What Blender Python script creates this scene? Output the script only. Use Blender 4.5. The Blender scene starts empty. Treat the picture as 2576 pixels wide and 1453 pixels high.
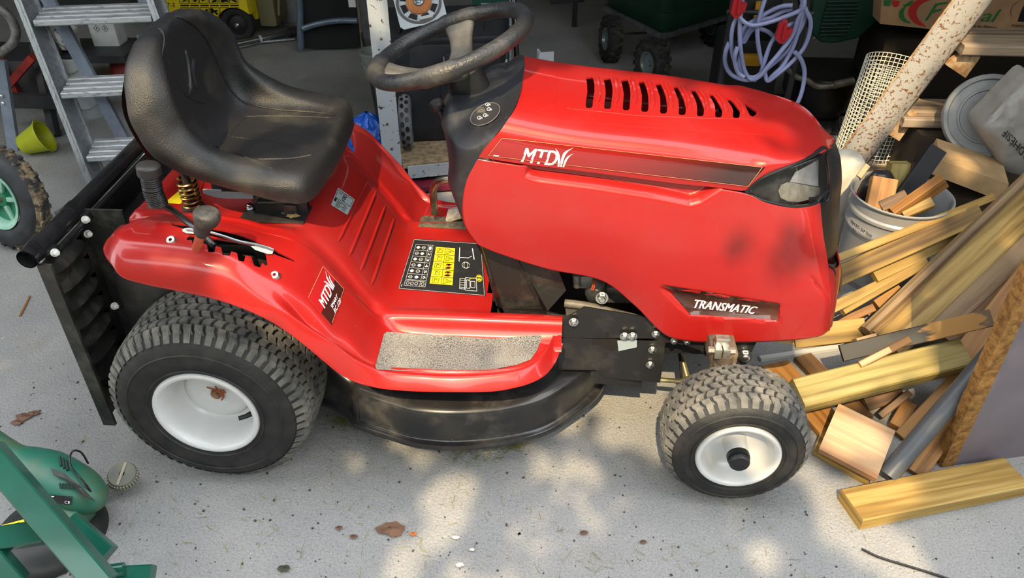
import bpy, bmesh, math, random
from mathutils import Vector, Matrix, noise
from mathutils.bvhtree import BVHTree

random.seed(7)
SC = bpy.context.scene
COL = SC.collection
R = math.radians

# ------------------------------------------------------------------ camera
F_PX, PITCH, YAW = 2021.0, R(36.0), R(3.5)
CAM = Vector((0.762, -1.675, 1.512))
_hd = Vector((-math.sin(YAW), math.cos(YAW), 0))
C_F = _hd * math.cos(PITCH) + Vector((0, 0, -math.sin(PITCH)))
C_R = Vector((math.cos(YAW), math.sin(YAW), 0))
C_U = C_R.cross(C_F)
cd = bpy.data.cameras.new('camera')
cd.sensor_width = 36.0
cd.lens = 36.0 * F_PX / 2576.0
cd.clip_start = 0.05
cam = bpy.data.objects.new('camera', cd)
COL.objects.link(cam)
m = Matrix((C_R, C_U, -C_F)).transposed().to_4x4()
m.translation = CAM
cam.matrix_world = m
SC.camera = cam

# ------------------------------------------------------------------ light
SUN_TO = Vector((-0.09, -0.63, 0.77)).normalized()      # towards the sun
sd = bpy.data.lights.new('sun', 'SUN')
sd.energy = 6.3
sd.angle = R(0.53)
sd.color = (1.0, 0.78, 0.46)
sun = bpy.data.objects.new('sun', sd)
COL.objects.link(sun)
sun.rotation_euler = SUN_TO.to_track_quat('Z', 'Y').to_euler()
sun.location = SUN_TO * 12
w = bpy.data.worlds.new('sky')
SC.world = w
w.use_nodes = True
nt = w.node_tree
nt.nodes.clear()
_o = nt.nodes.new('ShaderNodeOutputWorld')
_b = nt.nodes.new('ShaderNodeBackground')
_s = nt.nodes.new('ShaderNodeTexSky')
_s.sky_type = 'HOSEK_WILKIE'
_s.sun_direction = SUN_TO
_s.turbidity = 6
_s.ground_albedo = 0.3
_mx = nt.nodes.new('ShaderNodeMix'); _mx.data_type = 'RGBA'
_mx.inputs[0].default_value = 0.72
_mx.inputs[7].default_value = (0.95, 0.97, 1.0, 1)
nt.links.new(_s.outputs[0], _mx.inputs[6])
nt.links.new(_mx.outputs[2], _b.inputs[0])
_b.inputs[1].default_value = 5.6
nt.links.new(_b.outputs[0], _o.inputs[0])
SC.view_settings.view_transform = 'Standard'
SC.view_settings.look = 'None'
SC.view_settings.gamma = 1
SC.view_settings.use_curve_mapping = False
SC.view_settings.exposure = 0.18


def W(px, py, **k):
    """the point of the place that stands at this pixel of the 2576x1453 photograph, on the plane x=, y= or z="""
    d = C_F * F_PX + C_R * (px - 1288.0) - C_U * (py - 726.5)
    (a, v), = k.items()
    i = 'xyz'.index(a)
    return CAM + d * ((v - CAM[i]) / d[i])


# ------------------------------------------------------------------ materials
MATS = {}


def mat(name, col, rough=0.5, metal=0.0, var=0.0, vscale=8.0, bump=0.0, bscale=60.0, col2=None, coat=0.0,
        stretch=None, spec=0.5, detail=4.0, thr=None, trans=0.0, ior=1.45, alpha=1.0):
    if name in MATS:
        return MATS[name]
    M = bpy.data.materials.new(name)
    M.use_nodes = True
    t = M.node_tree
    p = t.nodes['Principled BSDF']
    p.inputs['Base Color'].default_value = (*col, 1)
    p.inputs['Roughness'].default_value = rough
    p.inputs['Metallic'].default_value = metal
    p.inputs['Specular IOR Level'].default_value = spec
    p.inputs['Coat Weight'].default_value = coat
    p.inputs['Coat Roughness'].default_value = 0.06
    p.inputs['Transmission Weight'].default_value = trans
    p.inputs['IOR'].default_value = ior
    p.inputs['Alpha'].default_value = alpha
    if var or bump or col2:
        tc = t.nodes.new('ShaderNodeTexCoord')
        mp = t.nodes.new('ShaderNodeMapping')
        t.links.new(tc.outputs['Object'], mp.inputs[0])
        if stretch:
            mp.inputs['Scale'].default_value = stretch
    if var or col2:
        n = t.nodes.new('ShaderNodeTexNoise')
        n.inputs['Scale'].default_value = vscale
        n.inputs['Detail'].default_value = detail
        n.inputs['Roughness'].default_value = 0.62
        t.links.new(mp.outputs[0], n.inputs['Vector'])
        cr = t.nodes.new('ShaderNodeValToRGB')
        lo, hi = thr or (0.32, 0.68)
        cr.color_ramp.elements[0].position = lo
        cr.color_ramp.elements[1].position = hi
        c2 = col2 or tuple(min(1, c * (1 + var)) for c in col)
        c1 = col if col2 else tuple(c * (1 - var) for c in col)
        cr.color_ramp.elements[0].color = (*c1, 1)
        cr.color_ramp.elements[1].color = (*c2, 1)
        t.links.new(n.outputs['Fac'], cr.inputs[0])
        t.links.new(cr.outputs[0], p.inputs['Base Color'])
    if bump:
        n2 = t.nodes.new('ShaderNodeTexNoise')
        n2.inputs['Scale'].default_value = bscale
        n2.inputs['Detail'].default_value = 3
        t.links.new(mp.outputs[0], n2.inputs['Vector'])
        bp = t.nodes.new('ShaderNodeBump')
        bp.inputs['Strength'].default_value = bump
        bp.inputs['Distance'].default_value = 0.004
        t.links.new(n2.outputs['Fac'], bp.inputs['Height'])
        t.links.new(bp.outputs[0], p.inputs['Normal'])
    MATS[name] = M
    return M


def node_mat(name):
    M = bpy.data.materials.new(name)
    M.use_nodes = True
    t = M.node_tree
    MATS[name] = M
    return M, t, t.nodes['Principled BSDF']


def nd(t, typ, **k):
    n = t.nodes.new(typ)
    for a, v in k.items():
        if isinstance(a, str) and hasattr(n, a):
            setattr(n, a, v)
    return n


def ramp(t, src, stops):
    cr = t.nodes.new('ShaderNodeValToRGB')
    e = cr.color_ramp.elements
    while len(e) < len(stops):
        e.new(0.5)
    for i, (p, c) in enumerate(stops):
        e[i].position = p
        e[i].color = (*c, 1)
    t.links.new(src, cr.inputs[0])
    return cr.outputs[0]


def mixc(t, fac, a, b, mode='MIX'):
    n = t.nodes.new('ShaderNodeMix')
    n.data_type = 'RGBA'
    n.blend_type = mode
    for s, v in ((0, fac), (6, a), (7, b)):
        if isinstance(v, (int, float)):
            n.inputs[s].default_value = v
        elif isinstance(v, tuple):
            n.inputs[s].default_value = (*v, 1)
        else:
            t.links.new(v, n.inputs[s])
    return n.outputs[2]


def noise_n(t, vec, scale, detail=4, rough=0.6, dist=0.0):
    n = t.nodes.new('ShaderNodeTexNoise')
    n.inputs['Scale'].default_value = scale
    n.inputs['Detail'].default_value = detail
    n.inputs['Roughness'].default_value = rough
    n.inputs['Distortion'].default_value = dist
    if vec is not None:
        t.links.new(vec, n.inputs['Vector'])
    return n.outputs['Fac']


def objvec(t, scale=(1, 1, 1), rot=(0, 0, 0), src='Object'):
    tc = t.nodes.new('ShaderNodeTexCoord')
    mp = t.nodes.new('ShaderNodeMapping')
    mp.inputs['Scale'].default_value = scale
    mp.inputs['Rotation'].default_value = rot
    t.links.new(tc.outputs[src], mp.inputs[0])
    return mp.outputs[0]


def bump_to(t, p, h, s=0.3, d=0.004):
    b = t.nodes.new('ShaderNodeBump')
    b.inputs['Strength'].default_value = s
    b.inputs['Distance'].default_value = d
    t.links.new(h, b.inputs['Height'])
    t.links.new(b.outputs[0], p.inputs['Normal'])


def wood_mat(name, c1, c2, dark, scale=1.0, rough=0.6):
    """grain along the local X of the piece (UVs hold metres: u along, v across)"""
    M, t, p = node_mat(name)
    v = objvec(t, (1.6 * scale, 34 * scale, 34 * scale), src='UV')
    info = t.nodes.new('ShaderNodeObjectInfo')
    ad = t.nodes.new('ShaderNodeVectorMath'); ad.operation = 'ADD'
    t.links.new(v, ad.inputs[0])
    sc = t.nodes.new('ShaderNodeVectorMath'); sc.operation = 'SCALE'
    sc.inputs[0].default_value = (13, 7, 3)
    t.links.new(info.outputs['Random'], sc.inputs['Scale'])
    t.links.new(sc.outputs[0], ad.inputs[1])
    g = noise_n(t, ad.outputs[0], 1.5, 3, 0.5, 0.35)
    c = ramp(t, g, [(0.30, dark), (0.46, c1), (0.62, c2)])
    f = noise_n(t, objvec(t, (6, 220, 220), src='UV'), 2.0, 2)
    c = mixc(t, 0.35, c, ramp(t, f, [(0.3, (0.55, 0.5, 0.42)), (0.6, (1, 1, 1))]), 'MULTIPLY')
    t.links.new(c, p.inputs['Base Color'])
    p.inputs['Roughness'].default_value = rough
    bump_to(t, p, g, 0.25, 0.002)
    return M


# ------------------------------------------------------------------ objects
def tag(o, label=None, cat=None, group=None, kind=None):
    if label: o['label'] = label
    if cat: o['category'] = cat
    if group: o['group'] = group
    if kind: o['kind'] = kind
    return o


def thing(name, loc, label, cat, group=None):
    o = bpy.data.objects.new(name, None)
    o.empty_display_size = 0.05
    COL.objects.link(o)
    o.location = loc
    return tag(o, label, cat, group)


def top_of(o):
    v = Vector(o.location)
    while o.parent:
        o = o.parent
        v = v + o.location
    return v


def link(name, me, mt, parent=None, smooth=True, origin=None, auto=38):
    """mesh written in world coordinates -> object (child of parent, or top level with the given origin)"""
    o = bpy.data.objects.new(name, me)
    COL.objects.link(o)
    if parent is not None:
        off = top_of(parent)
        o.parent = parent
    else:
        off = Vector(origin) if origin is not None else Vector((0, 0, 0))
        o.location = off
    if off.length > 0:
        me.transform(Matrix.Translation(-off))
    if mt is not None:
        if isinstance(mt, (list, tuple)):
            for x in mt: me.materials.append(x)
        else:
            me.materials.append(mt)
    if smooth:
        for p in me.polygons: p.use_smooth = True
        if auto:
            try:
                me.set_sharp_from_angle(angle=R(auto))
            except Exception:
                pass
    return o


def frame_of(d):
    d = d.normalized()
    u = Vector((0, 0, 1)) if abs(d.z) < 0.9 else Vector((1, 0, 0))
    a = d.cross(u).normalized()
    return a, a.cross(d).normalized()


class MB:
    """collects shapes in world coordinates and links them as ONE mesh object"""
    def __init__(s):
        s.v = []; s.f = []; s.uv = []; s.mi = []; s.cur = 0

    def add(s, vs, fs, uvs=None):
        vs = list(vs); n = len(s.v)
        if any(x is None for x in vs):
            keep = [i for i, f in enumerate(fs) if all(vs[k] is not None for k in f)]
            fs = [fs[i] for i in keep]; uvs = [uvs[i] for i in keep] if uvs else None
            vs = [x if x is not None else (0, 0, -1) for x in vs]
            used = sorted({k for f in fs for k in f}); mp = {k: i for i, k in enumerate(used)}
            vs = [vs[k] for k in used]; fs = [[mp[k] for k in f] for f in fs]
        s.v += [tuple(x) for x in vs]
        for i, f in enumerate(fs):
            s.f.append([n + k for k in f])
            s.uv.append(uvs[i] if uvs else None)
            s.mi.append(s.cur)
        return s

    def box(s, c, size, rot=None, taper=1.0, bev=0.0):
        hx, hy, hz = (x / 2 for x in size)
        M = rot.to_matrix() if hasattr(rot, 'to_matrix') else (rot or Matrix.Identity(3))
        c = Vector(c)
        if bev > 0:
            b = min(bev, hx * .9, hy * .9, hz * .9)
            bm = bmesh.new()
            bmesh.ops.create_cube(bm, size=1)
            for v in bm.verts:
                k = taper if v.co.z > 0 else 1
                v.co = Vector((v.co.x * 2 * hx * k, v.co.y * 2 * hy * k, v.co.z * 2 * hz))
            bmesh.ops.bevel(bm, geom=bm.edges[:], offset=b, segments=2, affect='EDGES', profile=0.6)
            bm.verts.index_update()
            vs = [c + M @ v.co for v in bm.verts]
            fs = [[v.index for v in f.verts] for f in bm.faces]
            bm.free()
            return s.add(vs, fs)
        vs = []
        for z in (-1, 1):
            k = taper if z > 0 else 1
            for x, y in ((-1, -1), (1, -1), (1, 1), (-1, 1)):
                vs.append(c + M @ Vector((x * hx * k, y * hy * k, z * hz)))
        return s.add(vs, [(3, 2, 1, 0), (4, 5, 6, 7), (0, 1, 5, 4), (1, 2, 6, 5), (2, 3, 7, 6), (3, 0, 4, 7)])

    def beam(s, a, b, w, h, up=Vector((0, 0, 1)), bev=0.0):
        """rectangular bar from a to b; w across, h along 'up'; UVs in metres"""
        a = Vector(a); b = Vector(b)
        d = (b - a); L = d.length; d.normalize()
        side = d.cross(up)
        if side.length < 1e-4: side = d.cross(Vector((1, 0, 0)))
        side.normalize(); u = side.cross(d).normalized()
        bb = bev
        prof = []
        if bb > 0:
            prof = [(-w/2+bb, -h/2), (w/2-bb, -h/2), (w/2, -h/2+bb), (w/2, h/2-bb), (w/2-bb, h/2), (-w/2+bb, h/2), (-w/2, h/2-bb), (-w/2, -h/2+bb)]
        else:
            prof = [(-w/2, -h/2), (w/2, -h/2), (w/2, h/2), (-w/2, h/2)]
        n = len(prof)
        vs = [a + side * x + u * y for x, y in prof] + [b + side * x + u * y for x, y in prof]
        fs = []; uv = []
        acc = [0]
        for i in range(n):
            x0, y0 = prof[i]; x1, y1 = prof[(i + 1) % n]
            acc.append(acc[-1] + math.hypot(x1 - x0, y1 - y0))
        for i in range(n):
            j = (i + 1) % n
            fs.append((i, j, n + j, n + i))
            uv.append([(0, acc[i]), (0, acc[i + 1]), (L, acc[i + 1]), (L, acc[i])])
        fs.append(tuple(range(n - 1, -1, -1))); uv.append([(prof[i][0] * 0.05, prof[i][1]) for i in range(n - 1, -1, -1)])
        fs.append(tuple(range(n, 2 * n))); uv.append([(prof[i][0] * 0.05, prof[i][1]) for i in range(n)])
        return s.add(vs, fs, uv)

    def tube(s, pts, r, n=10, caps=True, closed=False, smoothn=0):
        pts = [Vector(p) for p in pts]
        if smoothn: pts = cr(pts, smoothn, closed)
        m_ = len(pts)
        rr = r if isinstance(r, (list, tuple)) else [r] * m_
        if len(rr) != m_:
            rr = [rr[min(len(rr) - 1, int(i * len(rr) / m_))] for i in range(m_)]
        vs = []; fs = []
        a = None
        for i, p in enumerate(pts):
            if closed: d = pts[(i + 1) % m_] - pts[i - 1]
            else: d = pts[min(i + 1, m_ - 1)] - pts[max(i - 1, 0)]
            if d.length < 1e-9: d = Vector((0, 0, 1))
            d.normalize()
            if a is None: a, _ = frame_of(d)
            a = (a - d * a.dot(d))
            if a.length < 1e-6: a, _ = frame_of(d)
            a.normalize()
            b = d.cross(a)
            for k in range(n):
                t = 2 * math.pi * k / n
                vs.append(p + (a * math.cos(t) + b * math.sin(t)) * rr[i])
        for i in range(m_ if closed else m_ - 1):
            j = (i + 1) % m_
            for k in range(n):
                l = (k + 1) % n
                fs.append((i * n + k, i * n + l, j * n + l, j * n + k))
        if caps and not closed:
            fs.append(tuple(range(n - 1, -1, -1)))
            fs.append(tuple((m_ - 1) * n + k for k in range(n)))
        return s.add(vs, fs)

    def cyl(s, a, b, r, r2=None, n=20):
        return s.tube([a, b], [r, r if r2 is None else r2], n)

    def lathe(s, c, axis, prof, n=32, caps=False, xdir=None, arc=None):
        """prof: list of (radius, height along axis)"""
        c = Vector(c); ax = Vector(axis).normalized()
        if xdir is None: a, b = frame_of(ax)
        else:
            a = Vector(xdir).normalized(); b = ax.cross(a)
        vs = []; fs = []
        m_ = len(prof)
        for k in range(n):
            t = 2 * math.pi * k / n
            e = a * math.cos(t) + b * math.sin(t)
            for r, h in prof: vs.append(c + ax * h + e * r)
        for k in range(n):
            l = (k + 1) % n
            for i in range(m_ - 1):
                fs.append((k * m_ + i, l * m_ + i, l * m_ + i + 1, k * m_ + i + 1))
        if caps:
            fs.append(tuple(k * m_ for k in range(n))[::-1]); fs.append(tuple(k * m_ + m_ - 1 for k in range(n)))
        return s.add(vs, fs)

    def prism(s, outline, d):
        """closed flat outline (3-D points) pushed along vector d"""
        o = [Vector(p) for p in outline]; d = Vector(d); n = len(o)
        vs = o + [p + d for p in o]
        fs = [tuple(range(n - 1, -1, -1)), tuple(range(n, 2 * n))]
        fs += [(i, (i + 1) % n, n + (i + 1) % n, n + i) for i in range(n)]
        return s.add(vs, fs)

    def grid(s, rows, close_u=False, uvs=None, flip=False):
        n = len(rows[0]); m_ = len(rows)
        vs = [p for r in rows for p in r]
        fs = []; uv = [] if uvs else None
        for i in range(m_ - 1):
            for j in range(n if close_u else n - 1):
                k = (j + 1) % n
                f = [i * n + j, i * n + k, (i + 1) * n + k, (i + 1) * n + j]
                if flip: f.reverse()
                fs.append(f)
                if uvs: uv.append([uvs[q] for q in f])
        return s.add(vs, fs, uv)

    def mesh(s, name):
        me = bpy.data.meshes.new(name)
        me.from_pydata(s.v, [], s.f)
        if any(u is not None for u in s.uv):
            l = me.uv_layers.new(name='UVMap')
            k = 0
            for pi, p in enumerate(me.polygons):
                u = s.uv[pi]
                for q in range(p.loop_total):
                    l.data[k].uv = u[q] if u else (0, 0)
                    k += 1
        if any(s.mi):
            for p, i in zip(me.polygons, s.mi): p.material_index = i
        me.update()
        return me

    def build(s, name, mt, parent=None, smooth=True, origin=None, auto=38, fix=True):
        me = s.mesh(name)
        if fix:
            bm = bmesh.new(); bm.from_mesh(me)
            bmesh.ops.recalc_face_normals(bm, faces=bm.faces[:])
            bm.to_mesh(me); bm.free()
        return link(name, me, mt, parent, smooth, origin, auto)


def cr(pts, n, closed=False):
    """Catmull-Rom through the points, n samples a span"""
    P = [Vector(p) for p in pts]; m_ = len(P); out = []
    rng = m_ if closed else m_ - 1
    for i in range(rng):
        p1, p2 = P[i], P[(i + 1) % m_]
        p0 = P[i - 1] if (closed or i > 0) else p1 * 2 - p2
        p3 = P[(i + 2) % m_] if (closed or i + 2 < m_) else p2 * 2 - p1
        for k in range(n):
            t = k / n
            out.append(0.5 * ((2 * p1) + (p2 - p0) * t + (2 * p0 - 5 * p1 + 4 * p2 - p3) * t * t + (3 * p1 - p0 - 3 * p2 + p3) * t ** 3))
    if not closed: out.append(P[-1])
    return out


def spline_grid(rows, nu, nv):
    """rows of control points -> dense rows (nv between rows, nu along)"""
    a = [cr(r, nu) for r in rows]
    cols = [cr([a[i][j] for i in range(len(a))], nv) for j in range(len(a[0]))]
    return [[cols[j][i] for j in range(len(cols))] for i in range(len(cols[0]))]


def mirror(rows):
    """half rows that end on y=0 -> full rows"""
    return [r + [Vector((p.x, -p.y, p.z)) for p in reversed(r[:-1])] for r in rows]


def apply_mods(o):
    dg = bpy.context.evaluated_depsgraph_get()
    me = bpy.data.meshes.new_from_object(o.evaluated_get(dg))
    o.modifiers.clear()
    old = o.data
    o.data = me
    bpy.data.meshes.remove(old)


def solid(o, th, off=-1):
    md = o.modifiers.new('s', 'SOLIDIFY'); md.thickness = th; md.offset = off; md.use_even_offset = False
    apply_mods(o)


def cut(o, mb):
    """boolean: take the closed shapes collected in mb out of o"""
    me = mb.mesh('cutter')
    bm = bmesh.new(); bm.from_mesh(me); bmesh.ops.recalc_face_normals(bm, faces=bm.faces[:]); bm.to_mesh(me); bm.free()
    c = bpy.data.objects.new('cutter', me); COL.objects.link(c)
    keep = o.data.copy(); n0 = len(keep.vertices)
    c.location = (0, 0, 0)
    bpy.context.view_layer.update()
    for solver in ('MANIFOLD', 'EXACT', 'FLOAT'):
        md = o.modifiers.new('b', 'BOOLEAN'); md.operation = 'DIFFERENCE'; md.object = c
        try: md.solver = solver
        except Exception: o.modifiers.clear(); continue
        apply_mods(o)
        if n0 * .6 < len(o.data.vertices) and len(o.data.vertices) != n0: break
        o.data = keep.copy()
    print('cut', o.name, solver, n0, len(o.data.vertices))
    bpy.data.objects.remove(c); bpy.data.meshes.remove(me)


def shade(o, auto=38):
    for p in o.data.polygons: p.use_smooth = True
    try: o.data.set_sharp_from_angle(angle=R(auto))
    except Exception: pass


def bvh_of(*objs):
    bpy.context.view_layer.update()
    vs = []; fs = []
    for o in objs:
        n = len(vs); off = top_of(o)
        vs += [v.co + off for v in o.data.vertices]
        fs += [[n + k for k in p.vertices] for p in o.data.polygons]
    return BVHTree.FromPolygons(vs, fs)


def hit(bv, px, py, off=0.0012):
    d = (C_F * F_PX + C_R * (px - 1288.0) - C_U * (py - 726.5)).normalized()
    p, n, i, t = bv.ray_cast(CAM, d)
    if p is None:
        return None
    if n.dot(d) > 0: n = -n
    return p + n * off


def quad_map(q):
    """(u,v) in the unit square -> pixel, for a quadrilateral given as bottom-left, bottom-right, top-right, top-left of the print"""
    (ax, ay), (bx, by), (cx, cy), (dx, dy) = q
    def f(u, v):
        return (ax * (1-u) * (1-v) + bx * u * (1-v) + cx * u * v + dx * (1-u) * v,
                ay * (1-u) * (1-v) + by * u * (1-v) + cy * u * v + dy * (1-u) * v)
    return f


def decal(name, q, bv, mt, parent, nu=10, nv=4, off=0.0012, poly=None):
    """a sticker lying on the surface bv: quad q (pixels), or outline poly given in the unit square of q"""
    f = quad_map(q)
    mb = MB()
    rows = []; uvs = []
    for j in range(nv + 1):
        r = []
        for i in range(nu + 1):
            h = hit(bv, *f(i / nu, j / nv), off)
            if h is None: return None
            r.append(h); uvs.append((i / nu, j / nv))
        rows.append(r)
    mb.grid(rows, uvs=uvs)
    return mb.build(name, mt, parent)


def text_tris(txt, bold=0.0, shear=0.0, spacing=1.0):
    cu = bpy.data.curves.new('txt', 'FONT')
    cu.body = txt; cu.offset = bold; cu.shear = shear; cu.space_character = spacing
    cu.resolution_u = 3
    o = bpy.data.objects.new('txt', cu); COL.objects.link(o)
    bpy.context.view_layer.update()
    dg = bpy.context.evaluated_depsgraph_get()
    me = bpy.data.meshes.new_from_object(o.evaluated_get(dg))
    vs = [v.co.copy() for v in me.vertices]; fs = [list(p.vertices) for p in me.polygons]
    bpy.data.objects.remove(o); bpy.data.curves.remove(cu); bpy.data.meshes.remove(me)
    x0 = min(v.x for v in vs); x1 = max(v.x for v in vs); y0 = min(v.y for v in vs); y1 = max(v.y for v in vs)
    return [((v.x - x0) / (x1 - x0), (v.y - y0) / (y1 - y0)) for v in vs], fs


def print_text(mb, txt, q, bv, bold=0.0, shear=0.0, spacing=1.0, off=0.002, box=(0, 0, 1, 1)):
    """lettering printed on the surface bv inside box of quad q"""
    uv, fs = text_tris(txt, 0, shear, spacing)
    f = quad_map(q); x0, y0, x1, y1 = box
    d = bold * .9 / max(1, len(txt))
    for i, s in enumerate((0, -1, 1) if bold else (0,)):            # heavier strokes: the same lettering, shifted by a hair
        pts = [hit(bv, *f(x0 + (u * (1 - 2 * d) + d + s * d) * (x1 - x0), y0 + v * (y1 - y0)), off + i * .00005) for u, v in uv]
        if any(p is None for p in pts): return
        mb.add(pts, fs)


def print_poly(mb, uv, q, bv, off=0.002):
    f = quad_map(q)
    pts = [hit(bv, *f(u, v), off) for u, v in uv]
    if any(p is None for p in pts): return
    mb.add(pts, [list(range(len(pts)))])


def print_line(mb, uv, wdt, q, bv, off=0.002, closed=False):
    """a drawn line of width wdt (share of the quad's height) through uv points"""
    au = (math.hypot(q[1][0] - q[0][0], q[1][1] - q[0][1]) + math.hypot(q[2][0] - q[3][0], q[2][1] - q[3][1])) / 2
    av = (math.hypot(q[3][0] - q[0][0], q[3][1] - q[0][1]) + math.hypot(q[2][0] - q[1][0], q[2][1] - q[1][1])) / 2
    P = list(uv) + ([uv[0]] if closed else [])
    Q = [P[0]]
    for (a, b), (c, d) in zip(P[:-1], P[1:]):
        n = max(1, int(max(abs(c - a), abs(d - b)) / .12))
        Q += [(a + (c - a) * k / n, b + (d - b) * k / n) for k in range(1, n + 1)]
    for (a, b), (c, d) in zip(Q[:-1], Q[1:]):
        ex_, ey_ = (c - a) * au, (d - b) * av
        L = math.hypot(ex_, ey_) or 1
        nx, ny = -ey_ / L * wdt * av / 2 / au, ex_ / L * wdt / 2
        print_poly(mb, [(a + nx, b + ny), (c + nx, d + ny), (c - nx, d - ny), (a - nx, b - ny)], q, bv, off)


def dup(o, loc=None, label=None, dz=0.0):
    """a copy of a thing with copies of its parts and sub-parts (mesh data shared)"""
    c = o.copy(); COL.objects.link(c)
    for ch in list(o.children):
        k = ch.copy(); COL.objects.link(k); k.parent = c; k.matrix_parent_inverse = ch.matrix_parent_inverse.copy()
        for g in list(ch.children):
            l = g.copy(); COL.objects.link(l); l.parent = k; l.matrix_parent_inverse = g.matrix_parent_inverse.copy()
    if loc is not None: c.location = loc
    if label: c['label'] = label
    return c


def hexbolt(mb, c, ax, r, h):
    """washer and hexagon head"""
    ax = Vector(ax).normalized(); c = Vector(c)
    mb.lathe(c, ax, [(0, 0), (r * 1.35, 0), (r * 1.35, h * .25), (r, h * .25)], 14)
    mb.tube([c + ax * h * .2, c + ax * h], r, 6)
    mb.lathe(c + ax * h, ax, [(r * .8, 0), (r * .55, h * .18), (0, h * .2)], 12)
# =================================================================== the place: garage floor, walls, roof, a tree outside
def rf0(t, src, lo, hi, mx=1.0):
    n = t.nodes.new('ShaderNodeMapRange')
    n.inputs[1].default_value = lo; n.inputs[2].default_value = hi; n.inputs[4].default_value = mx
    t.links.new(src, n.inputs[0])
    return n.outputs[0]


M_, t, p = node_mat('concrete')
v = objvec(t)
c = ramp(t, noise_n(t, v, 1.7, 6, .65), [(.25, (.24, .242, .244)), (.5, (.325, .322, .316)), (.75, (.41, .40, .38))])
c = mixc(t, .7, c, ramp(t, noise_n(t, v, 210, 4, .75), [(.30, (.30, .30, .30)), (.44, (.72, .72, .72)), (.58, (1, 1, 1)), (.72, (1, 1, 1))]), 'MULTIPLY')
c = mixc(t, rf0(t, noise_n(t, v, 85, 3, .6), .67, .71, .8), c, (.05, .05, .053))
c = mixc(t, rf0(t, noise_n(t, v, 3.2, 4, .6), .60, .74, .35), c, (.22, .17, .10))
c = mixc(t, rf0(t, noise_n(t, v, 25, 3, .6), .70, .76, .5), c, (.55, .55, .54))
t.links.new(c, p.inputs['Base Color']); p.inputs['Roughness'].default_value = .9; p.inputs['Specular IOR Level'].default_value = .25
bump_to(t, p, noise_n(t, v, 120, 5, .7), .9, .006)
mb = MB(); mb.grid([[Vector((x, y, 0)) for x in (-8, -3, 0, 3, 8)] for y in (-8, -2, 0, 2, 5.2)])
tag(mb.build('floor', M_, None, smooth=False), kind='structure')
WALLM = mat('wall_render', (.30, .29, .28), .9, var=.25, vscale=3, bump=.3, bscale=60)
mb = MB(); mb.box((-.55, 5.25, 1.25), (6.9, .1, 2.6)); tag(mb.build('wall_back', WALLM, None, smooth=False), kind='structure')
mb = MB(); mb.box((-4.0, 2.6, 1.25), (.12, 5.2, 2.6)); tag(mb.build('wall_left', WALLM, None, smooth=False), kind='structure')
mb = MB(); mb.box((2.86, 2.35, 1.25), (.12, 5.8, 2.6)); tag(mb.build('wall_right', WALLM, None, smooth=False), kind='structure')
mb = MB(); mb.box((-.55, 2.8, 2.62), (6.9, 4.8, .08)); tag(mb.build('ceiling', mat('roof_boards', (.09, .075, .06), .9, var=.3, vscale=4), None, smooth=False), kind='structure')
# =================================================================== the ride-on mower
RED = None
def paint(name, col, rough=0.36, coat=0.45, dirt=0.25):
    M, t, p = node_mat(name)
    v = objvec(t)
    n = noise_n(t, v, 5, 5, 0.65)
    c = mixc(t, ramp_f(t, n, 0.45, 0.8, dirt), col, tuple(min(1, x * 0.72 + 0.055) for x in col))
    sp = noise_n(t, v, 190, 2)
    c = mixc(t, ramp_f(t, sp, 0.745, 0.78, 0.45), c, (0.50, 0.36, 0.28))
    t.links.new(c, p.inputs['Base Color'])
    p.inputs['Roughness'].default_value = rough
    p.inputs['Coat Weight'].default_value = coat
    p.inputs['Specular IOR Level'].default_value = .35
    p.inputs['Coat Roughness'].default_value = 0.06
    return M


def ramp_f(t, src, lo, hi, mx=1.0):
    n = t.nodes.new('ShaderNodeMapRange')
    n.inputs[1].default_value = lo; n.inputs[2].default_value = hi; n.inputs[4].default_value = mx
    t.links.new(src, n.inputs[0])
    return n.outputs[0]


RED = paint('red_plastic', (0.33, 0.009, 0.0075))
BLK = mat('black_plastic', (0.010, 0.010, 0.0115), 0.38, var=0.5, vscale=14, bump=0.15, bscale=500)
DASHM = mat('dash_plastic', (0.018, 0.019, 0.024), 0.42, col2=(0.09, 0.085, 0.078), vscale=11, thr=(0.52, 0.85), bump=0.2, bscale=900)
BLKM = mat('black_metal', (0.014, 0.014, 0.015), 0.35, col2=(0.055, 0.05, 0.042), vscale=12, thr=(0.5, 0.85), bump=0.1, bscale=200)
VINYL = mat('seat_vinyl', (0.014, 0.014, 0.015), 0.42, col2=(0.085, 0.076, 0.058), vscale=6, thr=(0.5, 0.9), bump=0.35, bscale=420)
TYRE = mat('tyre_rubber', (0.012, 0.012, 0.013), 0.6, col2=(0.04, 0.038, 0.034), vscale=16, thr=(0.42, 0.78), bump=0.25, bscale=240)
TREAD = mat('tread_rubber', (0.06, 0.06, 0.058), 0.85, col2=(0.18, 0.17, 0.145), vscale=22, thr=(0.36, 0.68), bump=0.3, bscale=300)
RIMW = mat('rim_paint', (0.58, 0.58, 0.58), 0.3, var=0.06, vscale=9, coat=0.5)
CHROME = mat('zinc_steel', (0.62, 0.62, 0.6), 0.3, 1.0, var=0.2, vscale=40)
BRASS = mat('spring_steel', (0.42, 0.30, 0.13), 0.3, 1.0, var=0.3, vscale=60)
RUSTB = mat('rusty_iron', (0.10, 0.055, 0.03), 0.8, 0.2, col2=(0.30, 0.17, 0.09), vscale=30, bump=0.4, bscale=120)
WHITE = mat('white_print', (0.86, 0.88, 0.9), 0.4)
YEL = mat('yellow_print', (0.82, 0.66, 0.02), 0.45)
BLKP = mat('black_print', (0.012, 0.012, 0.014), 0.35)
GREYP = mat('grey_label', (0.30, 0.36, 0.38), 0.35)
REDD = mat('red_decal', (0.40, 0.014, 0.016), 0.16, coat=0.6)
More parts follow.
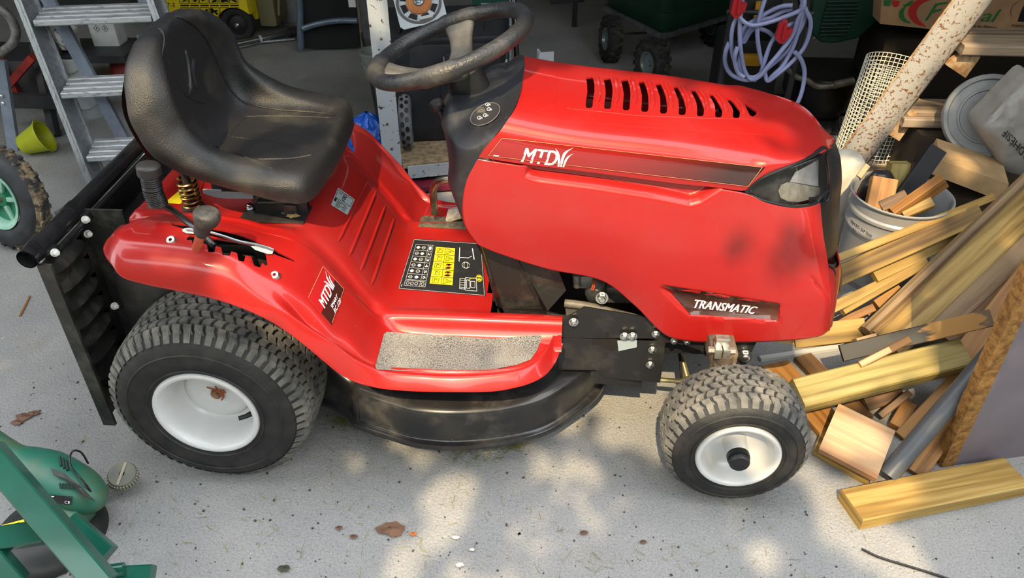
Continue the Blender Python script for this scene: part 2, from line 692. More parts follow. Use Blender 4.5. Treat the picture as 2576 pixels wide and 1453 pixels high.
ORANGE = mat('orange_rust', (0.30, 0.06, 0.02), 0.7)

mower = thing('ride_on_mower', (0.6, 0, 0),
              'red ride-on lawn mower with black bucket seat, standing on the concrete', 'lawn mower')


# ---- wheels
def wheel(cx, yo, r, wd, rim, lug_n, lug_rows, front=False, side=-1):
    """wheel with its outer face at y=yo (side -1: facing the camera)"""
    c = Vector((cx, 0, r))
    ax = Vector((0, side, 0))
    def Y(h): return yo * 1.0 - side * h            # h: inwards from the outer face
    mb = MB()
    # tyre: (radius, inwards)
    pr = [(rim, .006), (rim + .006, .0), (rim + (r - rim) * .35, -.004), (rim + (r - rim) * .62, .0), (r * .925, .016), (r * .972, .036),
          (r * .985, .06), (r * .988, wd * .5), (r * .985, wd - .06), (r * .972, wd - .036), (r * .925, wd - .016), (rim + (r - rim) * .5, wd), (rim, wd - .006)]
    pts = cr([Vector((a, b, 0)) for a, b in pr], 3)
    mb.lathe(Vector((cx, yo, r)), -ax, [(p.x, p.y) for p in pts], 72)
    # raised ring mouldings on the sidewall
    for rr in (rim + .012, rim + (r - rim) * .5):
        mb.lathe(Vector((cx, yo, r)), -ax, [(rr - .003, -.0005), (rr - .001, -.0055), (rr + .001, -.0055), (rr + .003, -.0005)], 72)
    wh = mb.build('rear_wheel' if not front else 'front_wheel', TYRE, mower)
    # tread blocks
    tb = MB()
    prof = [(p.x, p.y) for p in pts]
    def surf(v):                                     # v: 0..1 across the tread
        h = .018 + v * (wd - .036)
        for (r0, h0), (r1, h1) in zip(prof[:-1], prof[1:]):
            if min(h0, h1) <= h <= max(h0, h1) and r0 > r * .85 and r1 > r * .85:
                k = (h - h0) / (h1 - h0 + 1e-9)
                return r0 + (r1 - r0) * k, h
        return r * .93, h
    rng = random.Random(3)
    for k in range(lug_n):
        for j in range(lug_rows):
            a0 = 2 * math.pi * (k + (0.5 if j % 2 else 0)) / lug_n
            da = 2 * math.pi / lug_n
            v0 = j / lug_rows; v1 = (j + 1) / lug_rows
            g = 0.05
            sk = .30 * (1 if j % 2 else -1)
            # a waisted, slanting block
            out = [(.03 + sk * .5, v0 + g / lug_rows), (.82 + sk * .5, v0 + g / lug_rows), (.95, (v0 + v1) / 2), (.86 - sk * .5, v1 - g / lug_rows),
                   (.07 - sk * .5, v1 - g / lug_rows), (.16, (v0 + v1) / 2)]
            lo = []; hi = []
            for u, v in out:
                rr, h = surf(v)
                t = a0 + u * da
                d = Vector((math.cos(t), 0, math.sin(t)))
                lo.append(Vector((cx, Y(h), r)) + d * (rr - .004))
                hi.append(Vector((cx, Y(h), r)) + d * (rr + r * .022))
            cx_ = sum(hi, Vector()) / 6
            hi = [cx_ + (p - cx_) * .90 for p in hi]
            n = 6
            tb.add(lo + hi, [tuple(range(n, 2 * n))] + [(i, (i + 1) % n, n + (i + 1) % n, n + i) for i in range(n)])
    # shoulder bars
    for k in range(lug_n):
        for sd_ in (0, 1):
            t0 = 2 * math.pi * (k + .1) / lug_n; t1 = 2 * math.pi * (k + .70) / lug_n
            o = []
            for rr, hh in ((r * .965, .026), (r * .885, .007)):
                h = hh if sd_ == 0 else wd - hh
                for t in (t0, t1):
                    d = Vector((math.cos(t), 0, math.sin(t)))
                    o.append((Vector((cx, Y(h), r)) + d * rr, d))
            up = Vector((0, side * (1 if sd_ == 0 else -1), 0))
            P = [q for q, d in o]; D = [d for q, d in o]
            lo = [P[0] - D[0] * .01, P[1] - D[1] * .01, P[3], P[2]]
            hi = [P[0] + D[0] * r * .02 + up * .003, P[1] + D[1] * r * .02 + up * .003, P[3] + up * .002, P[2] + up * .002]
            tb.add(lo + hi, [(4, 5, 6, 7)] + [(i, (i + 1) % 4, 4 + (i + 1) % 4, 4 + i) for i in range(4)])
    tag(tb.build('tread', TREAD, wh, smooth=False), kind='stuff')
    # rim
    mb = MB()
    o = Vector((cx, yo, r))
    if not front:
        P = [(rim, .012), (rim + .003, .004), (rim - .001, -.004), (rim - .010, -.003), (rim - .014, .004), (rim - .020, .020), (rim - .026, .040), (rim * .72, .066), (rim * .645, .078),
             (rim * .62, .078), (rim * .59, .070), (.03, .068), (.014, .068), (.0135, .075)]
    else:
        P = [(rim, .012), (rim + .003, .002), (rim - .001, -.005), (rim - .008, -.004), (rim - .012, .004), (rim - .016, .022), (rim * .72, .040), (rim * .52, .050), (.030, .052), (.026, .046), (.025, .004), (.02, .0)]
    P2 = cr([Vector((a, b, 0)) for a, b in P], 3)
    mb.lathe(o, -ax, [(p.x, p.y) for p in P2], 64)
    mb.lathe(o, -ax, [(rim - .004, .012), (rim - .004, wd - .004), (rim, wd - .004)], 48)
    mb.lathe(o, -ax, [(rim - .005, wd * .7), (.0, wd * .7)], 48)
    mb.build('rim', RIMW, wh)
    if not front:
        ab = MB(); q = o - ax * .068
        ab.cyl(q - ax * .01, q + ax * .006, .0125, n=18); ab.cyl(q + ax * .006, q + ax * .009, .008, n=14)
        ab.build('axle_end', RUSTB, wh)
        cl = MB()
        for a0 in (20, 60, 100):
            cl.tube([q + ax * .008 + Vector((math.cos(R(a0 + x)), 0, math.sin(R(a0 + x)))) * rr for x, rr in ((-70, .017), (-30, .019), (0, .021), (20, .03))], .0018, 6)
        cl.tube([q + ax * .012 + Vector((.0, 0, .012)), q + ax * .016 + Vector((.022, 0, .028)), q + ax * .016 + Vector((.030, 0, .018))], .002, 6)
        cl.build('retaining_clip', ORANGE, wh)
        vs = MB(); t = R(-12)
        b = o + Vector((math.cos(t), 0, math.sin(t))) * rim * .80 - ax * .03
        vs.tube([b, b + ax * .012 + Vector((-.012, 0, 0)), b + ax * .018 + Vector((-.026, 0, -.001))], [.007, .0055, .0055, .005], 10)
        vs.build('valve', BLK, wh)
    else:
        cp = MB()
        cp.lathe(o + ax * .0, ax, [(.0, .022), (.020, .022), (.0225, .019), (.0235, .012), (.021, .010), (.021, .007), (.025, .006), (.0255, -.004), (.024, -.012)], 28)
        cp.build('hub_cap', BLK, wh)
    return wh


wheel(0.0, -.43, .229, .215, .118, 58, 8)
wheel(0.0, .43, .229, .215, .118, 58, 8, side=1)
wheel(1.188, -.425, .164, .15, .092, 40, 6, True)
wheel(1.188, .425, .164, .15, .092, 40, 6, True, side=1)

# ---- red body: fenders, pedestal and foot boards in one moulding
XS = [-.160, -.153, -.146, -.132, -.110, -.085, -.04, .02, .08, .13, .18, .22, .255, .285, .315, .345, .375, .41, .48, .56, .64, .70, .735, .757, .772, .783, .789]


def tab(pts):
    """(x, value) table -> function"""
    pts = sorted(pts)
    def f(x):
        if x <= pts[0][0]: return pts[0][1]
        for (a, b), (c, d) in zip(pts[:-1], pts[1:]):
            if x <= c: return b + (d - b) * (x - a) / (c - a)
        return pts[-1][1]
    return f


def pxrow(pts):
    P = [W(a, b, y=c) for a, b, c in pts]
    return tab([(p.x, p.y) for p in P]), tab([(p.x, p.z) for p in P])


lipY, lipZ = pxrow([(261, 665, -.42), (302, 699, -.43), (343, 711, -.43), (412, 725, -.43), (481, 739, -.43), (550, 754, -.43), (618, 778, -.43), (687, 809, -.43), (743, 848, -.43),
                    (795, 889, -.425), (829, 920, -.42), (864, 944, -.412), (908, 965, -.405), (967, 977, -.40), (1040, 983, -.395), (1138, 985, -.395), (1248, 983, -.385), (1317, 969, -.37), (1358, 952, -.345), (1385, 930, -.315), (1407, 889, -.27), (1413, 860, -.235)])
crY, crZ = pxrow([(640, 755, -.425), (709, 792, -.425), (778, 841, -.42), (833, 875, -.412), (881, 903, -.402), (915, 923, -.395), (967, 940, -.385), (1040, 947, -.38), (1193, 952, -.378), (1303, 939, -.36), (1358, 911, -.325), (1383, 875, -.275), (1388, 840, -.232)])
h2Y, h2Z = pxrow([(526, 648, -.395), (618, 685, -.395), (640, 700, -.395), (709, 748, -.395), (753, 786, -.395)])
deckZ = tab([(-.145, .63), (-.12, .655), (-.08, .655), (0, .65), (.08, .638), (.13, .622), (.18, .585), (.22, .556), (.255, .520), (.285, .475), (.315, .430), (.345, .385), (.375, .345), (.41, .324), (.48, .318), (.8, .318)])
rollZ = tab([(-.145, .618), (-.1, .616), (-.05, .612), (.02, .608), (.08, .60), (.13, .585), (.18, .575), (.22, .553), (.255, .512), (.285, .465), (.315, .415), (.345, .372), (.375, .362), (.41, .360), (.8, .360)])
pedZ = tab([(-.145, .608), (-.13, .605), (-.10, .585), (-.06, .560), (.02, .560), (.13, .562), (.18, .566), (.22, .558), (.25, .535), (.285, .490), (.315, .440), (.345, .388), (.37, .362), (.40, .352), (.8, .350)])


CAP = tab([(-.160, .6125), (-.155, .617), (-.147, .645), (-.138, .655), (-.110, .68)])


def body_rows():
    rows = [[] for _ in range(14)]
    for k, x in enumerate(XS):
        foot = min(1, max(0, (x - .30) / .10))             # 0 fender, 1 foot board
        ly, lz = lipY(x), min(lipZ(x), .612)
        cy = crY(min(x, .765)) if x > .16 else -.425 + .006 * 0
        cz = (crZ(min(x, .765)) - max(0, x - .765) * 1.0) if x > .165 else lz + .016
        iy = h2Y(x) if x < .25 else (-.395 + (.040 * foot))
        iz = h2Z(x) if .10 < x < .25 else None
        if iz is None:
            iz = (lz + .036 + (.012 if x > 0 else 0)) if x < .10 else (crZ(x) - .004 if x < .30 else .322 + (1 - foot) * (crZ(x) - .322))
        dz = deckZ(x)
        rr = max(0, (-.045 - x) / .105)                        # rear corner rounding
        ly += .06 * rr ** 3; cy += .06 * rr ** 3; iy += .06 * rr ** 3
        if x > .6: iy = cy + .024
        side = [(ly, lz), (ly - .002, lz + .004), (cy, cz)]
        if foot > .3:
            side += [(cy + .012, cz + .001), (iy - .004, iz + .006), (iy + .006, dz)]
        else:
            side += [(cy + .008, cz + .012 + .01 * (x < .165)), (iy, iz), (iy + .022, iz + (dz - iz) * .75)]
            tb = max(0, min(1, (.21 - x) / .09)); tb = tb * tb * (3 - 2 * tb)
            rnd = [(ly, lz), (ly - .001, lz + .005)] + [(ly + .004 + .062 * (1 - math.cos(R(th))), lz + .004 + (dz - lz - .004) * math.sin(R(th))) for th in (22, 42, 62, 84)]
            side = [(a[0] + (b[0] - a[0]) * tb, a[1] + (b[1] - a[1]) * tb) for a, b in zip(side, rnd)]
        y0 = side[-1][0]
        y1 = -.245 if foot > .3 else -.235
        if y0 > y1 - .02: y0 = y1 - .02; side[-1] = (y0, side[-1][1])
        rec = 0 if foot > .3 else .034 * max(0, min(1, (.20 - x) / .06))
        side += [(y0 + (y1 - y0) * .5, dz - rec * .35), (y1, dz - rec)]
        side += [(-.226, (dz - rec) + (rollZ(x) - dz + rec) * (.35 if foot > .3 else .6)), (-.213, rollZ(x) - .004 if foot > .3 else rollZ(x)), (-.195, rollZ(x)), (-.165, pedZ(x) + (rollZ(x) - pedZ(x)) * .15), (-.09, pedZ(x)), (0, pedZ(x))]
        for i, (y, z) in enumerate(side):
            z = min(z, CAP(x))
            rows[i].append(Vector((x, min(y, 0), z)))
    return rows


G = spline_grid(body_rows(), 7, 5)
full = []
n_r = len(G)
rows_full = G + [[Vector((p.x, -p.y, p.z)) for p in r] for r in reversed(G[:-1])]
mb = MB(); mb.grid(rows_full)
body = mb.build('body_shell', RED, mower)
solid(body, .004)
# openings: height-lever slot, gear gate, hole under the seat on the far side
cb = MB()
bvB0 = bvh_of(body)
def slot_px(pts, y, dn=.05, up=.03):
    bm = bmesh.new(); f = bm.faces.new([bm.verts.new((a, -b, 0)) for a, b in pts])
    bmesh.ops.triangulate(bm, faces=[f]); bm.verts.index_update()
    F = [[v_.index for v_ in f_.verts] for f_ in bm.faces]; bm.free()
    H = [hit(bvB0, a, b, 0) for a, b in pts]; n = len(H)
    if any(h is None for h in H): return
    nn = Vector((0, -.25, 1)).normalized()
    cb.add([h + nn * up for h in H] + [h - nn * dn for h in H], F + [[n + k for k in reversed(f_)] for f_ in F] + [[i, n + i, n + (i + 1) % n, (i + 1) % n] for i in range(n)])
slot_px([(432, 561), (470, 565), (520, 572), (580, 583), (640, 604), (690, 629), (742, 655), (740, 658), (700, 643), (664, 627), (630, 613), (590, 603), (545, 596), (500, 586), (455, 573), (432, 566)], -.30)
slot_px([(470, 596), (478, 592), (545, 600), (600, 609), (650, 620), (668, 638), (673, 665), (668, 668), (660, 660), (655, 672), (640, 668), (632, 645), (618, 642), (614, 658), (600, 655), (596, 636), (582, 632), (578, 643), (560, 641), (556, 622), (543, 618), (540, 634), (524, 634), (520, 614), (506, 610), (500, 624), (486, 620), (482, 603), (470, 604)], -.335)
cut(body, cb)
cb = MB()
for q in ([(855, 362), (868, 352), (884, 362), (893, 385), (888, 390), (872, 378)],):
    P = [W(a, b, z=.545) for a, b in q]
    cb.prism([p + Vector((0, 0, .1)) for p in P], Vector((0, 0, -.2)))
cut(body, cb)
# front notch of the platform (transmission cover stands in it)
cb = MB()
cb.box((.745, 0, .36), (.25, .37, .3))
cb.box((.655, 0, .36), (.1, .20, .3))
cut(body, cb)
shade(body, 50)
bvB = bvh_of(body)
# ribs across the pedestal
for a, b in (((849, 609), (925, 455)), ((877, 645), (946, 480)), ((906, 681), (969, 516)), ((933, 717), (991, 549))):
    pts = []
    for i in range(13):
        k = i / 12
        h = hit(bvB, a[0] + (b[0] - a[0]) * k, a[1] + (b[1] - a[1]) * k, .0005)
        if h: pts.append(h)
    if len(pts) > 3:
        rb = MB(); rb.tube(pts, [.001] + [.0035] * (len(pts) - 2) + [.001], 8); rb.build('rib', RED, mower)
# screws on the fender
for px, py in ((431, 605), (692, 693)):
    h = hit(bvB, px, py, 0)
    if h:
        s_ = MB(); s_.lathe(h, Vector((0, -.5, .85)), [(0.0035, .003), (.0035, .0055), (.008, .005), (.010, .0015), (.0105, -.002)], 18); s_.build('screw', CHROME, mower)
# non-slip pads
PADM, t, p = node_mat('grip_pad')
v = objvec(t)
c = ramp(t, noise_n(t, v, 420, 2), [(.38, (.03, .03, .032)), (.52, (.17, .165, .155)), (.7, (.30, .29, .26))])
c = mixc(t, ramp_f(t, noise_n(t, v, 7, 3), .4, .75, .5), c, (.33, .31, .26))
t.links.new(c, p.inputs['Base Color']); p.inputs['Roughness'].default_value = .9
bump_to(t, p, noise_n(t, v, 420, 2), .5, .003)


def pad_px(outline, bv, mt, name, off=.0015):
    """a sticker whose outline is given in pixels, triangulated as a fan of strips"""
    q = [(min(a for a, b in outline), max(b for a, b in outline)), (max(a for a, b in outline), min(b for a, b in outline))]
    bm = bmesh.new()
    vs = [bm.verts.new((a, b, 0)) for a, b in outline]
    f = bm.faces.new(vs)
    x0, x1 = q[0][0], q[1][0]; y1, y0 = q[0][1], q[1][1]
    for i in range(1, 14):
        g = bm.verts[:] + bm.edges[:] + bm.faces[:]
        bmesh.ops.bisect_plane(bm, geom=g, plane_co=(x0 + (x1 - x0) * i / 14, 0, 0), plane_no=(1, 0, 0))
    for i in range(1, 8):
        g = bm.verts[:] + bm.edges[:] + bm.faces[:]
        bmesh.ops.bisect_plane(bm, geom=g, plane_co=(0, y0 + (y1 - y0) * i / 8, 0), plane_no=(0, 1, 0))
    bm.verts.index_update()
    pts = [hit(bv, v_.co.x, v_.co.y, off) for v_ in bm.verts]
    mb_ = MB()
    if all(p_ is not None for p_ in pts):
        mb_.add(pts, [[v_.index for v_ in f_.verts] for f_ in bm.faces])
        bm.free()
        return mb_.build(name, mt, mower)
    bm.free()


pad_px([(943, 922), (965, 840), (972, 835), (1100, 843), (1240, 852), (1358, 841), (1364, 846), (1352, 880), (1335, 905), (1300, 918), (1240, 930), (1130, 935), (1000, 933), (948, 930)], bvB, PADM, 'foot_pad')
PADD = mat('grip_pad_dark', (.03, .03, .03), .9, col2=(.16, .14, .10), vscale=60, bump=.5, bscale=400)
pad_px([(1057, 549), (1065, 543), (1200, 552), (1210, 580), (1120, 575), (1052, 571)], bvB, PADD, 'foot_pad')
# ---- hood
def Wl(pts): return [W(a, b, y=c) for a, b, c in pts]

edge = Wl([(1205, 395, -.205), (1312, 412, -.206), (1420, 425, -.207), (1500, 435, -.207), (1600, 448, -.207), (1700, 461, -.207), (1800, 471, -.206), (1878, 478, -.205), (1925, 441, -.203), (1965, 424, -.194), (2000, 410, -.18), (2040, 392, -.15), (2078, 375, -.105), (2093, 366, -.05), (2098, 356, -.012)])
cz = tab([(.66, .862), (.70, .858), (.78, .842), (.85, .834), (.95, .826), (1.05, .816), (1.15, .800), (1.22, .787), (1.28, .774), (1.33, .758), (1.365, .740), (1.39, .73)])
cx = [.683, .745, .80, .86, .94, 1.02, 1.10, 1.16, 1.205, 1.235, 1.265, 1.295, 1.33, 1.355, 1.372]
# share of half width, share of the height between edge and centre, share of x-run
prof = [(1.0, 0.0, 0.0), (1.005, .22, .03), (.995, .48, .07), (.965, .66, .14), (.90, .80, .24), (.80, .88, .38), (.68, .93, .56), (.55, .965, .74), (.40, .985, .88), (.2, 1.0, .97), (0, 1.0, 1.0)]
hood_rows = []
RUN2 = [0, .15, .40, .58, .72, .84, .92, .96, .99, 1, 1]
for pi_, (u, hgt, run) in enumerate(prof):
    r = []
    for k, e in enumerate(edge):
        x0 = e.x; x1 = cx[k]
        zc = cz(x1)
        kk = max(0, (k - 8) / 6)
        hh = hgt if kk == 0 else hgt * (1 - kk) + kk * (1 - (1 - min(1, run * 1.0)) ** 1.6)
        rn_ = run + (RUN2[pi_] - run) * max(0, 1 - k / 6)
        r.append(Vector((x0 + (x1 - x0) * rn_, e.y * u, e.z + (zc - e.z) * hh)))
    hood_rows.append(r)
G = spline_grid(hood_rows, 6, 5)
rows_full = G + [[Vector((p.x, -p.y, p.z)) for p in r] for r in reversed(G[:-1])]
mb = MB(); mb.grid(rows_full)
hood = mb.build('hood', RED, mower)
bv0 = bvh_of(hood)
solid(hood, .004)
Z = lambda x, y: (1300 + x / 3.1415, y / 3.1415)
slots = []
tops = [((545, 612), (600, 606)), ((685, 622), (738, 614)), ((822, 633), (874, 625)), ((960, 646), (1003, 640)), ((1096, 664), (1134, 658)), ((1236, 688), (1268, 684)), ((1372, 710), (1408, 712)), ((1516, 740), (1546, 745)), ((1652, 774), (1688, 784))]
bots = [(571, 852), (718, 860), (864, 870), (1011, 882), (1159, 896), (1306, 908), (1450, 917), (1594, 926), (1734, 931)]
for (tl, tr_), (bx, by) in zip(tops, bots):
    L_ = (bx - 27, by - 12); R_ = (bx + 27, by - 12)
    lm = (tl[0] + (L_[0] - tl[0]) * .62 + 14, (tl[1] * .55 + by * .45)); rm = (tr_[0] + (R_[0] - tr_[0]) * .55 + 16, tr_[1] * .55 + by * .45)
    lm2 = (tl[0] + (L_[0] - tl[0]) * .2 + 10, tl[1] * .8 + by * .2); rm2 = (tr_[0] + (R_[0] - tr_[0]) * .2 + 14, tr_[1] * .8 + by * .2)
    lm3 = (L_[0] + 3, by - 55); rm3 = (R_[0] + 4, by - 55)
    slots.append([Z(*p) for p in (tl, tr_, rm2, rm, rm3, R_, (bx + 16, by), (bx - 16, by), L_, lm3, lm, lm2)])
slots.append([Z(*p) for p in ((1800, 818), (1848, 846), (1897, 878), (1890, 905), (1866, 921), (1842, 910), (1822, 870))])
cb = MB()
for s_ in slots:
    P = [hit(bv0, a, b, 0) for a, b in s_]
    if all(P): cb.prism([p + Vector((0, 0, .03)) for p in P], Vector((0, 0, -.075)))
cut(hood, cb)
shade(hood, 40)
bvH = bvh_of(hood)
# raised louvre ribs between the slots
for i in range(9):
    rb = MB()
    (tl, tr_), (bx, by) = tops[i], bots[i]
    pl = [Z(tr_[0] + 32 + (bx + 27 + 30 - tr_[0] - 32) * k + 24 * math.sin(math.pi * k), tr_[1] - 6 + (by - 30 - tr_[1]) * k) for k in [j / 10 for j in range(11)]]
    P = [hit(bv0, a, b, -.001) for a, b in pl]
    if all(P):
        rb.tube(P, [.003] + [.0062] * 9 + [.002], 8)
        rb.build('louvre', RED, mower)
# crease lines of the raised panel
for pl in ([(1334, 292), (1345, 282), (1395, 265), (1400, 240), (1405, 205), (1398, 185)], [(1334, 292), (1340, 298), (1419, 303), (1540, 313), (1600, 318), (1794, 329), (1973, 342)], [(1425, 272), (1480, 277), (1600, 290), (1769, 297), (1890, 299), (1920, 296)]):
    pts = []
    for (a, b), (c, d) in zip(pl[:-1], pl[1:]):
        for k in range(6):
            h = hit(bv0, a + (c - a) * k / 6, b + (d - b) * k / 6, -.0004)
            if h: pts.append(h)
    cm = MB(); cm.tube(pts, .0011, 6); cm.build('panel_crease', RED, mower)
# far rim bead of the hood top
# ---- side panel (near and far)
COLS = [
    [(1203, 398, -.2), (1176, 450, -.2), (1165, 505, -.2), (1170, 562, -.2), (1203, 613, -.2)],
    [(1250, 406, -.203), (1238, 460, -.207), (1233, 520, -.209), (1240, 585, -.208), (1262, 637, -.203)],
    [(1340, 419, -.205), (1345, 475, -.211), (1352, 540, -.214), (1362, 612, -.211), (1380, 674, -.203)],
    [(1460, 432, -.205), (1470, 495, -.212), (1480, 565, -.217), (1494, 642, -.214), (1515, 703, -.203)],
    [(1580, 447, -.205), (1583, 520, -.213), (1588, 600, -.219), (1592, 690, -.216), (1598, 766, -.205)],
    [(1710, 463, -.205), (1703, 545, -.213), (1694, 635, -.219), (1684, 740, -.216), (1672, 838, -.207)],
    [(1795, 472, -.205), (1786, 555, -.213), (1772, 645, -.219), (1756, 752, -.216), (1740, 856, -.208)],
    [(1878, 486, -.204), (1868, 565, -.211), (1856, 655, -.217), (1842, 755, -.216), (1828, 858, -.209)],
    [(1925, 508, -.201), (1922, 575, -.208), (1920, 660, -.214), (1917, 758, -.215), (1912, 857, -.209)],
    [(1985, 521, -.187), (1988, 585, -.196), (1992, 665, -.207), (1996, 758, -.212), (2000, 852, -.207)],
    [(2035, 519, -.162), (2040, 585, -.176), (2050, 665, -.195), (2058, 755, -.204), (2058, 843, -.198)],
    [(2060, 510, -.142), (2067, 590, -.152), (2080, 668, -.170), (2088, 750, -.188), (2085, 828, -.18)],
]
for i, c in enumerate(COLS): pass
side_cols = [Wl(c) for c in COLS]
G = spline_grid([[side_cols[k][j] for k in range(len(side_cols))] for j in range(5)], 14, 20)


def poly_sd(x, z, P):
    """signed distance to polygon (negative inside)"""
    d = 1e9; ins = False
    n = len(P)
    for i in range(n):
        ax, az = P[i]; bx_, bz = P[(i + 1) % n]
        ex, ez = bx_ - ax, bz - az
        t_ = max(0, min(1, ((x - ax) * ex + (z - az) * ez) / (ex * ex + ez * ez)))
        d = min(d, math.hypot(x - ax - ex * t_, z - az - ez * t_))
        if (az > z) != (bz > z) and x < (bx_ - ax) * (z - az) / (bz - az) + ax: ins = not ins
    return -d if ins else d


def dent(G, pts, depth, w):
    P = [(q.x, q.z) for q in (W(a, b, y=-.21) for a, b in pts)]
    for r in G:
        for p in r:
            s_ = poly_sd(p.x, p.z, P)
            k = max(0, min(1, (-s_) / w)); k = k * k * (3 - 2 * k)
            p.y += depth * k


dent(G, [(1312, 405), (1316, 448), (1345, 458), (1500, 478), (1640, 500), (1735, 520), (1765, 512), (1830, 475), (1836, 460)], .022, .020)
dent(G, [(1650, 712), (1965, 760), (1960, 808), (1735, 792), (1700, 765)], .014, .012)
dent(G, [(2030, 690), (2050, 700), (2100, 770), (2085, 760), (2050, 730)], .006, .01)
front_cols = [[(2110, 690, -.125), (2114, 735, -.135), (2109, 770, -.14), (2098, 812, -.13)]]
mb = MB(); mb.grid(G)
panel = mb.build('side_panel', RED, mower)
solid(panel, .004, 1)
# front bumper strip below the grille, wrapping round the nose
B = [Wl([(2074, 662, -.160), (2086, 700, -.172), (2090, 750, -.182), (2085, 828, -.175)]),
     Wl([(2094, 676, -.142), (2104, 712, -.150), (2104, 760, -.155), (2094, 815, -.15)])]
B += [[Vector((1.432, -.08, .455)), Vector((1.440, -.085, .42)), Vector((1.440, -.085, .37)), Vector((1.428, -.085, .325))],
      [Vector((1.450, 0, .445)), Vector((1.458, 0, .415)), Vector((1.458, 0, .37)), Vector((1.445, 0, .325))]]
B = [[Vector((min(p.x, 1.5), p.y, p.z)) for p in c] for c in B]
half = spline_grid([[c[j] for c in B] for j in range(4)], 6, 5)
mb = MB(); mb.grid(mirror(half)); bump_ = mb.build('front_bumper', RED, mower); solid(bump_, .004)
bvS = bvh_of(panel)
bvHS = bvh_of(hood, panel)
far = MB(); far.grid([[Vector((p.x, -p.y, p.z)) for p in r] for r in spline_grid([[side_cols[k][j] for k in range(len(side_cols))] for j in range(5)], 4, 4)])
fp = far.build('side_panel', RED, mower); solid(fp, .004, 1)
# ---- grille
g = [[(2082, 379, -.108), (2094, 366, -.06), (2100, 354, 0)],
     [(2086, 425, -.113), (2106, 412, -.065), (2114, 395, 0)],
     [(2087, 475, -.118), (2110, 465, -.068), (2118, 452, 0)],
     [(2058, 509, -.145), (2092, 512, -.08), (2113, 508, 0)],
     [(2066, 585, -.150), (2094, 585, -.085), (2110, 582, 0)],
     [(2073, 655, -.158), (2090, 655, -.09), (2106, 636, 0)]]
G = spline_grid([Wl(r) for r in g], 6, 5)
mb = MB(); mb.grid(mirror(G)); grille = mb.build('grille', BLK, mower); solid(grille, .006)
lw = Wl([(2080, 662, -.158), (2098, 664, -.1), (2108, 650, 0)]); lw2 = Wl([(2098, 676, -.14), (2112, 690, -.09), (2118, 680, 0)]); lw3 = Wl([(2104, 712, -.148), (2112, 730, -.10), (2117, 735, 0)])
mb = MB(); mb.grid(mirror(spline_grid([lw, lw2, lw3], 5, 4))); lo = mb.build('lower_grille', BLK, mower); solid(lo, .006)
# ---- head lamp
top = Wl([(1879, 481, -.204), (1902, 458, -.204), (1925, 443, -.203), (1965, 426, -.194), (2000, 412, -.18), (2040, 394, -.15), (2079, 377, -.107)])
bot = Wl([(1880, 485, -.204), (1897, 495, -.203), (1915, 503, -.202), (1955, 513, -.194), (2000, 521, -.181), (2045, 515, -.152), (2086, 496, -.116)])
LAMPB = mat('lamp_housing', (.02, .02, .021), .45, col2=(.12, .11, .085), vscale=30, thr=(.5, .8))
REFL = mat('lamp_reflector', (.62, .61, .60), .25, .35, var=.2, vscale=20)
GLASS = mat('lamp_glass', (.95, .95, .95), .04, trans=1.0, ior=1.3)
inn = Vector((-.012, .018, 0))
lampg = spline_grid([[p + inn for p in top], [p + (q - p) * .5 + inn * 1.3 for p, q in zip(top, bot)], [p + inn for p in bot]], 6, 8)
mb = MB(); mb.grid(lampg); lamp = mb.build('headlamp', LAMPB, mower)
fr = MB()
ring = top + list(reversed(bot))
fr.tube(cr(ring, 6, True), .0042, 8, closed=True)
fr.build('lamp_bezel', BLK, lamp)
bvL = bvh_of(lamp)
def patch(outline, bv, name, mt, parent, off=.002):
    bm = bmesh.new(); f = bm.faces.new([bm.verts.new((a, b, 0)) for a, b in outline])
    x0 = min(a for a, b in outline); x1 = max(a for a, b in outline); y0 = min(b for a, b in outline); y1 = max(b for a, b in outline)
    for i in range(1, 12): bmesh.ops.bisect_plane(bm, geom=bm.verts[:] + bm.edges[:] + bm.faces[:], plane_co=(x0 + (x1 - x0) * i / 12, 0, 0), plane_no=(1, 0, 0))
    for i in range(1, 8): bmesh.ops.bisect_plane(bm, geom=bm.verts[:] + bm.edges[:] + bm.faces[:], plane_co=(0, y0 + (y1 - y0) * i / 8, 0), plane_no=(0, 1, 0))
    bm.verts.index_update()
    P = [hit(bv, v_.co.x, v_.co.y, off) for v_ in bm.verts]
    F = [[v_.index for v_ in f_.verts] for f_ in bm.faces]; bm.free()
    F = [f_ for f_ in F if all(P[k] is not None for k in f_)]
    P = [p_ if p_ is not None else Vector((0, 0, 0)) for p_ in P]
    used = sorted({k for f_ in F for k in f_}); mp_ = {k: i for i, k in enumerate(used)}
    if not F: return None
    mb_ = MB(); mb_.add([P[k] for k in used], [[mp_[k] for k in f_] for f_ in F])
    return mb_.build(name, mt, parent)
patch([(1998, 432), (2030, 415), (2058, 399), (2067, 397), (2069, 430), (2070, 468), (2046, 467), (1985, 456)], bvL, 'upper_reflector', REFL, lamp)
REFL2 = mat('lamp_bowl', (.58, .54, .46), .35, .3, col2=(.22, .20, .15), vscale=25)
patch([(1978, 457), (1990, 458), (2046, 469), (2070, 472), (2066, 484), (2040, 499), (2008, 507), (1980, 505), (1962, 496), (1956, 478), (1963, 464)], bvL, 'lower_reflector', REFL2, lamp)
mb = MB(); mb.grid(spline_grid([top, [p + (q - p) * .5 + Vector((.002, -.006, 0)) for p, q in zip(top, bot)], bot], 5, 6)); gl = mb.build('lamp_glass', GLASS, lamp); solid(gl, .002)
hl2 = MB(); hl2.grid([[Vector((p.x, -p.y, p.z)) for p in r] for r in spline_grid([top, bot], 3, 3)]); hl2.build('headlamp', LAMPB, mower)
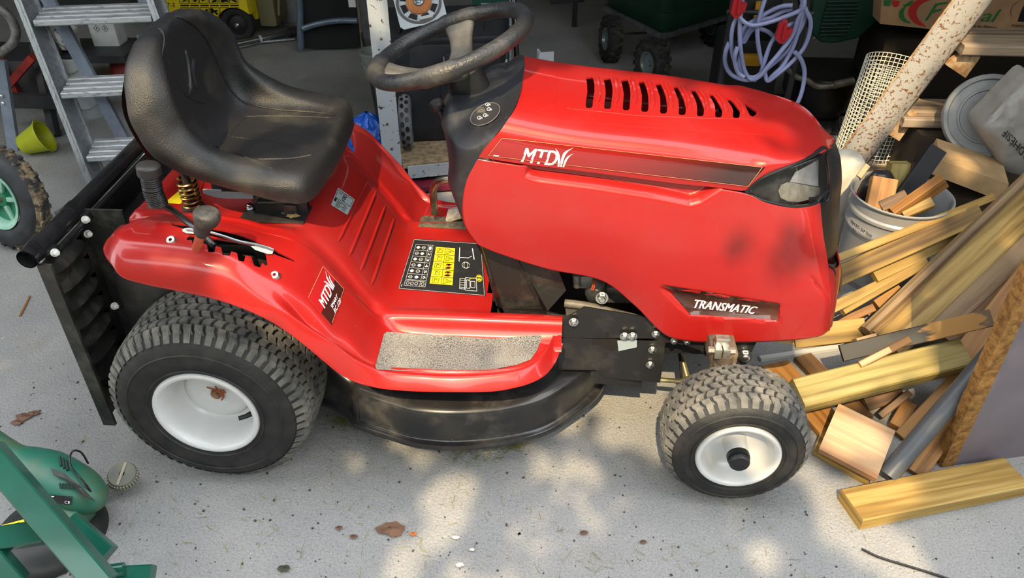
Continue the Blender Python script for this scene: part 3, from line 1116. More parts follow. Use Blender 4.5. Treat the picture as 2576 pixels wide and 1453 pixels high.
# ---- dash
D = [
    [(1205, 613, -.196), (1185, 590, -.185), (1168, 562, -.16), (1160, 545, -.10), (1158, 542, 0)],
    [(1170, 560, -.198), (1160, 545, -.188), (1150, 520, -.165), (1144, 500, -.10), (1142, 498, 0)],
    [(1166, 505, -.198), (1150, 492, -.19), (1136, 475, -.165), (1128, 458, -.10), (1127, 455, 0)],
    [(1178, 450, -.198), (1158, 440, -.19), (1142, 425, -.165), (1131, 412, -.10), (1129, 408, 0)],
    [(1204, 396, -.200), (1170, 385, -.192), (1140, 370, -.165), (1123, 352, -.10), (1120, 346, 0)],
    [(1240, 348, -.199), (1185, 365, -.188), (1140, 345, -.155), (1114, 318, -.10), (1109, 306, 0)],
    [(1276, 302, -.182), (1212, 325, -.165), (1150, 308, -.13), (1120, 280, -.09), (1112, 268, 0)],
    [(1299, 262, -.14), (1238, 282, -.12), (1165, 272, -.10), (1136, 252, -.07), (1122, 242, 0)],
    [(1312, 222, -.07), (1262, 238, -.06), (1205, 242, -.05), (1165, 238, -.04), (1140, 232, 0)],
    [(1316, 195, 0), (1290, 200, 0), (1262, 206, 0), (1235, 214, 0), (1205, 222, 0)],
]
Gd = spline_grid([Wl(r) for r in D], 6, 6)
mb = MB(); mb.grid(Gd)
mb.grid([[Vector((p.x, -p.y, p.z)) for p in r] for r in Gd])
dash = mb.build('dashboard', DASHM, mower); bvD0 = bvh_of(dash)
top_c = MB()
# the raised cowl behind the column, up against the hood edge
cw = [[(1216, 186, .20), (1236, 166, .20), (1278, 156, .20), (1312, 160, .19)], [(1218, 180, .12), (1240, 172, .11), (1278, 170, .12), (1312, 170, .13)], [(1240, 212, .0), (1262, 200, .02), (1290, 196, .03), (1316, 200, .03)]]
top_c.grid(spline_grid([[W(a, b, y=c) for a, b, c in r] for r in cw], 6, 6)); top_c.build('cowl', DASHM, mower)
bvD = bvh_of(dash)
mb = MB()
cpt = hit(bvD, 1222, 290, 0)
q_switch = [(1172, 330), (1245, 350), (1262, 262), (1195, 240)]
KEYM = mat('switch_plate', (.03, .03, .032), .35)
pad = [(1222 + 37 * math.cos(t) - 6 * math.sin(t), 290 + 27 * math.sin(t) * 1.0 - 8 * math.cos(t)) for t in [i * 2 * math.pi / 28 for i in range(28)]]
patch(pad, bvD, 'key_switch', KEYM, mower, .003)
pl = MB()
ol = cr([Vector((a, b, 0)) for a, b in [(1178, 318), (1175, 300), (1187, 278), (1215, 258), (1275, 242), (1281, 248), (1275, 280), (1270, 298), (1225, 312), (1190, 323)]], 4, True)
P = [hit(bvD, v_.x, v_.y, .0005) for v_ in ol]
if all(P): pl.tube(P, .0011, 6, closed=True); pl.build('plate_outline', DASHM, mower)
c0 = hit(bvD, 1211, 284, .003)
if c0:
    kh = MB(); n_ = (CAM - c0).normalized() * .4 + Vector((-.25, -.45, .8)); kh.lathe(c0, n_, [(0, .001), (.0075, .001), (.008, .0025), (.0095, .0025), (.0105, -.001)], 20); kh.build('key_hole', mat('key_metal', (.07, .067, .055), .5, .3), mower)
    kr = MB(); kr.tube([p_ for p_ in (hit(bvD, a, b, .0035) for a, b in pad) if p_], .0011, 6, closed=True); kr.build('key_ring', mat('ring_grey', (.12, .12, .12), .4), mower)
ic = MB()
for px, py in ((1227, 267), (1231, 279), (1222, 294), (1207, 300)):
    ring = [(px + 5 * math.cos(t), py + 3.8 * math.sin(t)) for t in [i * 2 * math.pi / 14 for i in range(14)]]
    P = [hit(bvD, a, b, .0045) for a, b in ring]
    if all(P): ic.tube(P, .0006, 5, closed=True)
    for dx in (-3, 0, 3):
        a = hit(bvD, px + dx + 4, py - 1, .0045); b = hit(bvD, px + dx + 4, py + 2.5, .0045)
        if a and b: ic.tube([a, b], .0005, 4)
ic.build('switch_symbols', WHITE, mower)
# pull knob left of the dash
kn = MB()
a = W(1114, 296, y=-.06); b = W(1098, 262, y=-.06)
d = (b - a).normalized()
kn.tube([a - d * .02, b - d * .012], .0075, 12)
kn.lathe(b, d, [(.008, -.014), (.0145, -.010), (.016, -.003), (.0155, .004), (.012, .008), (0, .009)], 20)
kn.build('throttle_knob', BLK, mower)
# ---- steering column and wheel
SWC = Vector((.527, 0, .928)); tilt = R(19)
ax = Vector((-math.sin(tilt), 0, math.cos(tilt))); ex = Vector((math.cos(tilt), 0, math.sin(tilt))); ey = Vector((0, 1, 0))
mb = MB()
base = Vector((.578, 0, .80)); hub = SWC - ax * .058 + ex * .008
mb.tube([base - Vector((0, 0, .02)), base, hub - ax * .004], [.050, .047, .041], 28)
mb.lathe(base, (hub - base).normalized(), [(.055, -.006), (.056, .004), (.049, .010)], 28)
mb.build('steering_column', BLK, mower)
sw = MB()
n_ = 96
pts = []; rad = []
for i in range(n_):
    t = 2 * math.pi * i / n_
    pts.append(SWC + ex * math.cos(t) * .170 + ey * math.sin(t) * .170)
    deg = math.degrees(t) % 360
    spoke = min(abs((deg - q + 180) % 360 - 180) for q in (90, 180, 270))
    rad.append(.0172 + (.0012 * math.sin(t * 48) if spoke > 24 else 0) + (.003 if spoke < 12 else 0))
sw.tube(pts, rad, 16, closed=True)
SWM = mat('wheel_rubber', (.022, .022, .024), .38, col2=(.10, .092, .078), vscale=7, thr=(.5, .8), bump=.4, bscale=160)
swo = sw.build('steering_wheel', SWM, mower)
SPM = mat('spoke_plastic', (.045, .042, .038), .5, col2=(.16, .15, .13), vscale=8, thr=(.35, .75), bump=.15, bscale=300)
for ang in (90, 180, 270):
    d = ex * math.cos(R(ang)) + ey * math.sin(R(ang)); s_ = ax.cross(d)
    m_ = MB()
    rows = []
    for k, (rr, hh, wd) in enumerate([(.172, .0, .042), (.155, -.004, .036), (.125, -.022, .027), (.085, -.040, .025), (.045, -.047, .028), (.0, -.048, .030)]):
        c = SWC + d * rr + ax * hh
        rows.append([c - s_ * wd - ax * .010, c - s_ * wd, c - s_ * wd * .7 + ax * .006, c + ax * .004, c + s_ * wd * .7 + ax * .006, c + s_ * wd, c + s_ * wd - ax * .010])
    m_.grid(spline_grid(rows, 3, 5))
    so = m_.build('spoke', SPM, swo); solid(so, .008)
m_ = MB(); m_.lathe(SWC - ax * .05, ax, [(.044, -.016), (.046, 0), (.043, .010), (.03, .014), (0, .015)], 28); m_.build('hub', SPM, swo)
# ---- seat
S = [
    [(.222, -.222, .657), (.238, -.212, .657), (.249, -.185, .657), (.254, -.15, .657), (.258, -.10, .658), (.261, 0, .659)],
    [(.214, -.227, .660), (.233, -.222, .688), (.246, -.19, .692), (.253, -.15, .692), (.257, -.1, .690), (.260, 0, .689)],
    [(.198, -.228, .662), (.213, -.229, .697), (.226, -.202, .714), (.234, -.15, .715), (.239, -.1, .711), (.243, 0, .709)],
    [(.165, -.228, .668), (.17, -.232, .703), (.175, -.205, .724), (.18, -.16, .722), (.18, -.122, .711), (.18, 0, .707)],
    [(.09, -.228, .689), (.09, -.235, .717), (.09, -.21, .742), (.09, -.168, .738), (.09, -.132, .711), (.09, 0, .703)],
    [(.025, -.227, .708), (.025, -.236, .742), (.03, -.212, .772), (.035, -.174, .764), (.03, -.142, .714), (.03, 0, .703)],
    [(-.03, -.225, .730), (-.025, -.237, .772), (-.012, -.213, .806), (.002, -.178, .798), (-.016, -.150, .724), (-.020, 0, .709)],
    [(-.074, -.222, .766), (-.064, -.237, .810), (-.028, -.215, .850), (-.010, -.180, .845), (-.042, -.150, .764), (-.046, 0, .752)],
    [(-.095, -.216, .825), (-.085, -.232, .858), (-.040, -.212, .890), (-.018, -.174, .892), (-.053, -.142, .835), (-.058, 0, .835)],
    [(-.103, -.198, .895), (-.088, -.208, .913), (-.046, -.190, .930), (-.030, -.152, .926), (-.058, -.122, .898), (-.065, 0, .900)],
    [(-.106, -.165, .945), (-.092, -.170, .956), (-.058, -.155, .963), (-.046, -.122, .956), (-.062, -.095, .940), (-.068, 0, .945)],
    [(-.107, -.110, .975), (-.094, -.112, .982), (-.066, -.102, .984), (-.060, -.08, .978), (-.065, -.06, .970), (-.070, 0, .976)],
    [(-.109, -.085, .978), (-.103, -.08, .985), (-.088, -.07, .989), (-.082, -.055, .988), (-.08, -.04, .987), (-.078, 0, .989)],
    [(-.115, -.09, .970), (-.117, -.08, .972), (-.118, -.06, .974), (-.118, -.04, .975), (-.118, -.02, .976), (-.118, 0, .977)],
    [(-.122, -.19, .86), (-.124, -.16, .86), (-.126, -.12, .86), (-.126, -.08, .86), (-.126, -.04, .86), (-.126, 0, .86)],
    [(-.085, -.21, .735), (-.10, -.18, .735), (-.105, -.13, .735), (-.105, -.09, .735), (-.105, -.05, .735), (-.105, 0, .735)],
]
# columns follow y; turn (x, y, z) rows into half rows ending on the middle
Sv = [[Vector((p[0], p[1], p[2] if p[2] < .80 else .80 + (p[2] - .80) * .87)) for p in r] for r in S]
Gs = spline_grid(Sv, 6, 6)
mb = MB(); mb.grid(mirror(Gs)); seat = mb.build('seat', VINYL, mower, auto=70)
hem = [r[0] for r in Gs]; nfr = 13 * 6
pipe = MB(); ln = [r[24] for r in Gs[14:73]]
for sg in (1, -1): pipe.tube([Vector((p.x + .001, p.y * sg, p.z + .001)) for p in ln], .0026, 6)
pipe.build('seam', VINYL, seat)
bvSeat = bvh_of(seat)
em = MB()
for pl_, r_ in (([(466, 125), (473, 155), (477, 190), (480, 232)], .005), ([(487, 147), (484, 175), (487, 200), (494, 225)], .005), ([(455, 165), (468, 195), (475, 215), (478, 238)], .002), ([(474, 240), (484, 234), (496, 222)], .0022)):
    P = [hit(bvSeat, v_.x, v_.y, -.0005) for v_ in cr([Vector((a, b, 0)) for a, b in pl_], 5)]
    if all(P): em.tube(P, [.0012] + [r_] * (len(P) - 2) + [.0012], 6)
em.build('embossed_mark', VINYL, seat)
rd = MB()
for pl_ in ([(612, 292), (680, 291), (760, 292), (840, 296)], [(574, 342), (640, 350), (700, 358), (790, 372)], [(520, 365), (580, 378), (640, 405), (690, 425)], [(620, 293), (600, 312), (580, 335), (575, 342)],
            [(408, 95), (435, 180), (470, 240), (520, 262)]):
    P = [hit(bvSeat, v_.x, v_.y, -.0012) for v_ in cr([Vector((a, b, 0)) for a, b in pl_], 6)]
    P = [p for p in P if p]
    if len(P) > 3: rd.tube(P, [.0005] + [.0030] * (len(P) - 2) + [.0005], 6)
rd.build('moulded_line', VINYL, seat)
pan = MB(); pan.box((.12, 0, .650), (.20, .26, .012), bev=.004); pan.box((.10, 0, .632), (.2, .20, .04)); pan.build('seat_pan', BLKM, mower)
# ---- spring, bracket, battery under the seat
sp = MB(); a = W(487, 522, y=-.115); hts = .074
sp.tube([a + Vector((.019 * math.cos(t), .019 * math.sin(t), hts * t / (2 * math.pi * 6.5))) for t in [i * 2 * math.pi * 6.5 / 150 for i in range(151)]], .0036, 8)
sp.build('seat_spring', BRASS, mower)
cu = MB(); cu.lathe(a + Vector((0, 0, -.004)), (0, 0, 1), [(.028, 0), (.028, .006), (.024, .012), (.012, .014)], 24); cu.tube([a, a + Vector((0, 0, hts + .03))], .009, 12); cu.build('spring_cup', BLKM, mower)
br = MB()
br.box((.125, -.12, .569), (.15, .075, .006), bev=.002); br.box((.13, -.085, .60), (.13, .006, .06), bev=.002); br.box((.14, -.118, .590), (.12, .006, .04), bev=.002); br.tube([(.09, -.124, .60), (.17, -.124, .604)], .005, 8); br.box((.165, -.128, .585), (.03, .012, .03), bev=.003)
br.tube([(.08, -.12, .60), (.10, -.12, .622), (.18, -.12, .625), (.20, -.12, .60)], .006, 8)
bro = br.build('seat_bracket', BLKM, mower)
for px, py in ((630, 523), (716, 530)):
    bb = MB(); hexbolt(bb, W(px, py, z=.5725), (0, -.1, 1), .008, .010); bb.build('bracket_bolt', CHROME, bro)
bt = MB(); bt.box((.03, .015, .585), (.17, .10, .05), bev=.003); bto = bt.build('battery', mat('battery_black', (.02, .022, .028), .4), mower)
bt = MB(); bt.box((.03, -.037, .568), (.21, .006, .024)); bt.build('battery_strap', GREYP, bto)
bt = MB(); bt.box((.06, -.0, .6112), (.09, .075, .002)); bt.build('battery_label', YEL, bto)
ys = pad_px([(412, 512), (462, 470), (470, 478), (474, 500), (452, 514), (425, 512)], bvB, YEL, 'warning_label')
# ---- levers
lv = MB()
pts = [W(398, 518, y=-.255)] + [hit(bvB0, a, b, o_) for a, b, o_ in ((405, 534, .026), (430, 550, .022), (470, 573, .014), (505, 590, .006), (540, 605, -.012))]
lv.tube(cr(pts, 5), .0068, 12); lvo = lv.build('gear_lever', mat('lever_rod', (.05, .05, .055), .25, .8), mower)
gp = MB()
P = cr([W(a, b, y=-.255) for a, b in ((372, 412), (375, 430), (380, 455), (386, 485), (396, 508), (399, 520))], 6)
rad = []
for i in range(len(P)):
    k = i / (len(P) - 1)
    rad.append((.024 if k < .28 else .0185 + .0012 * math.sin(i * 2.6)) * (1 if k < .85 else 1 - .6 * (k - .85) / .15))
rad[0] = .016; rad[1] = .022
gp.tube(P, rad, 18)
for i in range(16):
    k = .3 + .55 * i / 15; q = P[int(k * (len(P) - 1))]; d = (P[min(len(P) - 1, int(k * (len(P) - 1)) + 1)] - q)
    if d.length > 0:
        a_, b_ = frame_of(d); q = P[0].lerp(P[-1], 0) * 0 + q
gp.build('grip', mat('grip_rubber', (.02, .02, .021), .42, bump=.2, bscale=300), lvo)
rb = MB()
for i in range(17):
    k = .30 + .56 * i / 16; f_ = k * (len(P) - 1); i0 = int(f_); q = P[i0].lerp(P[min(i0 + 1, len(P) - 1)], f_ - i0); d = (P[min(i0 + 2, len(P) - 1)] - P[max(i0 - 1, 0)]).normalized()
    a_, b_ = frame_of(d)
    rb.tube([q + (a_ * math.cos(t) + b_ * math.sin(t)) * .0192 for t in [j * 2 * math.pi / 16 for j in range(16)]], .0013, 5, closed=True)
rb.build('grip_ribs', BLK, lvo)
l2 = MB(); a = hit(bvB0, 495, 624, 0); b = W(505, 588, y=a.y - .006)
l2.tube([a - Vector((0, 0, .03)), a, b], .0095, 12); l2o = l2.build('height_lever', mat('rusty_red_tube', (.33, .035, .02), .5, col2=(.45, .10, .04), vscale=50), mower)
k2 = MB()
P = cr([W(506, 592, y=a.y - .006), W(508, 580, y=a.y - .006), W(512, 565, y=a.y - .007), W(519, 548, y=a.y - .008), W(521, 535, y=a.y - .008), W(521, 527, y=a.y - .008)], 4)
k2.tube(P, [.011, .012, .0145, .015, .0155, .016, .0165, .017, .018, .020, .0225, .024, .0255, .026, .026, .0255, .0245, .023, .020, .016, .008], 18)
k2.build('lever_knob', mat('knob_worn', (.028, .027, .026), .5, col2=(.12, .11, .09), vscale=35, thr=(.5, .85), bump=.2, bscale=300), l2o)
rb = MB()
for i in range(7):
    q = P[3 + i].lerp(P[4 + i], .3); d = (P[6 + i] - P[2 + i]).normalized(); a_, b_ = frame_of(d); rr = [.0135, .0145, .0152, .0158, .016, .0165, .017][i]
    rb.tube([q + (a_ * math.cos(t) + b_ * math.sin(t)) * rr for t in [j * 2 * math.pi / 16 for j in range(16)]], .0011, 5, closed=True)
rb.build('knob_ribs', BLK, l2o)
rg = MB(); P = [hit(bvB0, a, b, .007) for a, b in ((470, 584), (520, 590), (560, 601), (600, 614), (640, 621), (668, 628), (684, 634))]
rg.tube(cr(P, 4), .0030, 8); rg.build('height_indicator', mat('bare_steel', (.28, .28, .29), .4, .9), mower)
STICK = mat('silver_label', (.36, .40, .42), .35)
pad_px([(458, 580), (466, 577), (500, 583), (500, 592), (470, 590), (460, 586)], bvB0, STICK, 'speed_label', .003)
pad_px([(628, 622), (650, 622), (680, 625), (687, 632), (683, 642), (672, 642), (640, 632)], bvB0, STICK, 'height_label', .004)
# ---- cover between platform and hood
COVER = mat('cover_plastic', (.014, .011, .010), .3, col2=(.06, .05, .042), vscale=18, thr=(.55, .85), bump=.15, bscale=200)
A = [[W(1203, 606, y=-.125), W(1228, 690, y=-.125), W(1250, 772, y=-.125)],
     [W(1212, 606, y=-.145), W(1240, 690, y=-.148), W(1264, 776, y=-.15)],
     [W(1300, 640, y=-.15), W(1330, 710, y=-.152), W(1360, 778, y=-.155)],
     [W(1310, 640, y=-.146), W(1338, 710, y=-.148), W(1366, 778, y=-.15)],
     [W(1400, 668, y=-.15), W(1424, 730, y=-.15), W(1378, 782, y=-.165)]]
A = [[W(1203, 600, y=.0)] + [W(1230, 690, y=0.0)] + [W(1252, 768, y=0.0)]] + A
mb = MB()
rows = [[p for p in c] for c in A]
mb.grid(rows)
mb.grid([[W(1264, 776, y=-.15), W(1366, 779, y=-.152), W(1385, 783, y=-.165)], [W(1270, 786, y=-.17), W(1366, 788, y=-.175), W(1420, 792, y=-.185)]])
cov = mb.build('tunnel_cover', COVER, mower, smooth=False); solid(cov, .003)
gs = MB(); gs.tube([W(1206, 612, y=-.135), W(1250, 768, y=-.14)], .0022, 6); gs.tube([W(1296, 645, y=-.156), W(1330, 712, y=-.158), W(1362, 778, y=-.16)], .003, 6); gs.build('cover_seam', COVER, cov)
# ---- engine, mostly in the dark under the hood
ALU = mat('cast_aluminium', (.20, .20, .195), .5, .7, col2=(.09, .085, .075), vscale=20, bump=.2, bscale=100)
en = MB()
en.box((1.10, .0, .50), (.36, .26, .22), bev=.02); en.lathe((1.08, 0, .62), (0, 0, 1), [(0, 0), (.11, 0), (.115, .02), (.10, .05), (.03, .06), (0, .06)], 28)
eng = en.build('engine', mat('engine_dark', (.03, .03, .032), .6), mower)
e2 = MB(); c = W(1500, 735, y=-.14); e2.lathe(c + Vector((0, .03, -.02)), (0, -.2, .4), [(.022, -.02), (.026, 0), (.026, .03), (.02, .045), (0, .05)], 20)
e2.cyl(W(1450, 690, y=-.14), W(1452, 720, y=-.14), .009); e2.box(W(1475, 705, y=-.13), (.03, .02, .035), bev=.004)
e2.box(W(1560, 735, y=-.11), (.12, .03, .05), bev=.012); e2.build('carburettor', ALU, eng)
hexb = MB(); hexbolt(hexb, W(1514, 748, y=-.17), (0, -1, .3), .011, .016); hexb.build('drain_bolt', CHROME, eng)
wr = MB(); wr.tube(cr([W(1488, 728, y=-.16), W(1492, 715, y=-.165), W(1495, 705, y=-.15)], 4), .0016, 6); wr.tube(cr([W(1492, 730, y=-.16), W(1496, 718, y=-.165), W(1497, 706, y=-.15)], 4), .0016, 6); wr.build('wire', mat('wire_orange', (.7, .09, .02), .4), eng)
# ---- frame and front axle
fm = MB()
def plate(mb, pts, y, th=.004):
    mb.prism([W(a, b, y=y) for a, b in pts], Vector((0, th, 0)))
plate(fm, [(1385, 790), (1425, 796), (1440, 790), (1470, 772), (1640, 800), (1690, 853), (1905, 856), (1870, 930), (1850, 960), (1840, 955), (1760, 880), (1700, 862), (1664, 862), (1640, 851), (1400, 850)], -.19)
fm.prism([W(1403, 851, y=-.194), W(1674, 859, y=-.194), W(1662, 955, y=-.194), (W(1660, 962, y=-.194)), W(1512, 950, y=-.194), W(1500, 930, y=-.194), W(1405, 930, y=-.194)], Vector((0, .003, 0)))
fm.box((.93, .19, .27), (.42, .004, .16)); fm.box((.6, 0, .24), (1.3, .3, .03)); 
fm.prism([W(1486, 938, y=-.196), W(1505, 934, y=-.196), W(1515, 950, y=-.196), W(1615, 965, y=-.196), W(1615, 975, y=-.196), W(1490, 963, y=-.196)], Vector((0, .02, 0)))
frm = fm.build('frame', BLKM, mower, smooth=False)
for px, py, r in ((1443, 809, .0085), (1571, 845, .0085), (1591, 845, .0085), (1641, 879, .0075), (1635, 916, .0075), (1649, 839, .007), (1695, 856, .0065), (1728, 858, .0065)):
    hb = MB(); hexbolt(hb, W(px, py, y=-.197), (0, -1, .08), r, .008); hb.build('frame_bolt', CHROME, frm)
hb = MB(); hexbolt(hb, W(1873, 893, y=-.193), (0, -1, .08), .0125, .014); hb.build('frame_bolt', CHROME, frm)
tb = MB(); tb.prism([W(1553, 858, y=-.199), W(1602, 857, y=-.199), W(1602, 873, y=-.199), W(1556, 883, y=-.199)], Vector((0, .003, 0))); tb.build('grey_tab', GREYP, frm, smooth=False)
wn = MB(); wn.prism([W(1490, 856, y=-.1975), W(1552, 858, y=-.1975), W(1556, 872, y=-.1975), W(1545, 880, y=-.1975), W(1528, 878, y=-.1975), W(1518, 866, y=-.1975), W(1490, 866, y=-.1975)], Vector((0, .002, 0)))
wn.lathe(W(1528, 842, y=-.1925), (0, -1, 0), [(0, .0005), (.0045, .0005)], 12)
wn.build('frame_opening', mat('dark_gap', (.008, .006, .005), .9), frm, smooth=False)
tr = MB(); tr.tube(cr([W(1420, 762, y=-.16), W(1480, 770, y=-.165), W(1560, 790, y=-.17), W(1625, 806, y=-.175)], 5), .010, 12); tr.build('brake_rod', mat('dirty_black', (.04, .037, .033), .5, col2=(.16, .14, .11), vscale=30), frm)
lg = MB(); lg.grid([[W(1420, 757, y=-.13), W(1640, 800, y=-.13)], [W(1425, 790, y=-.186), W(1640, 803, y=-.186)]]); lgo = lg.build('frame_ledge', mat('dusty_black', (.10, .09, .075), .8, col2=(.04, .037, .033), vscale=20), frm); solid(lgo, .003)
KP = mat('axle_iron', (.05, .04, .034), .65, .2, col2=(.20, .14, .09), vscale=22, bump=.4, bscale=90)
k = MB(); kb = Vector((1.165, -.275, .20)); kt = Vector((1.155, -.275, .335))
k.tube([kb, kb + (kt - kb) * .82, kb + (kt - kb) * .84, kt], [.026, .026, .020, .020], 22); k.box((1.155, -.20, .315), (.06, .16, .05), bev=.006); k.beam((1.155, -.21, .31), (1.155, .28, .31), .05, .05, bev=.006)
k.tube([(1.165, .275, .20), (1.155, .275, .335)], .026, 18)
k.beam(kb + Vector((0, -.002, .0)), Vector((1.188, -.33, .166)), .04, .045, bev=.006); k.beam(Vector((1.165, .275, .2)), Vector((1.188, .33, .166)), .04, .045)
k.tube([Vector((1.188, -.44, .166)), Vector((1.188, -.28, .166))], .012, 12); k.tube([Vector((1.188, .44, .166)), Vector((1.188, .28, .166))], .012, 12)
k.tube([Vector((0, -.34, .229)), Vector((0, .34, .229))], .016, 12)
axl = k.build('front_axle', KP, mower)
n_ = MB(); c = W(1815, 881, y=-.28); n_.tube([c + Vector((-.03, -.0, 0)), c + Vector((-.016, 0, 0))], .008, 6); n_.tube([c + Vector((.016, 0, 0)), c + Vector((.030, 0, 0))], .008, 6); n_.box(c + Vector((-.009, 0, .0)), (.016, .03, .026), bev=.002); n_.box(c + Vector((.009, 0, .0)), (.016, .03, .026), bev=.002); n_.box(c + Vector((0, .01, .02)), (.03, .02, .02), bev=.002)
n_.build('axle_clamp', mat('clamp_steel', (.50, .49, .44), .35, .9, col2=(.33, .2, .1), vscale=60, thr=(.5, .8)), axl)
ti = MB(); ZINC = mat('yellow_zinc', (.42, .37, .22), .35, .8, var=.3, vscale=40)
ti.tube([W(1660, 955, y=-.13), W(1712, 958, y=-.14), W(1765, 938, y=-.16)], .0065, 10); ti.tube([W(1714, 895, y=-.05), W(1738, 985, y=-.13)], .008, 10); ti.build('tie_rod', ZINC, axl)
t2 = MB(); t2.tube([W(1708, 870, y=-.04), W(1716, 960, y=-.13)], .004, 8); t2.tube([W(1712, 958, y=-.14), W(1718, 985, y=-.15)], .006, 8); t2.build('steering_arm', BLKM, axl)
# ---- mowing deck
lowp = [(779, 1012, .09), (829, 1028, .085), (870, 1052, .075), (893, 1076, .068), (982, 1107, .066), (1040, 1124, .066), (1123, 1132, .066), (1206, 1129, .066), (1289, 1118, .066), (1372, 1095, .068), (1435, 1057, .07), (1497, 1008, .074), (1524, 970, .080)]
P0 = [W(a, b, z=c) for a, b, c in lowp]
ctr = Vector((.55, .15, 0))
def ins(p, d, dz):
    v = Vector((ctr.x - p.x, ctr.y - p.y, 0)).normalized()
    return p + v * d + Vector((0, 0, dz))
rows = [[p.copy() for p in P0], [ins(p, .002, .012) for p in P0], [ins(p, .014, .017) for p in P0], [ins(p, .018, .035) for p in P0], [ins(p, .022, .085) for p in P0], [ins(p, .030, .102) for p in P0], [ins(p, .060, .112) for p in P0], [ins(p, .12, .118) for p in P0], [ins(p, .22, .12) for p in P0]]
for j, r in enumerate(rows):
    for i in (0, 1, 2):
        if j > 2: r[i] = r[i] + Vector((0, 0, .03 * (2 - i) / 2))
mb = MB(); mb.grid(spline_grid(rows, 6, 3)); 
mb.grid([[Vector((p.x, -p.y + .1, p.z)) for p in r] for r in spline_grid(rows, 2, 2)])
deck = mb.build('mowing_deck', mat('deck_paint', (.016, .016, .017), .3, col2=(.10, .09, .075), vscale=11, thr=(.52, .85), coat=.4), mower); solid(deck, .003)
for px, py in ((1137, 1112), (1405, 1052)):
    dp = MB(); q = W(px, py, z=.075); v = Vector((ctr.x - q.x, ctr.y - q.y, 0)).normalized(); dp.tube([q, q - v * .006 + Vector((0, 0, .002))], .004, 8); dp.cyl(q + Vector((0, 0, -.006)), q + Vector((0, 0, .014)), .004)
    dp.build('deck_stud', CHROME, deck)
sd2 = MB(); pts = [ins(p, .0, .05 + .0) for p in P0[2:5]]
sd2.tube([ins(P0[3], .006, -.0), ins(P0[3], .016, .03), ins(P0[3], .021, .09), ins(P0[3], .06, .115)], .003, 6); sd2.build('deck_seam', BLKM, deck)
ub = MB(); ub.box((.30, 0, .20), (1.0, .38, .10), bev=.02); ub.box((-.08, -.1, .38), (.30, .30, .20), bev=.01); ub.box((.42, 0, .26), (.55, .5, .05)); ub.box((.1, 0, .4), (.3, .3, .2), bev=.01)
ub.build('gearbox', BLKM, mower)
# ---- rear plate with louvres and the catcher frame's tubes
RX = -.312
PLT = mat('plate_dirty', (.018, .018, .018), .45, col2=(.075, .07, .055), vscale=24, thr=(.48, .8), bump=.3, bscale=150)
rp = MB()
out = [(.0, 0)]
ytop, ybot = W(104, 668, x=RX), W(258, 1052, x=RX)
rp.box((RX, 0, .33), (.006, .70, .46)); 
rp.box((RX + .012, -.347, .33), (.030, .008, .47)); rp.box((RX + .012, .347, .33), (.030, .008, .47))
for ydiv in (-.16,):
    rp.box((RX + .05, ydiv, .36), (.10, .006, .46))
rpo = rp.build('rear_plate', PLT, mower, smooth=False)
for i in range(8):
    z = .520 - i * .052
    l_ = MB()
    rows = []
    for k in range(7):
        y = -.325 + .135 * k / 6
        hgt = .016 * math.sin(math.pi * k / 6) ** .4
        rows.append([Vector((RX + .003, y, z + .022)), Vector((RX + .003 + hgt * .8, y, z + .006)), Vector((RX + .003 + hgt, y, z)), Vector((RX + .003, y, z - .002))])
    l_.grid(rows); l_.build('louvre', PLT, rpo)
tu = MB()
TB = mat('tube_black', (.014, .014, .015), .22, var=.4, vscale=30, coat=.3)
ta, tb_ = Vector((RX - .01, -.362, .586)), Vector((RX - .01, .40, .586))
tu.tube([ta, tb_], .021, 18, caps=False); tu.tube([ta, tb_], .018, 18, caps=False)
tu.tube([Vector((RX + .022, -.33, .574)), Vector((RX + .022, .38, .574))], .007, 10)
tuo = tu.build('catcher_tube', TB, mower)
for y in (-.315, -.17):
    cl = MB(); cl.tube([Vector((RX - .01, y - .016, .586)), Vector((RX - .01, y + .016, .586))], .0235, 18); cl.box((RX + .012, y, .577), (.03, .03, .02), bev=.004); cl.build('tube_clamp', TB, tuo)
NYL = mat('nylon_nut', (.62, .62, .58), .4)
for p in (W(137, 635, x=RX + .03), W(214, 552, x=RX + .03), W(220, 588, x=RX + .02), W(287, 769, x=-.26)):
    nb = MB(); hexbolt(nb, p, (1, -.6, .3), .0065, .012); nb.build('nylon_nut', NYL, rpo)
rf = MB(); rf.prism([W(282, 690, y=-.16), W(520, 720, y=-.16), W(560, 800, y=-.16), W(330, 850, y=-.16), W(300, 800, y=-.16)], Vector((0, .01, 0))); rf.tube([W(310, 780, y=-.165), W(500, 785, y=-.165)], .006, 8)
rf.box((-.16, 0, .40), (.26, .30, .22)); rf.build('rear_frame', BLKM, mower, smooth=False)
ca = MB(); ca.tube(cr([W(370, 722, y=-.2), W(385, 740, y=-.22), W(405, 745, y=-.22), W(415, 725, y=-.2)], 5), .004, 8); ca.tube([W(505, 755, y=-.2), W(528, 780, y=-.2)], .009, 10); ca.build('cable', BLK, mower)
# ---- brake pedal on the far side
pe = MB(); pe.tube(cr([W(1135, 450, y=.20), W(1118, 452, y=.20), W(1100, 458, y=.21), W(1090, 478, y=.225), W(1091, 505, y=.25), W(1093, 535, y=.27)], 5), .0105, 14)
peo = pe.build('brake_pedal', mat('worn_chrome', (.42, .38, .30), .35, .9, col2=(.12, .10, .08), vscale=30), mower)
pp = MB(); pp.box((.50, .285, .35), (.09, .06, .012), bev=.003, rot=Matrix.Rotation(R(-20), 3, 'Y')); pp.build('pedal_pad', mat('pedal_pad', (.35, .32, .27), .8, var=.4, vscale=60, bump=.5, bscale=200), peo)
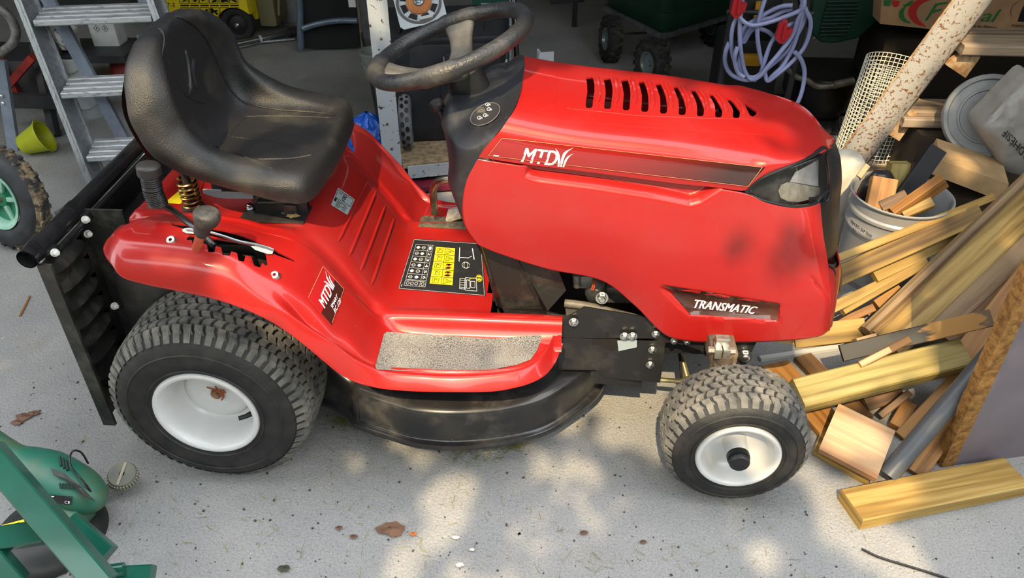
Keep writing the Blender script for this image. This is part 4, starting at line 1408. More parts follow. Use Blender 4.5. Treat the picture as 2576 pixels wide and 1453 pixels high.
# ================================================= prints and stickers
q_side = [(1226, 391), (1882, 469), (1925, 420), (1262, 346)]
SDEC, t, p = node_mat('side_decal')
uv = objvec(t, src='UV')
sx = nd(t, 'ShaderNodeSeparateXYZ'); t.links.new(uv, sx.inputs[0])
c = ramp(t, sx.outputs[0], [(.0, (.28, .007, .007)), (.45, (.24, .007, .007)), (.74, (.11, .008, .008)), (.9, (.03, .009, .009))])
t.links.new(c, p.inputs['Base Color']); p.inputs['Roughness'].default_value = .13; p.inputs['Coat Weight'].default_value = .8; p.inputs['Coat Roughness'].default_value = .05
dec = decal('side_decal', q_side, bvH, SDEC, mower, 40, 5)
bvX = bvh_of(hood, dec) if dec else bvH
GOLD = mat('decal_edge', (.75, .25, .13), .4)
mb = MB(); print_line(mb, [(.002, .02), (.998, .02), (.99, .985), (.002, .985)], .020, q_side, bvX, .0016, True)
pr = MB()
q_mtd = [(1310, 406), (1426, 419), (1440, 374), (1326, 372)]
q_m = [(1310, 406), (1399, 417), (1408, 380), (1320, 371)]
print_text(pr, 'MTD', q_m, bvX, .04, 0.10, 1.0, .0012)
q_g = [(1400, 417), (1422, 420), (1446, 372), (1398, 370)]
def blade(mb, q, bv, spine, wid, off=.0012):
    n = len(spine)
    for i in range(n - 1):
        (a, b), (c, d) = spine[i], spine[i + 1]
        w0, w1 = wid[i], wid[i + 1]
        print_poly(mb, [(a - w0, b), (a + w0, b), (c + w1, d), (c - w1, d)], q, bv, off)
def grass_logo(mb, q, bv, off=.0012):
    sm = lambda P: [(v.x, v.y) for v in cr([Vector((a, b, 0)) for a, b in P], 4)]
    for sp_, wd in (([(.22, .0), (.22, .35), (.12, .70), (-.02, .95)], (.10, .095, .07, .0)), ([(.50, .0), (.48, .35), (.58, .75), (.92, 1.02)], (.10, .10, .09, .0)), ([(.78, .0), (.76, .30), (.86, .55), (1.08, .72)], (.09, .09, .07, .0))):
        s_ = sm(sp_); n = len(s_); w_ = [wd[min(3, int(i * 3 / (n - 1)))] + (wd[min(3, int(i * 3 / (n - 1)) + 1)] - wd[min(3, int(i * 3 / (n - 1)))]) * ((i * 3 / (n - 1)) % 1) for i in range(n)]
        blade(mb, q, bv, s_, w_, off)
grass_logo(pr, q_g, bvX)
print_poly(pr, [(.02, .05), (.04, .05), (.04, .10), (.02, .10)], q_side, bvX)
pr.build('maker_lettering', WHITE, mower, smooth=False, fix=False)
mb.build('decal_edge', GOLD, mower, smooth=False, fix=False)
# TRANSMATIC plate
q_t = [(1718, 787), (1958, 805), (1964, 762), (1668, 714)]
TDEC = mat('trans_decal', (.03, .012, .010), .2, col2=(.15, .055, .040), vscale=5, thr=(.4, .75), coat=.5)
d2 = patch([(1666, 715), (1700, 720), (1962, 762), (1957, 804), (1735, 790), (1712, 764), (1690, 738)], bvS, 'trim_plate', TDEC, mower, .0015)
bvT = bvh_of(panel, d2) if d2 else bvS
pr = MB(); print_text(pr, 'TRANSMATIC', [(1743, 773), (1898, 789), (1907, 770), (1748, 752)], bvT, .06, .2, 1.02, .0012); pr.build('gearbox_lettering', WHITE, mower, smooth=False, fix=False)
# model sticker on the fender
q_f = [(774, 749), (833, 818), (865, 727), (812, 669)]
f1 = decal('model_sticker', q_f, bvB, REDD, mower, 8, 8)
bvF = bvh_of(body, f1) if f1 else bvB
mb = MB(); fq = quad_map(q_f)
BLKR = mat('black_red', (.05, .012, .010), .2, coat=.4)
mb2 = MB(); rows = []
for j in range(9): rows.append([hit(bvB, *fq(.56 + .44 * i / 5, j / 8), .0016) for i in range(6)])
mb2.grid(rows); f2 = mb2.build('model_sticker_band', BLKR, mower)
print_line(mb, [(.005, .005), (.995, .005), (.995, .995), (.005, .995)], .012, q_f, bvF, .001, True); mb.build('sticker_edge', GOLD, mower, smooth=False, fix=False)
pr = MB()
def sub(q, P):
    f = quad_map(q); return [f(u, v) for u, v in P]
# reading direction runs up the sticker (v), letters' up side towards -u
print_text(pr, 'MTD', [(815, 777), (835, 737), (819, 711), (799, 757)], bvF, .04, .1, 1.0, .0022)
grass_logo(pr, [(835, 733), (841, 718), (818, 680), (811, 706)], bvF, .0022)
print_text(pr, 'SMART', [(834, 777), (848, 748), (845, 739), (829, 770)], bvF, .04, .1, 1.0, .0026)
print_text(pr, 'RC 125', [(841, 789), (856, 760), (852, 750), (836, 779)], bvF, .04, .1, 1.0, .0026)
pr.build('model_lettering', WHITE, mower, smooth=False, fix=False)
# grey noise label on the pedestal
q_n = [(832, 516), (873, 541), (892, 502), (850, 472)]
n1 = decal('noise_label', q_n, bvB, mat('label_grey', (.33, .38, .39), .4), mower, 5, 5)
bvN = bvh_of(body, n1) if n1 else bvB
pr = MB()
print_line(pr, [(.06, .50), (.94, .50), (.94, .93), (.06, .93)], .02, q_n, bvN, .001, True)
for k in range(6): print_line(pr, [(.22 + .0 * k, .08 + .065 * k), (.40 + .12 * (k % 3), .08 + .065 * k)], .022, q_n, bvN, .001)
for k in range(5): print_line(pr, [(.62, .10 + .07 * k), (.80 + .04 * (k % 2), .10 + .07 * k)], .022, q_n, bvN, .001)
print_poly(pr, [(.05, .30), (.17, .30), (.17, .47), (.05, .47)], q_n, bvN, .001)
fN = quad_map(q_n)
print_text(pr, '100', [fN(.60, .55), fN(.60, .88), fN(.38, .88), fN(.38, .55)], bvN, .03, 0, .95, .001)
print_text(pr, 'L', [fN(.30, .80), fN(.30, .90), fN(.15, .90), fN(.15, .80)], bvN, .01, 0, 1, .001)
pr.build('noise_label_print', BLKP, mower, smooth=False, fix=False)
# black instruction sticker on the platform
q_p = [(1001, 727), (1222, 745), (1212, 612), (1041, 601)]
p1 = decal('instruction_sticker', q_p, bvB, mat('sticker_black', (.022, .024, .030), .28, coat=.3, col2=(.05, .05, .055), vscale=30, thr=(.5, .9)), mower, 12, 10)
if p1:
    bvP = bvh_of(body, p1)
    wp = MB(); yp = MB(); kp = MB(); rp_ = MB()
    qf = quad_map(q_p)
    # seen from the seat: letters stand with their tops to the front of the mower
    print_line(wp, [(.008, .012), (.985, .012), (.985, .985), (.008, .985)], 0.0041, q_p, bvP, .001, True)
    # table of steps: six rows
    x0, x1, xd = .055, .30, .235
    for k in range(7): print_line(wp, [(x0, .20 + .116 * k), (x1, .20 + .116 * k)], 0.0041, q_p, bvP, .001)
    for x in (x0, x1, xd): print_line(wp, [(x, .20), (x, .896)], 0.0037, q_p, bvP, .001)
    print_line(wp, [(x0, .08), (x1, .08), (x1, .18), (x0, .18)], 0.0041, q_p, bvP, .001, True); print_line(wp, [(xd, .08), (xd, .18)], 0.0034, q_p, bvP, .001)
    for k in range(6):
        y = .20 + .116 * (5 - k) + .058
        f = lambda u, v: qf(u, v)
        print_text(wp, str(k + 1), [f(.25, y + .03), f(.25, y - .03), f(.285, y - .03), f(.285, y + .03)], bvP, .02, 0, 1, .0012)
        for u_ in (.10, .175):
            r_ = [(u_ + .022 * math.cos(t), y + .028 * math.sin(t)) for t in [j * 2 * math.pi / 9 for j in range(9)]]
            if (k + int(u_ * 100)) % 2: print_line(wp, r_, .006, q_p, bvP, .001, True)
            else: print_poly(wp, r_, q_p, bvP, .001)
            print_line(wp, [(u_ - .03, y), (u_ + .03, y)], 0.0041, q_p, bvP, .001)
    for u_ in (.09, .14, .19, .265):
        r_ = [(u_ + .018 * math.cos(t), .13 + .028 * math.sin(t)) for t in [j * 2 * math.pi / 9 for j in range(9)]]
        print_line(wp, r_, .006, q_p, bvP, .001, True)
    # yellow warning block: five rows, two fields each
    ya, yb = .345, .615
    for k in range(5):
        v0 = .15 + .145 * k
        for a, b in ((ya, .477), (.483, yb)):
            print_poly(yp, [(a, v0 + .004), (b, v0 + .004), (b, v0 + .139), (a, v0 + .139)], q_p, bvP, .0012)
        c = .55; v = v0 + .07
        if k in (0, 3, 4):
            print_line(kp, [(c - .045, v - .052), (c - .045, v + .052), (c + .048, v)], 0.0075, q_p, bvP, .0018, True); print_line(kp, [(c - .025, v), (c + .015, v)], 0.0088, q_p, bvP, .0018)
        else:
            for dv in (-.03, .03):
                print_poly(kp, [(c - .045, v + dv - .02), (c + .01, v + dv - .02), (c + .04, v + dv + .01), (c - .02, v + dv + .018)], q_p, bvP, .0018)
            print_line(rp_, [(c - .045, v - .045), (c + .045, v + .045)], 0.0082, q_p, bvP, .0022); print_line(rp_, [(c - .045, v + .045), (c + .045, v - .045)], 0.0082, q_p, bvP, .0022)
        c = .41
        print_line(kp, [(c - .04, v - .045), (c + .03, v - .04), (c + .04, v + .04), (c - .04, v + .045)], 0.0068, q_p, bvP, .0018, k % 2 == 0)
        print_line(kp, [(c - .02, v - .03), (c - .01, v + .03), (c + .02, v + .01)], 0.0095, q_p, bvP, .0018)
    # pedal pictogram
    print_line(wp, [(.68, .62), (.68, .89)], 0.0150, q_p, bvP, .001); print_line(wp, [(.68, .70), (.81, .70)], 0.0122, q_p, bvP, .001) ; print_line(wp, [(.88, .68), (.86, .89)], 0.0190, q_p, bvP, .001)
    print_line(wp, [(.80, .70), (.85, .74)], 0.0082, q_p, bvP, .001)
    for rx in (.025, .05):
        print_line(wp, [(.77 + rx * math.cos(t), .56 + .06 * math.sin(t)) for t in [j * 2 * math.pi / 16 for j in range(16)]], 0.0061, q_p, bvP, .001, rx < .03)
    # little top view of the mower
    for a, b, c, d in ((.70, .10, .76, .30), (.765, .08, .90, .32), (.78, .12, .82, .28), (.83, .14, .88, .26)):
        print_line(wp, [(a, b), (c, b), (c, d), (a, d)], 0.0068, q_p, bvP, .001, True)
    for k in range(4): print_line(wp, [(.70, .13 + .045 * k), (.76, .13 + .045 * k)], 0.0054, q_p, bvP, .001)
    print_line(yp, [(.935 + .035 * math.cos(t), .33 + .062 * math.sin(t)) for t in [j * 2 * math.pi / 18 for j in range(18)]], 0.0095, q_p, bvP, .001, True)
    print_line(yp, [(.90, .33), (.84, .32), (.80, .26)], 0.0082, q_p, bvP, .0012)
    print_poly(yp, [(.915, .345), (.955, .345), (.955, .375), (.915, .375)], q_p, bvP, .001); print_poly(yp, [(.915, .29), (.955, .29), (.955, .325), (.915, .325)], q_p, bvP, .001)
    print_line(wp, [(.03, .05), (.03, .10)], 0.0082, q_p, bvP, .001)
    wp.build('sticker_symbols', WHITE, mower, smooth=False, fix=False); yp.build('sticker_warnings', YEL, mower, smooth=False, fix=False); kp.build('warning_symbols', BLKP, mower, smooth=False, fix=False)
    rp_.build('warning_strokes', mat('red_print', (.6, .05, .02), .4), mower, smooth=False, fix=False)
# =================================================================== things standing behind and left of the mower
def single(name, mb, mt, label, cat, org, group=None, smooth=True, auto=38, kind=None):
    return tag(mb.build(name, mt, None, smooth, org, auto), label, cat, group, kind)


def ground(p): return Vector((p.x, p.y, 0))


ALUM = mat('ladder_alu', (.36, .375, .39), .42, .6, col2=(.15, .155, .17), vscale=26, thr=(.45, .8), stretch=(6, 1, 1), bump=.15, bscale=120)
SLAT = mat('ladder_tread', (.50, .52, .54), .5, .45, col2=(.14, .14, .145), vscale=9, thr=(.52, .72), stretch=(1, 14, 14), bump=.3, bscale=40)
BLUEG = mat('blue_grey_steel', (.20, .235, .30), .5, .1, var=.2, vscale=14)
DARKS = mat('dark_steel', (.03, .03, .034), .5, var=.4, vscale=10)
REDP = mat('red_painted_steel', (.26, .02, .016), .55, var=.35, vscale=12)
WPLA = mat('white_plastic', (.55, .56, .56), .5, var=.15, vscale=9)
DARKP = mat('dark_plastic', (.022, .023, .026), .42, var=.3, vscale=10)
# ---- aluminium step ladder
lx = Vector((math.cos(R(11)), math.sin(R(11)), 0)); ly_ = Vector((-math.sin(R(11)), math.cos(R(11)), 0))
LB = W(222, 462, z=.05)
lad = thing('step_ladder', (LB.x, LB.y, 0), 'aluminium step ladder with ridged paint-spotted treads, behind the seat', 'ladder')
stp = [(W(218, 403, z=.155), .155), (W(153, 243, z=.375), .375), (W(84, 61, z=.60), .60), (W(0, -150, z=.83), .83)]
updir = (stp[2][0] - stp[0][0]).normalized()
WL = .40
for sdx in (0, WL):
    o = stp[0][0] + lx * (sdx + (-.02 if sdx == 0 else .02))
    r_ = MB()
    a = o - updir * .12; b = o + updir * 1.0
    r_.beam(a + ly_ * .0, b, .024, .006, up=-ly_); r_.beam(a + ly_ * .065, b + ly_ * .065, .005, .13, up=ly_); r_.beam(a + ly_ * .13, b + ly_ * .13, .024, .006, up=ly_)
    r_.build('rail', ALUM, lad, smooth=False)
    q = MB(); q.beam(o + ly_ * .16 + lx * (.10 if sdx == 0 else -.04) - updir * .10 + ly_ * .06, o + ly_ * .16 + lx * (-.02 if sdx == 0 else -.1) + updir * .9, .045, .022, up=ly_); q.build('rear_leg', BLUEG, lad, smooth=False)
for p, z in stp:
    tr_ = MB()
    for k in range(4):
        c = p + ly_ * (.018 + .035 * k) + Vector((0, 0, .004 * k))
        tr_.beam(c, c + lx * WL, .029, .022, bev=.004); 
        tr_.beam(c + ly_ * .017 - Vector((0, 0, .004)), c + ly_ * .017 - Vector((0, 0, .004)) + lx * WL, .008, .014)
    tr_.build('tread', SLAT, lad, smooth=False)
ft = MB(); a = stp[0][0] - updir * .12; ft.beam(Vector((a.x, a.y + .03, .035)), W(150, 545, z=.02), .05, .03, bev=.004); ft.build('foot_bar', ALUM, lad, smooth=False)
# ---- blue-grey trestle bench on the far left
bn = thing('trestle_bench', (-1.55, 1.35, 0), 'blue grey steel trestle with riveted leg at the left edge', 'trestle')
q = MB(); q.beam(W(36, 376, z=.0), W(0, 150, y=1.33), .045, .02, up=Vector((0, -1, 0))); q.build('leg', BLUEG, bn, smooth=False)
for px, py in ((4, 242), (8, 260)):
    rv = MB(); c = W(px, py, y=1.29); rv.lathe(c, (0, -1, .2), [(.008, 0), (.007, .004), (.003, .006), (0, .006)], 12); rv.build('rivet', CHROME, bn)
q = MB(); q.beam(W(-40, 250, y=1.45), W(140, 255, y=1.45), .03, .06); q.build('cross_beam', DARKS, bn, smooth=False)
q = MB(); q.beam(W(140, 345, z=0), W(88, 110, y=1.75), .04, .03, up=Vector((0, -1, 0))); q.build('leg', DARKS, bn, smooth=False)
q = MB(); q.beam(W(95, 128, y=1.95), W(345, 126, y=1.95), .25, .035); q.beam(W(120, 1, y=2.0), W(345, 0, y=2.0), .25, .03); q.build('shelf', DARKS, bn, smooth=False)
# ---- sack barrow with red frame and bent grey handle
sb = thing('sack_barrow', (-1.6, 1.7, 0), 'red framed barrow with bent grey tube handle, left behind the ladder', 'barrow')
q = MB(); q.tube(cr([W(-60, 12, y=1.25), W(-5, 20, y=1.25), W(24, 42, y=1.25), W(40, 78, y=1.25), W(32, 108, y=1.25), W(5, 130, y=1.25), W(-40, 165, y=1.25)], 6), .0165, 14); q.build('handle', mat('worn_grey_tube', (.20, .19, .19), .45, .4, var=.5, vscale=30), sb)
q = MB(); q.beam(W(84, 142, y=1.6), W(12, 226, y=1.6), .035, .03); q.beam(W(0, 150, y=1.68), W(50, 235, y=1.68), .05, .03); q.build('red_frame', REDP, sb, smooth=False)
q = MB(); q.beam(W(36, 160, y=1.75), W(100, 250, y=1.75), .035, .02); q.build('grey_stay', BLUEG, sb, smooth=False)
q = MB(); q.box((-1.75, 1.8, .12), (.4, .25, .22), bev=.01); q.build('dark_tray', DARKS, sb)
# ---- wheel with green rim
wc = W(14, 497, z=.178); wax = Vector((-.30, -.92, .18)).normalized()
whl = thing('barrow_wheel', (wc.x, wc.y, 0), 'muddy pneumatic wheel with pale green rim at the left edge', 'wheel')
MUD = mat('muddy_tread', (.035, .034, .033), .85, col2=(.30, .22, .13), vscale=24, thr=(.46, .62), bump=.6, bscale=70)
q = MB(); P = cr([Vector((a, b, 0)) for a, b in [(.098, .03), (.104, .036), (.125, .042), (.150, .038), (.163, .028)]], 4); q.lathe(wc, wax, [(p.x, p.y) for p in P], 56)
q.lathe(wc, wax, [(.098, -.03), (.125, -.042), (.163, -.028)], 40); q.build('tyre', mat('old_tyre', (.022, .024, .028), .6, var=.5, vscale=18), whl)
q = MB(); P = cr([Vector((a, b, 0)) for a, b in [(.163, .028), (.173, .014), (.175, 0), (.173, -.014), (.163, -.028)]], 3); q.lathe(wc, wax, [(p.x, p.y) for p in P], 56)
a_, b_ = frame_of(wax)
for k in range(30):
    for s_ in (-1, 1):
        t_ = 2 * math.pi * (k + (.5 if s_ > 0 else 0)) / 30; d = a_ * math.cos(t_) + b_ * math.sin(t_); e_ = wax.cross(d)
        q.box(wc + d * .175 + wax * s_ * .012, (.016, .018, .008), rot=Matrix((e_, wax, d)).transposed())
q.build('tread', MUD, whl)
GRN = mat('pale_green_rim', (.25, .45, .36), .5, var=.25, vscale=20)
q = MB(); q.lathe(wc, wax, [(.098, .034), (.100, .040), (.092, .040), (.082, .033), (.076, .020), (.076, .010)], 48); q.build('rim', GRN, whl)
DGR = mat('dark_green_disc', (.012, .16, .08), .5, var=.3, vscale=20)
q = MB(); q.lathe(wc, wax, [(.078, .010), (.03, .004), (.024, .018), (.012, .020), (0, .020)], 36); q.build('disc', DGR, whl)
for k in range(5):
    t_ = 2 * math.pi * k / 5 + .5; d = a_ * math.cos(t_) + b_ * math.sin(t_); e_ = wax.cross(d)
    q = MB(); q.box(wc + d * .050 + wax * .012, (.016, .052, .012), rot=Matrix((e_, d, -wax)).transposed(), bev=.003); q.build('spoke', GRN, whl)
q = MB(); q.cyl(wc, wc + wax * .03, .010); q.build('axle', RUSTB, whl)
# ---- yellow-green lamp bowl on its side
cu = W(88, 352, z=.06); cax = Vector((.85, .25, .32)).normalized()
cup = thing('plastic_cup', (cu.x, cu.y, 0), 'small lime green plastic cup lying on its side beside the ladder', 'cup')
LIME = mat('lime_plastic', (.42, .46, .015), .4, var=.12, vscale=20)
q = MB(); q.lathe(cu, cax, [(0, -.06), (.034, -.06), (.040, -.055), (.062, .035), (.070, .042), (.070, .046), (.060, .044), (.036, -.05), (0, -.052)], 36); q.build('bowl', LIME, cup)
for t_ in (205, 250):
    a_, b_ = frame_of(cax); lab = []
    for h_, dt in ((-.045, -14), (-.045, 14), (.022, 19), (.022, -19)):
        d = a_ * math.cos(R(t_ + dt)) + b_ * math.sin(R(t_ + dt)); rr = .040 + (h_ + .055) / .09 * .022 + .0015
        lab.append(cu + cax * h_ + d * rr)
    q = MB(); q.prism(lab, (lab[1] - lab[0]).cross(lab[2] - lab[0]).normalized() * .001); q.build('white_field', mat('pearl_white', (.62, .64, .58), .3), cup, smooth=False)
# ---- tubs and canisters on the shelf behind the ladder
def tub(name, c, r0, r1, h, mt, label, cat, extra=None):
    t_ = thing(name, c, label, cat)
    q = MB(); q.lathe(c, (0, 0, 1), [(0, 0), (r0, 0), (r1, h), (r1 + .004, h), (r1 + .004, h + .008), (r1 - .003, h + .008), (r0 - .003, .004), (0, .004)], 32); q.build('tub', mt, t_)
    q = MB(); n_ = 14; q.tube([c + Vector((math.cos(R(200 + i * 140 / n_)) * (r1 + .004), math.sin(R(200 + i * 140 / n_)) * (r1 + .004), h * .9 - .05 * math.sin(math.pi * i / n_))) for i in range(n_ + 1)], .0018, 6); q.build('handle', CHROME, t_)
    return t_
tub('paint_tub', W(178, 118, y=1.9), .045, .05, .08, mat('dirty_white', (.45, .45, .43), .6, col2=(.12, .12, .12), vscale=20, thr=(.45, .6)), 'dirty white paint tub on the dark shelf behind the ladder', 'tub')
tub('plastic_tub', W(198, 190, y=1.85) * 1, .055, .06, .09, WPLA, 'white tub with blue writing under the dark shelf', 'tub')
tub('clear_tub', Vector((W(240, 285, z=0).x, W(240, 285, z=0).y, 0)), .062, .072, .11, mat('cloudy_plastic', (.30, .33, .35), .35, var=.2, vscale=12), 'cloudy plastic tub on the floor behind the lowest tread', 'tub')
cn = W(268, 120, y=1.95)
can_ = thing('white_canister', cn, 'white canister with two hazard diamonds on the shelf', 'canister')
q = MB(); q.box(cn + Vector((0, .05, .075)), (.13, .09, .15), bev=.012); q.build('body', WPLA, can_)
q = MB()
for dx in (-.022, .018):
    c = cn + Vector((dx, .004, .09)); P = [c + Vector((a, 0, b)) for a, b in ((0, .016), (.014, 0), (0, -.016), (-.014, 0))]
    q.tube(P, .0012, 5, closed=True); q.tube([c + Vector((0, 0, .006)), c + Vector((0, 0, -.005))], .0018, 5)
q.build('hazard_print', BLKP, can_)
q = MB(); cc = W(303, 178, y=2.0); q.lathe(Vector((cc.x, cc.y, cc.z - .06)), (0, 0, 1), [(0, 0), (.07, 0), (.03, .13), (.02, .135), (0, .135)], 28)
single('red_cone', q, REDP, 'small red cone half hidden by the seat back', 'cone', (cc.x, cc.y, cc.z - .06))
# ---- yellow wheeled machine
YB = mat('yellow_plastic', (.68, .53, .012), .42, var=.08, vscale=6)
yx0, yx1 = W(395, 60, y=2.62).x, W(632, 60, y=2.62).x
yb = thing('yellow_machine', ((yx0 + yx1) / 2, 2.75, 0), 'yellow wheeled machine with rows of black pictograms, behind the seat', 'machine')
q = MB(); q.box(((yx0 + yx1) / 2, 2.78, .42), (yx1 - yx0, .32, .66), bev=.02)
yo = q.build('housing', YB, yb)
cbm = MB(); wy = W(597, 76, y=2.62); cbm.cyl((wy.x, 2.5, .085), (wy.x, 2.75, .085), .108, n=36); cut(yo, cbm); shade(yo)
q = MB(); q.lathe((wy.x, 2.64, .095), (0, -1, 0), [(0, .0), (.030, .0), (.05, -.01), (.058, .008), (.066, .012), (.086, .012), (.094, 0), (.094, -.03), (.08, -.04)], 40); yw = q.build('wheel', mat('hard_tyre', (.018, .018, .018), .6), yb)
q = MB(); q.lathe((wy.x, 2.64, .095), (0, -1, 0), [(.016, .0), (.014, .018), (.006, .026), (0, .026)], 18); q.build('hub', CHROME, yw)
bvY = bvh_of(yo)
q = MB()
for r_ in range(2):
    for c_ in range(6):
        x_ = 452 + c_ * 25 + r_ * 2; y_ = -14 + r_ * 33
        Q = [(x_, y_ + 22), (x_ + 22, y_ + 22), (x_ + 22, y_), (x_, y_)]
        print_line(q, [(0, 0), (1, 0), (1, 1), (0, 1)], .06, Q, bvY, .002, True)
        print_poly(q, [(0, 1.18), (1, 1.18), (1, 1.32), (0, 1.32)], Q, bvY, .002)
        rn = random.Random(c_ * 7 + r_)
        for k in range(3): print_line(q, [(rn.uniform(.1, .9), rn.uniform(.1, .9)), (rn.uniform(.1, .9), rn.uniform(.1, .9)), (rn.uniform(.1, .9), rn.uniform(.1, .6))], rn.choice([.06, .16, .22]), Q, bvY, .002)
print_text(q, 'T-S', [(421, 18), (440, 18), (440, 7), (421, 7)], bvY, 0, 0, 1, .002)
q.build('pictograms', BLKP, yb, smooth=False, fix=False)
q = MB(); q.box((yx1 + .05, 2.85, .35), (.10, .22, .6), bev=.02); q.tube(cr([(yx1 + .11, 2.75, .6), (yx1 + .15, 2.74, .35), (yx1 + .12, 2.74, .12)], 6), .008, 8); q.build('rear_housing', mat('olive_grey', (.20, .18, .10), .6), yb)
# ---- drum on a pallet, bag, perforated post
pc = W(722, 62, y=3.05)
pal = thing('small_pallet', (pc.x, 3.1, 0), 'small raw wooden pallet under the wrapped grey drum', 'pallet')
PINE = wood_mat('pale_pine', (.46, .33, .19), (.58, .44, .27), (.30, .19, .09), .8)
zt = W(722, 45, y=3.05).z
for k, zz in enumerate((zt - .012, zt - .04)):
    q = MB(); q.beam((pc.x - .08, 3.05, zz), (pc.x + .35, 3.05, zz), .22, .018); q.build('slat', PINE, pal, smooth=False)
q = MB(); q.box((pc.x + .01, 3.0, (zt - .05) / 2), (.05, .1, zt - .05)); q.build('block', mat('orange_block', (.34, .17, .06), .7), pal, smooth=False)
q = MB(); q.box((pc.x + .28, 3.0, (zt - .05) / 2), (.05, .1, zt - .05)); q.build('block', mat('orange_block', (.34, .17, .06), .7), pal, smooth=False)
q = MB(); rows = []
for k in range(9):
    z = zt + k * .05; rows.append([Vector((pc.x + .06 + (.1 + .006 * noise.noise((i * .9, k * 1.3, 0))) * math.cos(2 * math.pi * i / 32), 3.06 + (.1 + .006 * noise.noise((i * .9, k * 1.3, 4))) * math.sin(2 * math.pi * i / 32), z)) for i in range(32)])
q.grid(rows, close_u=True); single('wrapped_drum', q, mat('grey_film', (.27, .275, .29), .35, var=.25, vscale=10, bump=.5, bscale=30), 'grey drum wrapped in plastic film on the small pallet', 'drum', (pc.x + .06, 3.06, zt))
q = MB(); bc = W(685, 12, y=3.2); q.box(bc + Vector((0, .05, .06)), (.11, .1, .2), bev=.03); q.box((bc.x, 3.25, bc.z / 2 - .02), (.12, .1, bc.z - .04), bev=.01); single('grey_bag', q, mat('grey_bag', (.22, .22, .23), .6, var=.3, vscale=14, bump=.6, bscale=24), 'crumpled grey bag beside the wrapped drum', 'bag', (bc.x, 3.25, 0))
q = MB(); a = W(705, 64, z=0); q.box((a.x, a.y + .02, .5), (.045, .03, 1.0)); po = single('perforated_post', q, BLUEG, 'blue grey perforated steel post between bag and drum', 'post', (a.x, a.y, 0), smooth=False)
# ---- telescopic pole on the floor
q = MB(); a, b = W(560, 118, z=.03), W(725, 83, z=.03); q.tube([a, b], .018, 16); p0 = thing('floor_pole', (a.x, a.y, 0), 'shiny steel pole lying on the floor behind the seat', 'pole'); q.build('tube', mat('polished_tube', (.30, .30, .30), .2, .9), p0)
q = MB(); q.tube([b, b + (b - a).normalized() * .07], .026, 16); q.build('end_sleeve', DARKS, p0)
q = MB(); q.tube([W(575, 125, z=.012), W(650, 107, z=.012), W(742, 98, z=.012)], .008, 10); q.build('thin_rod', ALUM, p0)
q = MB(); c = a.lerp(b, .56); q.tube([c - (b - a).normalized() * .006, c + (b - a).normalized() * .006], .0205, 16); q.build('clear_tape', mat('tape', (.5, .5, .48), .3), p0)
# ---- folded black mesh chair
CHF = mat('chair_frame', (.15, .20, .26), .35, .5, var=.2, vscale=20)
a = W(757, 124, z=.02)
ch = thing('garden_chair', (a.x + .1, a.y, 0), 'folded garden chair with black mesh and blue grey frame, standing upright', 'chair')
tp = W(752, -60, y=a.y + .02); a2 = W(912, 120, z=.02); tp2 = W(893, -60, y=a2.y)
q = MB(); q.tube([a, tp], .0185, 16); q.build('leg', CHF, ch)
q = MB(); q.tube([a2, tp2], .008, 12); q.build('leg', mat('rust_rod', (.20, .17, .14), .6, .4), ch)
q = MB(); q.tube(cr([W(762, 72, y=a.y - .015), W(800, 60, y=a.y - .015), W(850, 52, y=a.y - .015), W(899, 52, y=a.y - .015)], 6), .0155, 14); q.build('crossbar', CHF, ch)
q = MB(); q.prism([a + Vector((.016, .01, .0)), a2 + Vector((0, .01, .0)), tp2 + Vector((0, .01, 0)), tp + Vector((.016, .01, 0))], Vector((0, .006, 0))); q.build('mesh_fabric', mat('black_mesh', (.008, .008, .009), .8, bump=.5, bscale=600), ch, smooth=False)
q = MB(); q.box(W(885, 0, y=2.42) + Vector((0, 0, .01)), (.036, .01, .09)); single('white_strip', q, WPLA, 'short white strip hanging over the black mesh chair', 'strip', W(885, 0, y=2.42), smooth=False)
# ---- white rusted rack with chipboard shelf
WRK = mat('white_rusty_paint', (.38, .42, .46), .45, col2=(.08, .05, .03), vscale=44, thr=(.60, .635), bump=.3, bscale=60)
FL = W(1012, 475, z=0); FRp = FL + Vector((.50, .14, 0)); BL = Vector((-.33, 2.55, 0)); BR = Vector((.50, 2.15, 0))
rack = thing('metal_rack', (FL.x, FL.y, 0), 'white rust-flecked steel rack with a chipboard shelf behind the dashboard', 'rack')
fd = (FRp - FL).normalized()
def post(p, w_, h_, nm='post'):
    q = MB(); c = p; q.beam(c, c + Vector((0, 0, h_)), w_, .006, up=Vector((fd.y, -fd.x, 0))); q.beam(c + fd * (-w_ / 2) + Vector((0, .02, 0)), c + fd * (-w_ / 2) + Vector((0, .02, h_)), .006, .04, up=Vector((fd.y, -fd.x, 0)))
    return q.build(nm, WRK, rack, smooth=False)
post(W(994, 475, z=0) , .068, 1.6); post(FRp + Vector((.04, 0, 0)), .055, .5); post(Vector((BR.x, BR.y, 0)), .05, 1.5)
q = MB(); q.beam(W(914, 96, z=.0) + Vector((0, 0, 0)), W(905, -60, y=W(914, 96, z=0).y), .085, .02, up=Vector((0, -1, 0))); q.build('post', mat('grey_concrete_post', (.20, .205, .21), .7, var=.2, vscale=20), rack, smooth=False)
OSB = mat('chipboard_osb', (.36, .27, .16), .8, col2=(.20, .14, .08), vscale=40, thr=(.42, .6), bump=.5, bscale=60)
q = MB(); q.prism([Vector((*p[:2], .085)) for p in (FL + fd * .01, FRp, BR, BL + Vector((.1, 0, 0)))], Vector((0, 0, .016))); q.build('shelf', OSB, rack, smooth=False)
q = MB(); q.beam(FL + fd * .03 + Vector((0, -.012, .074)), FRp + Vector((0, -.012, .074)), .006, .05); q.build('front_beam', WRK, rack, smooth=False)
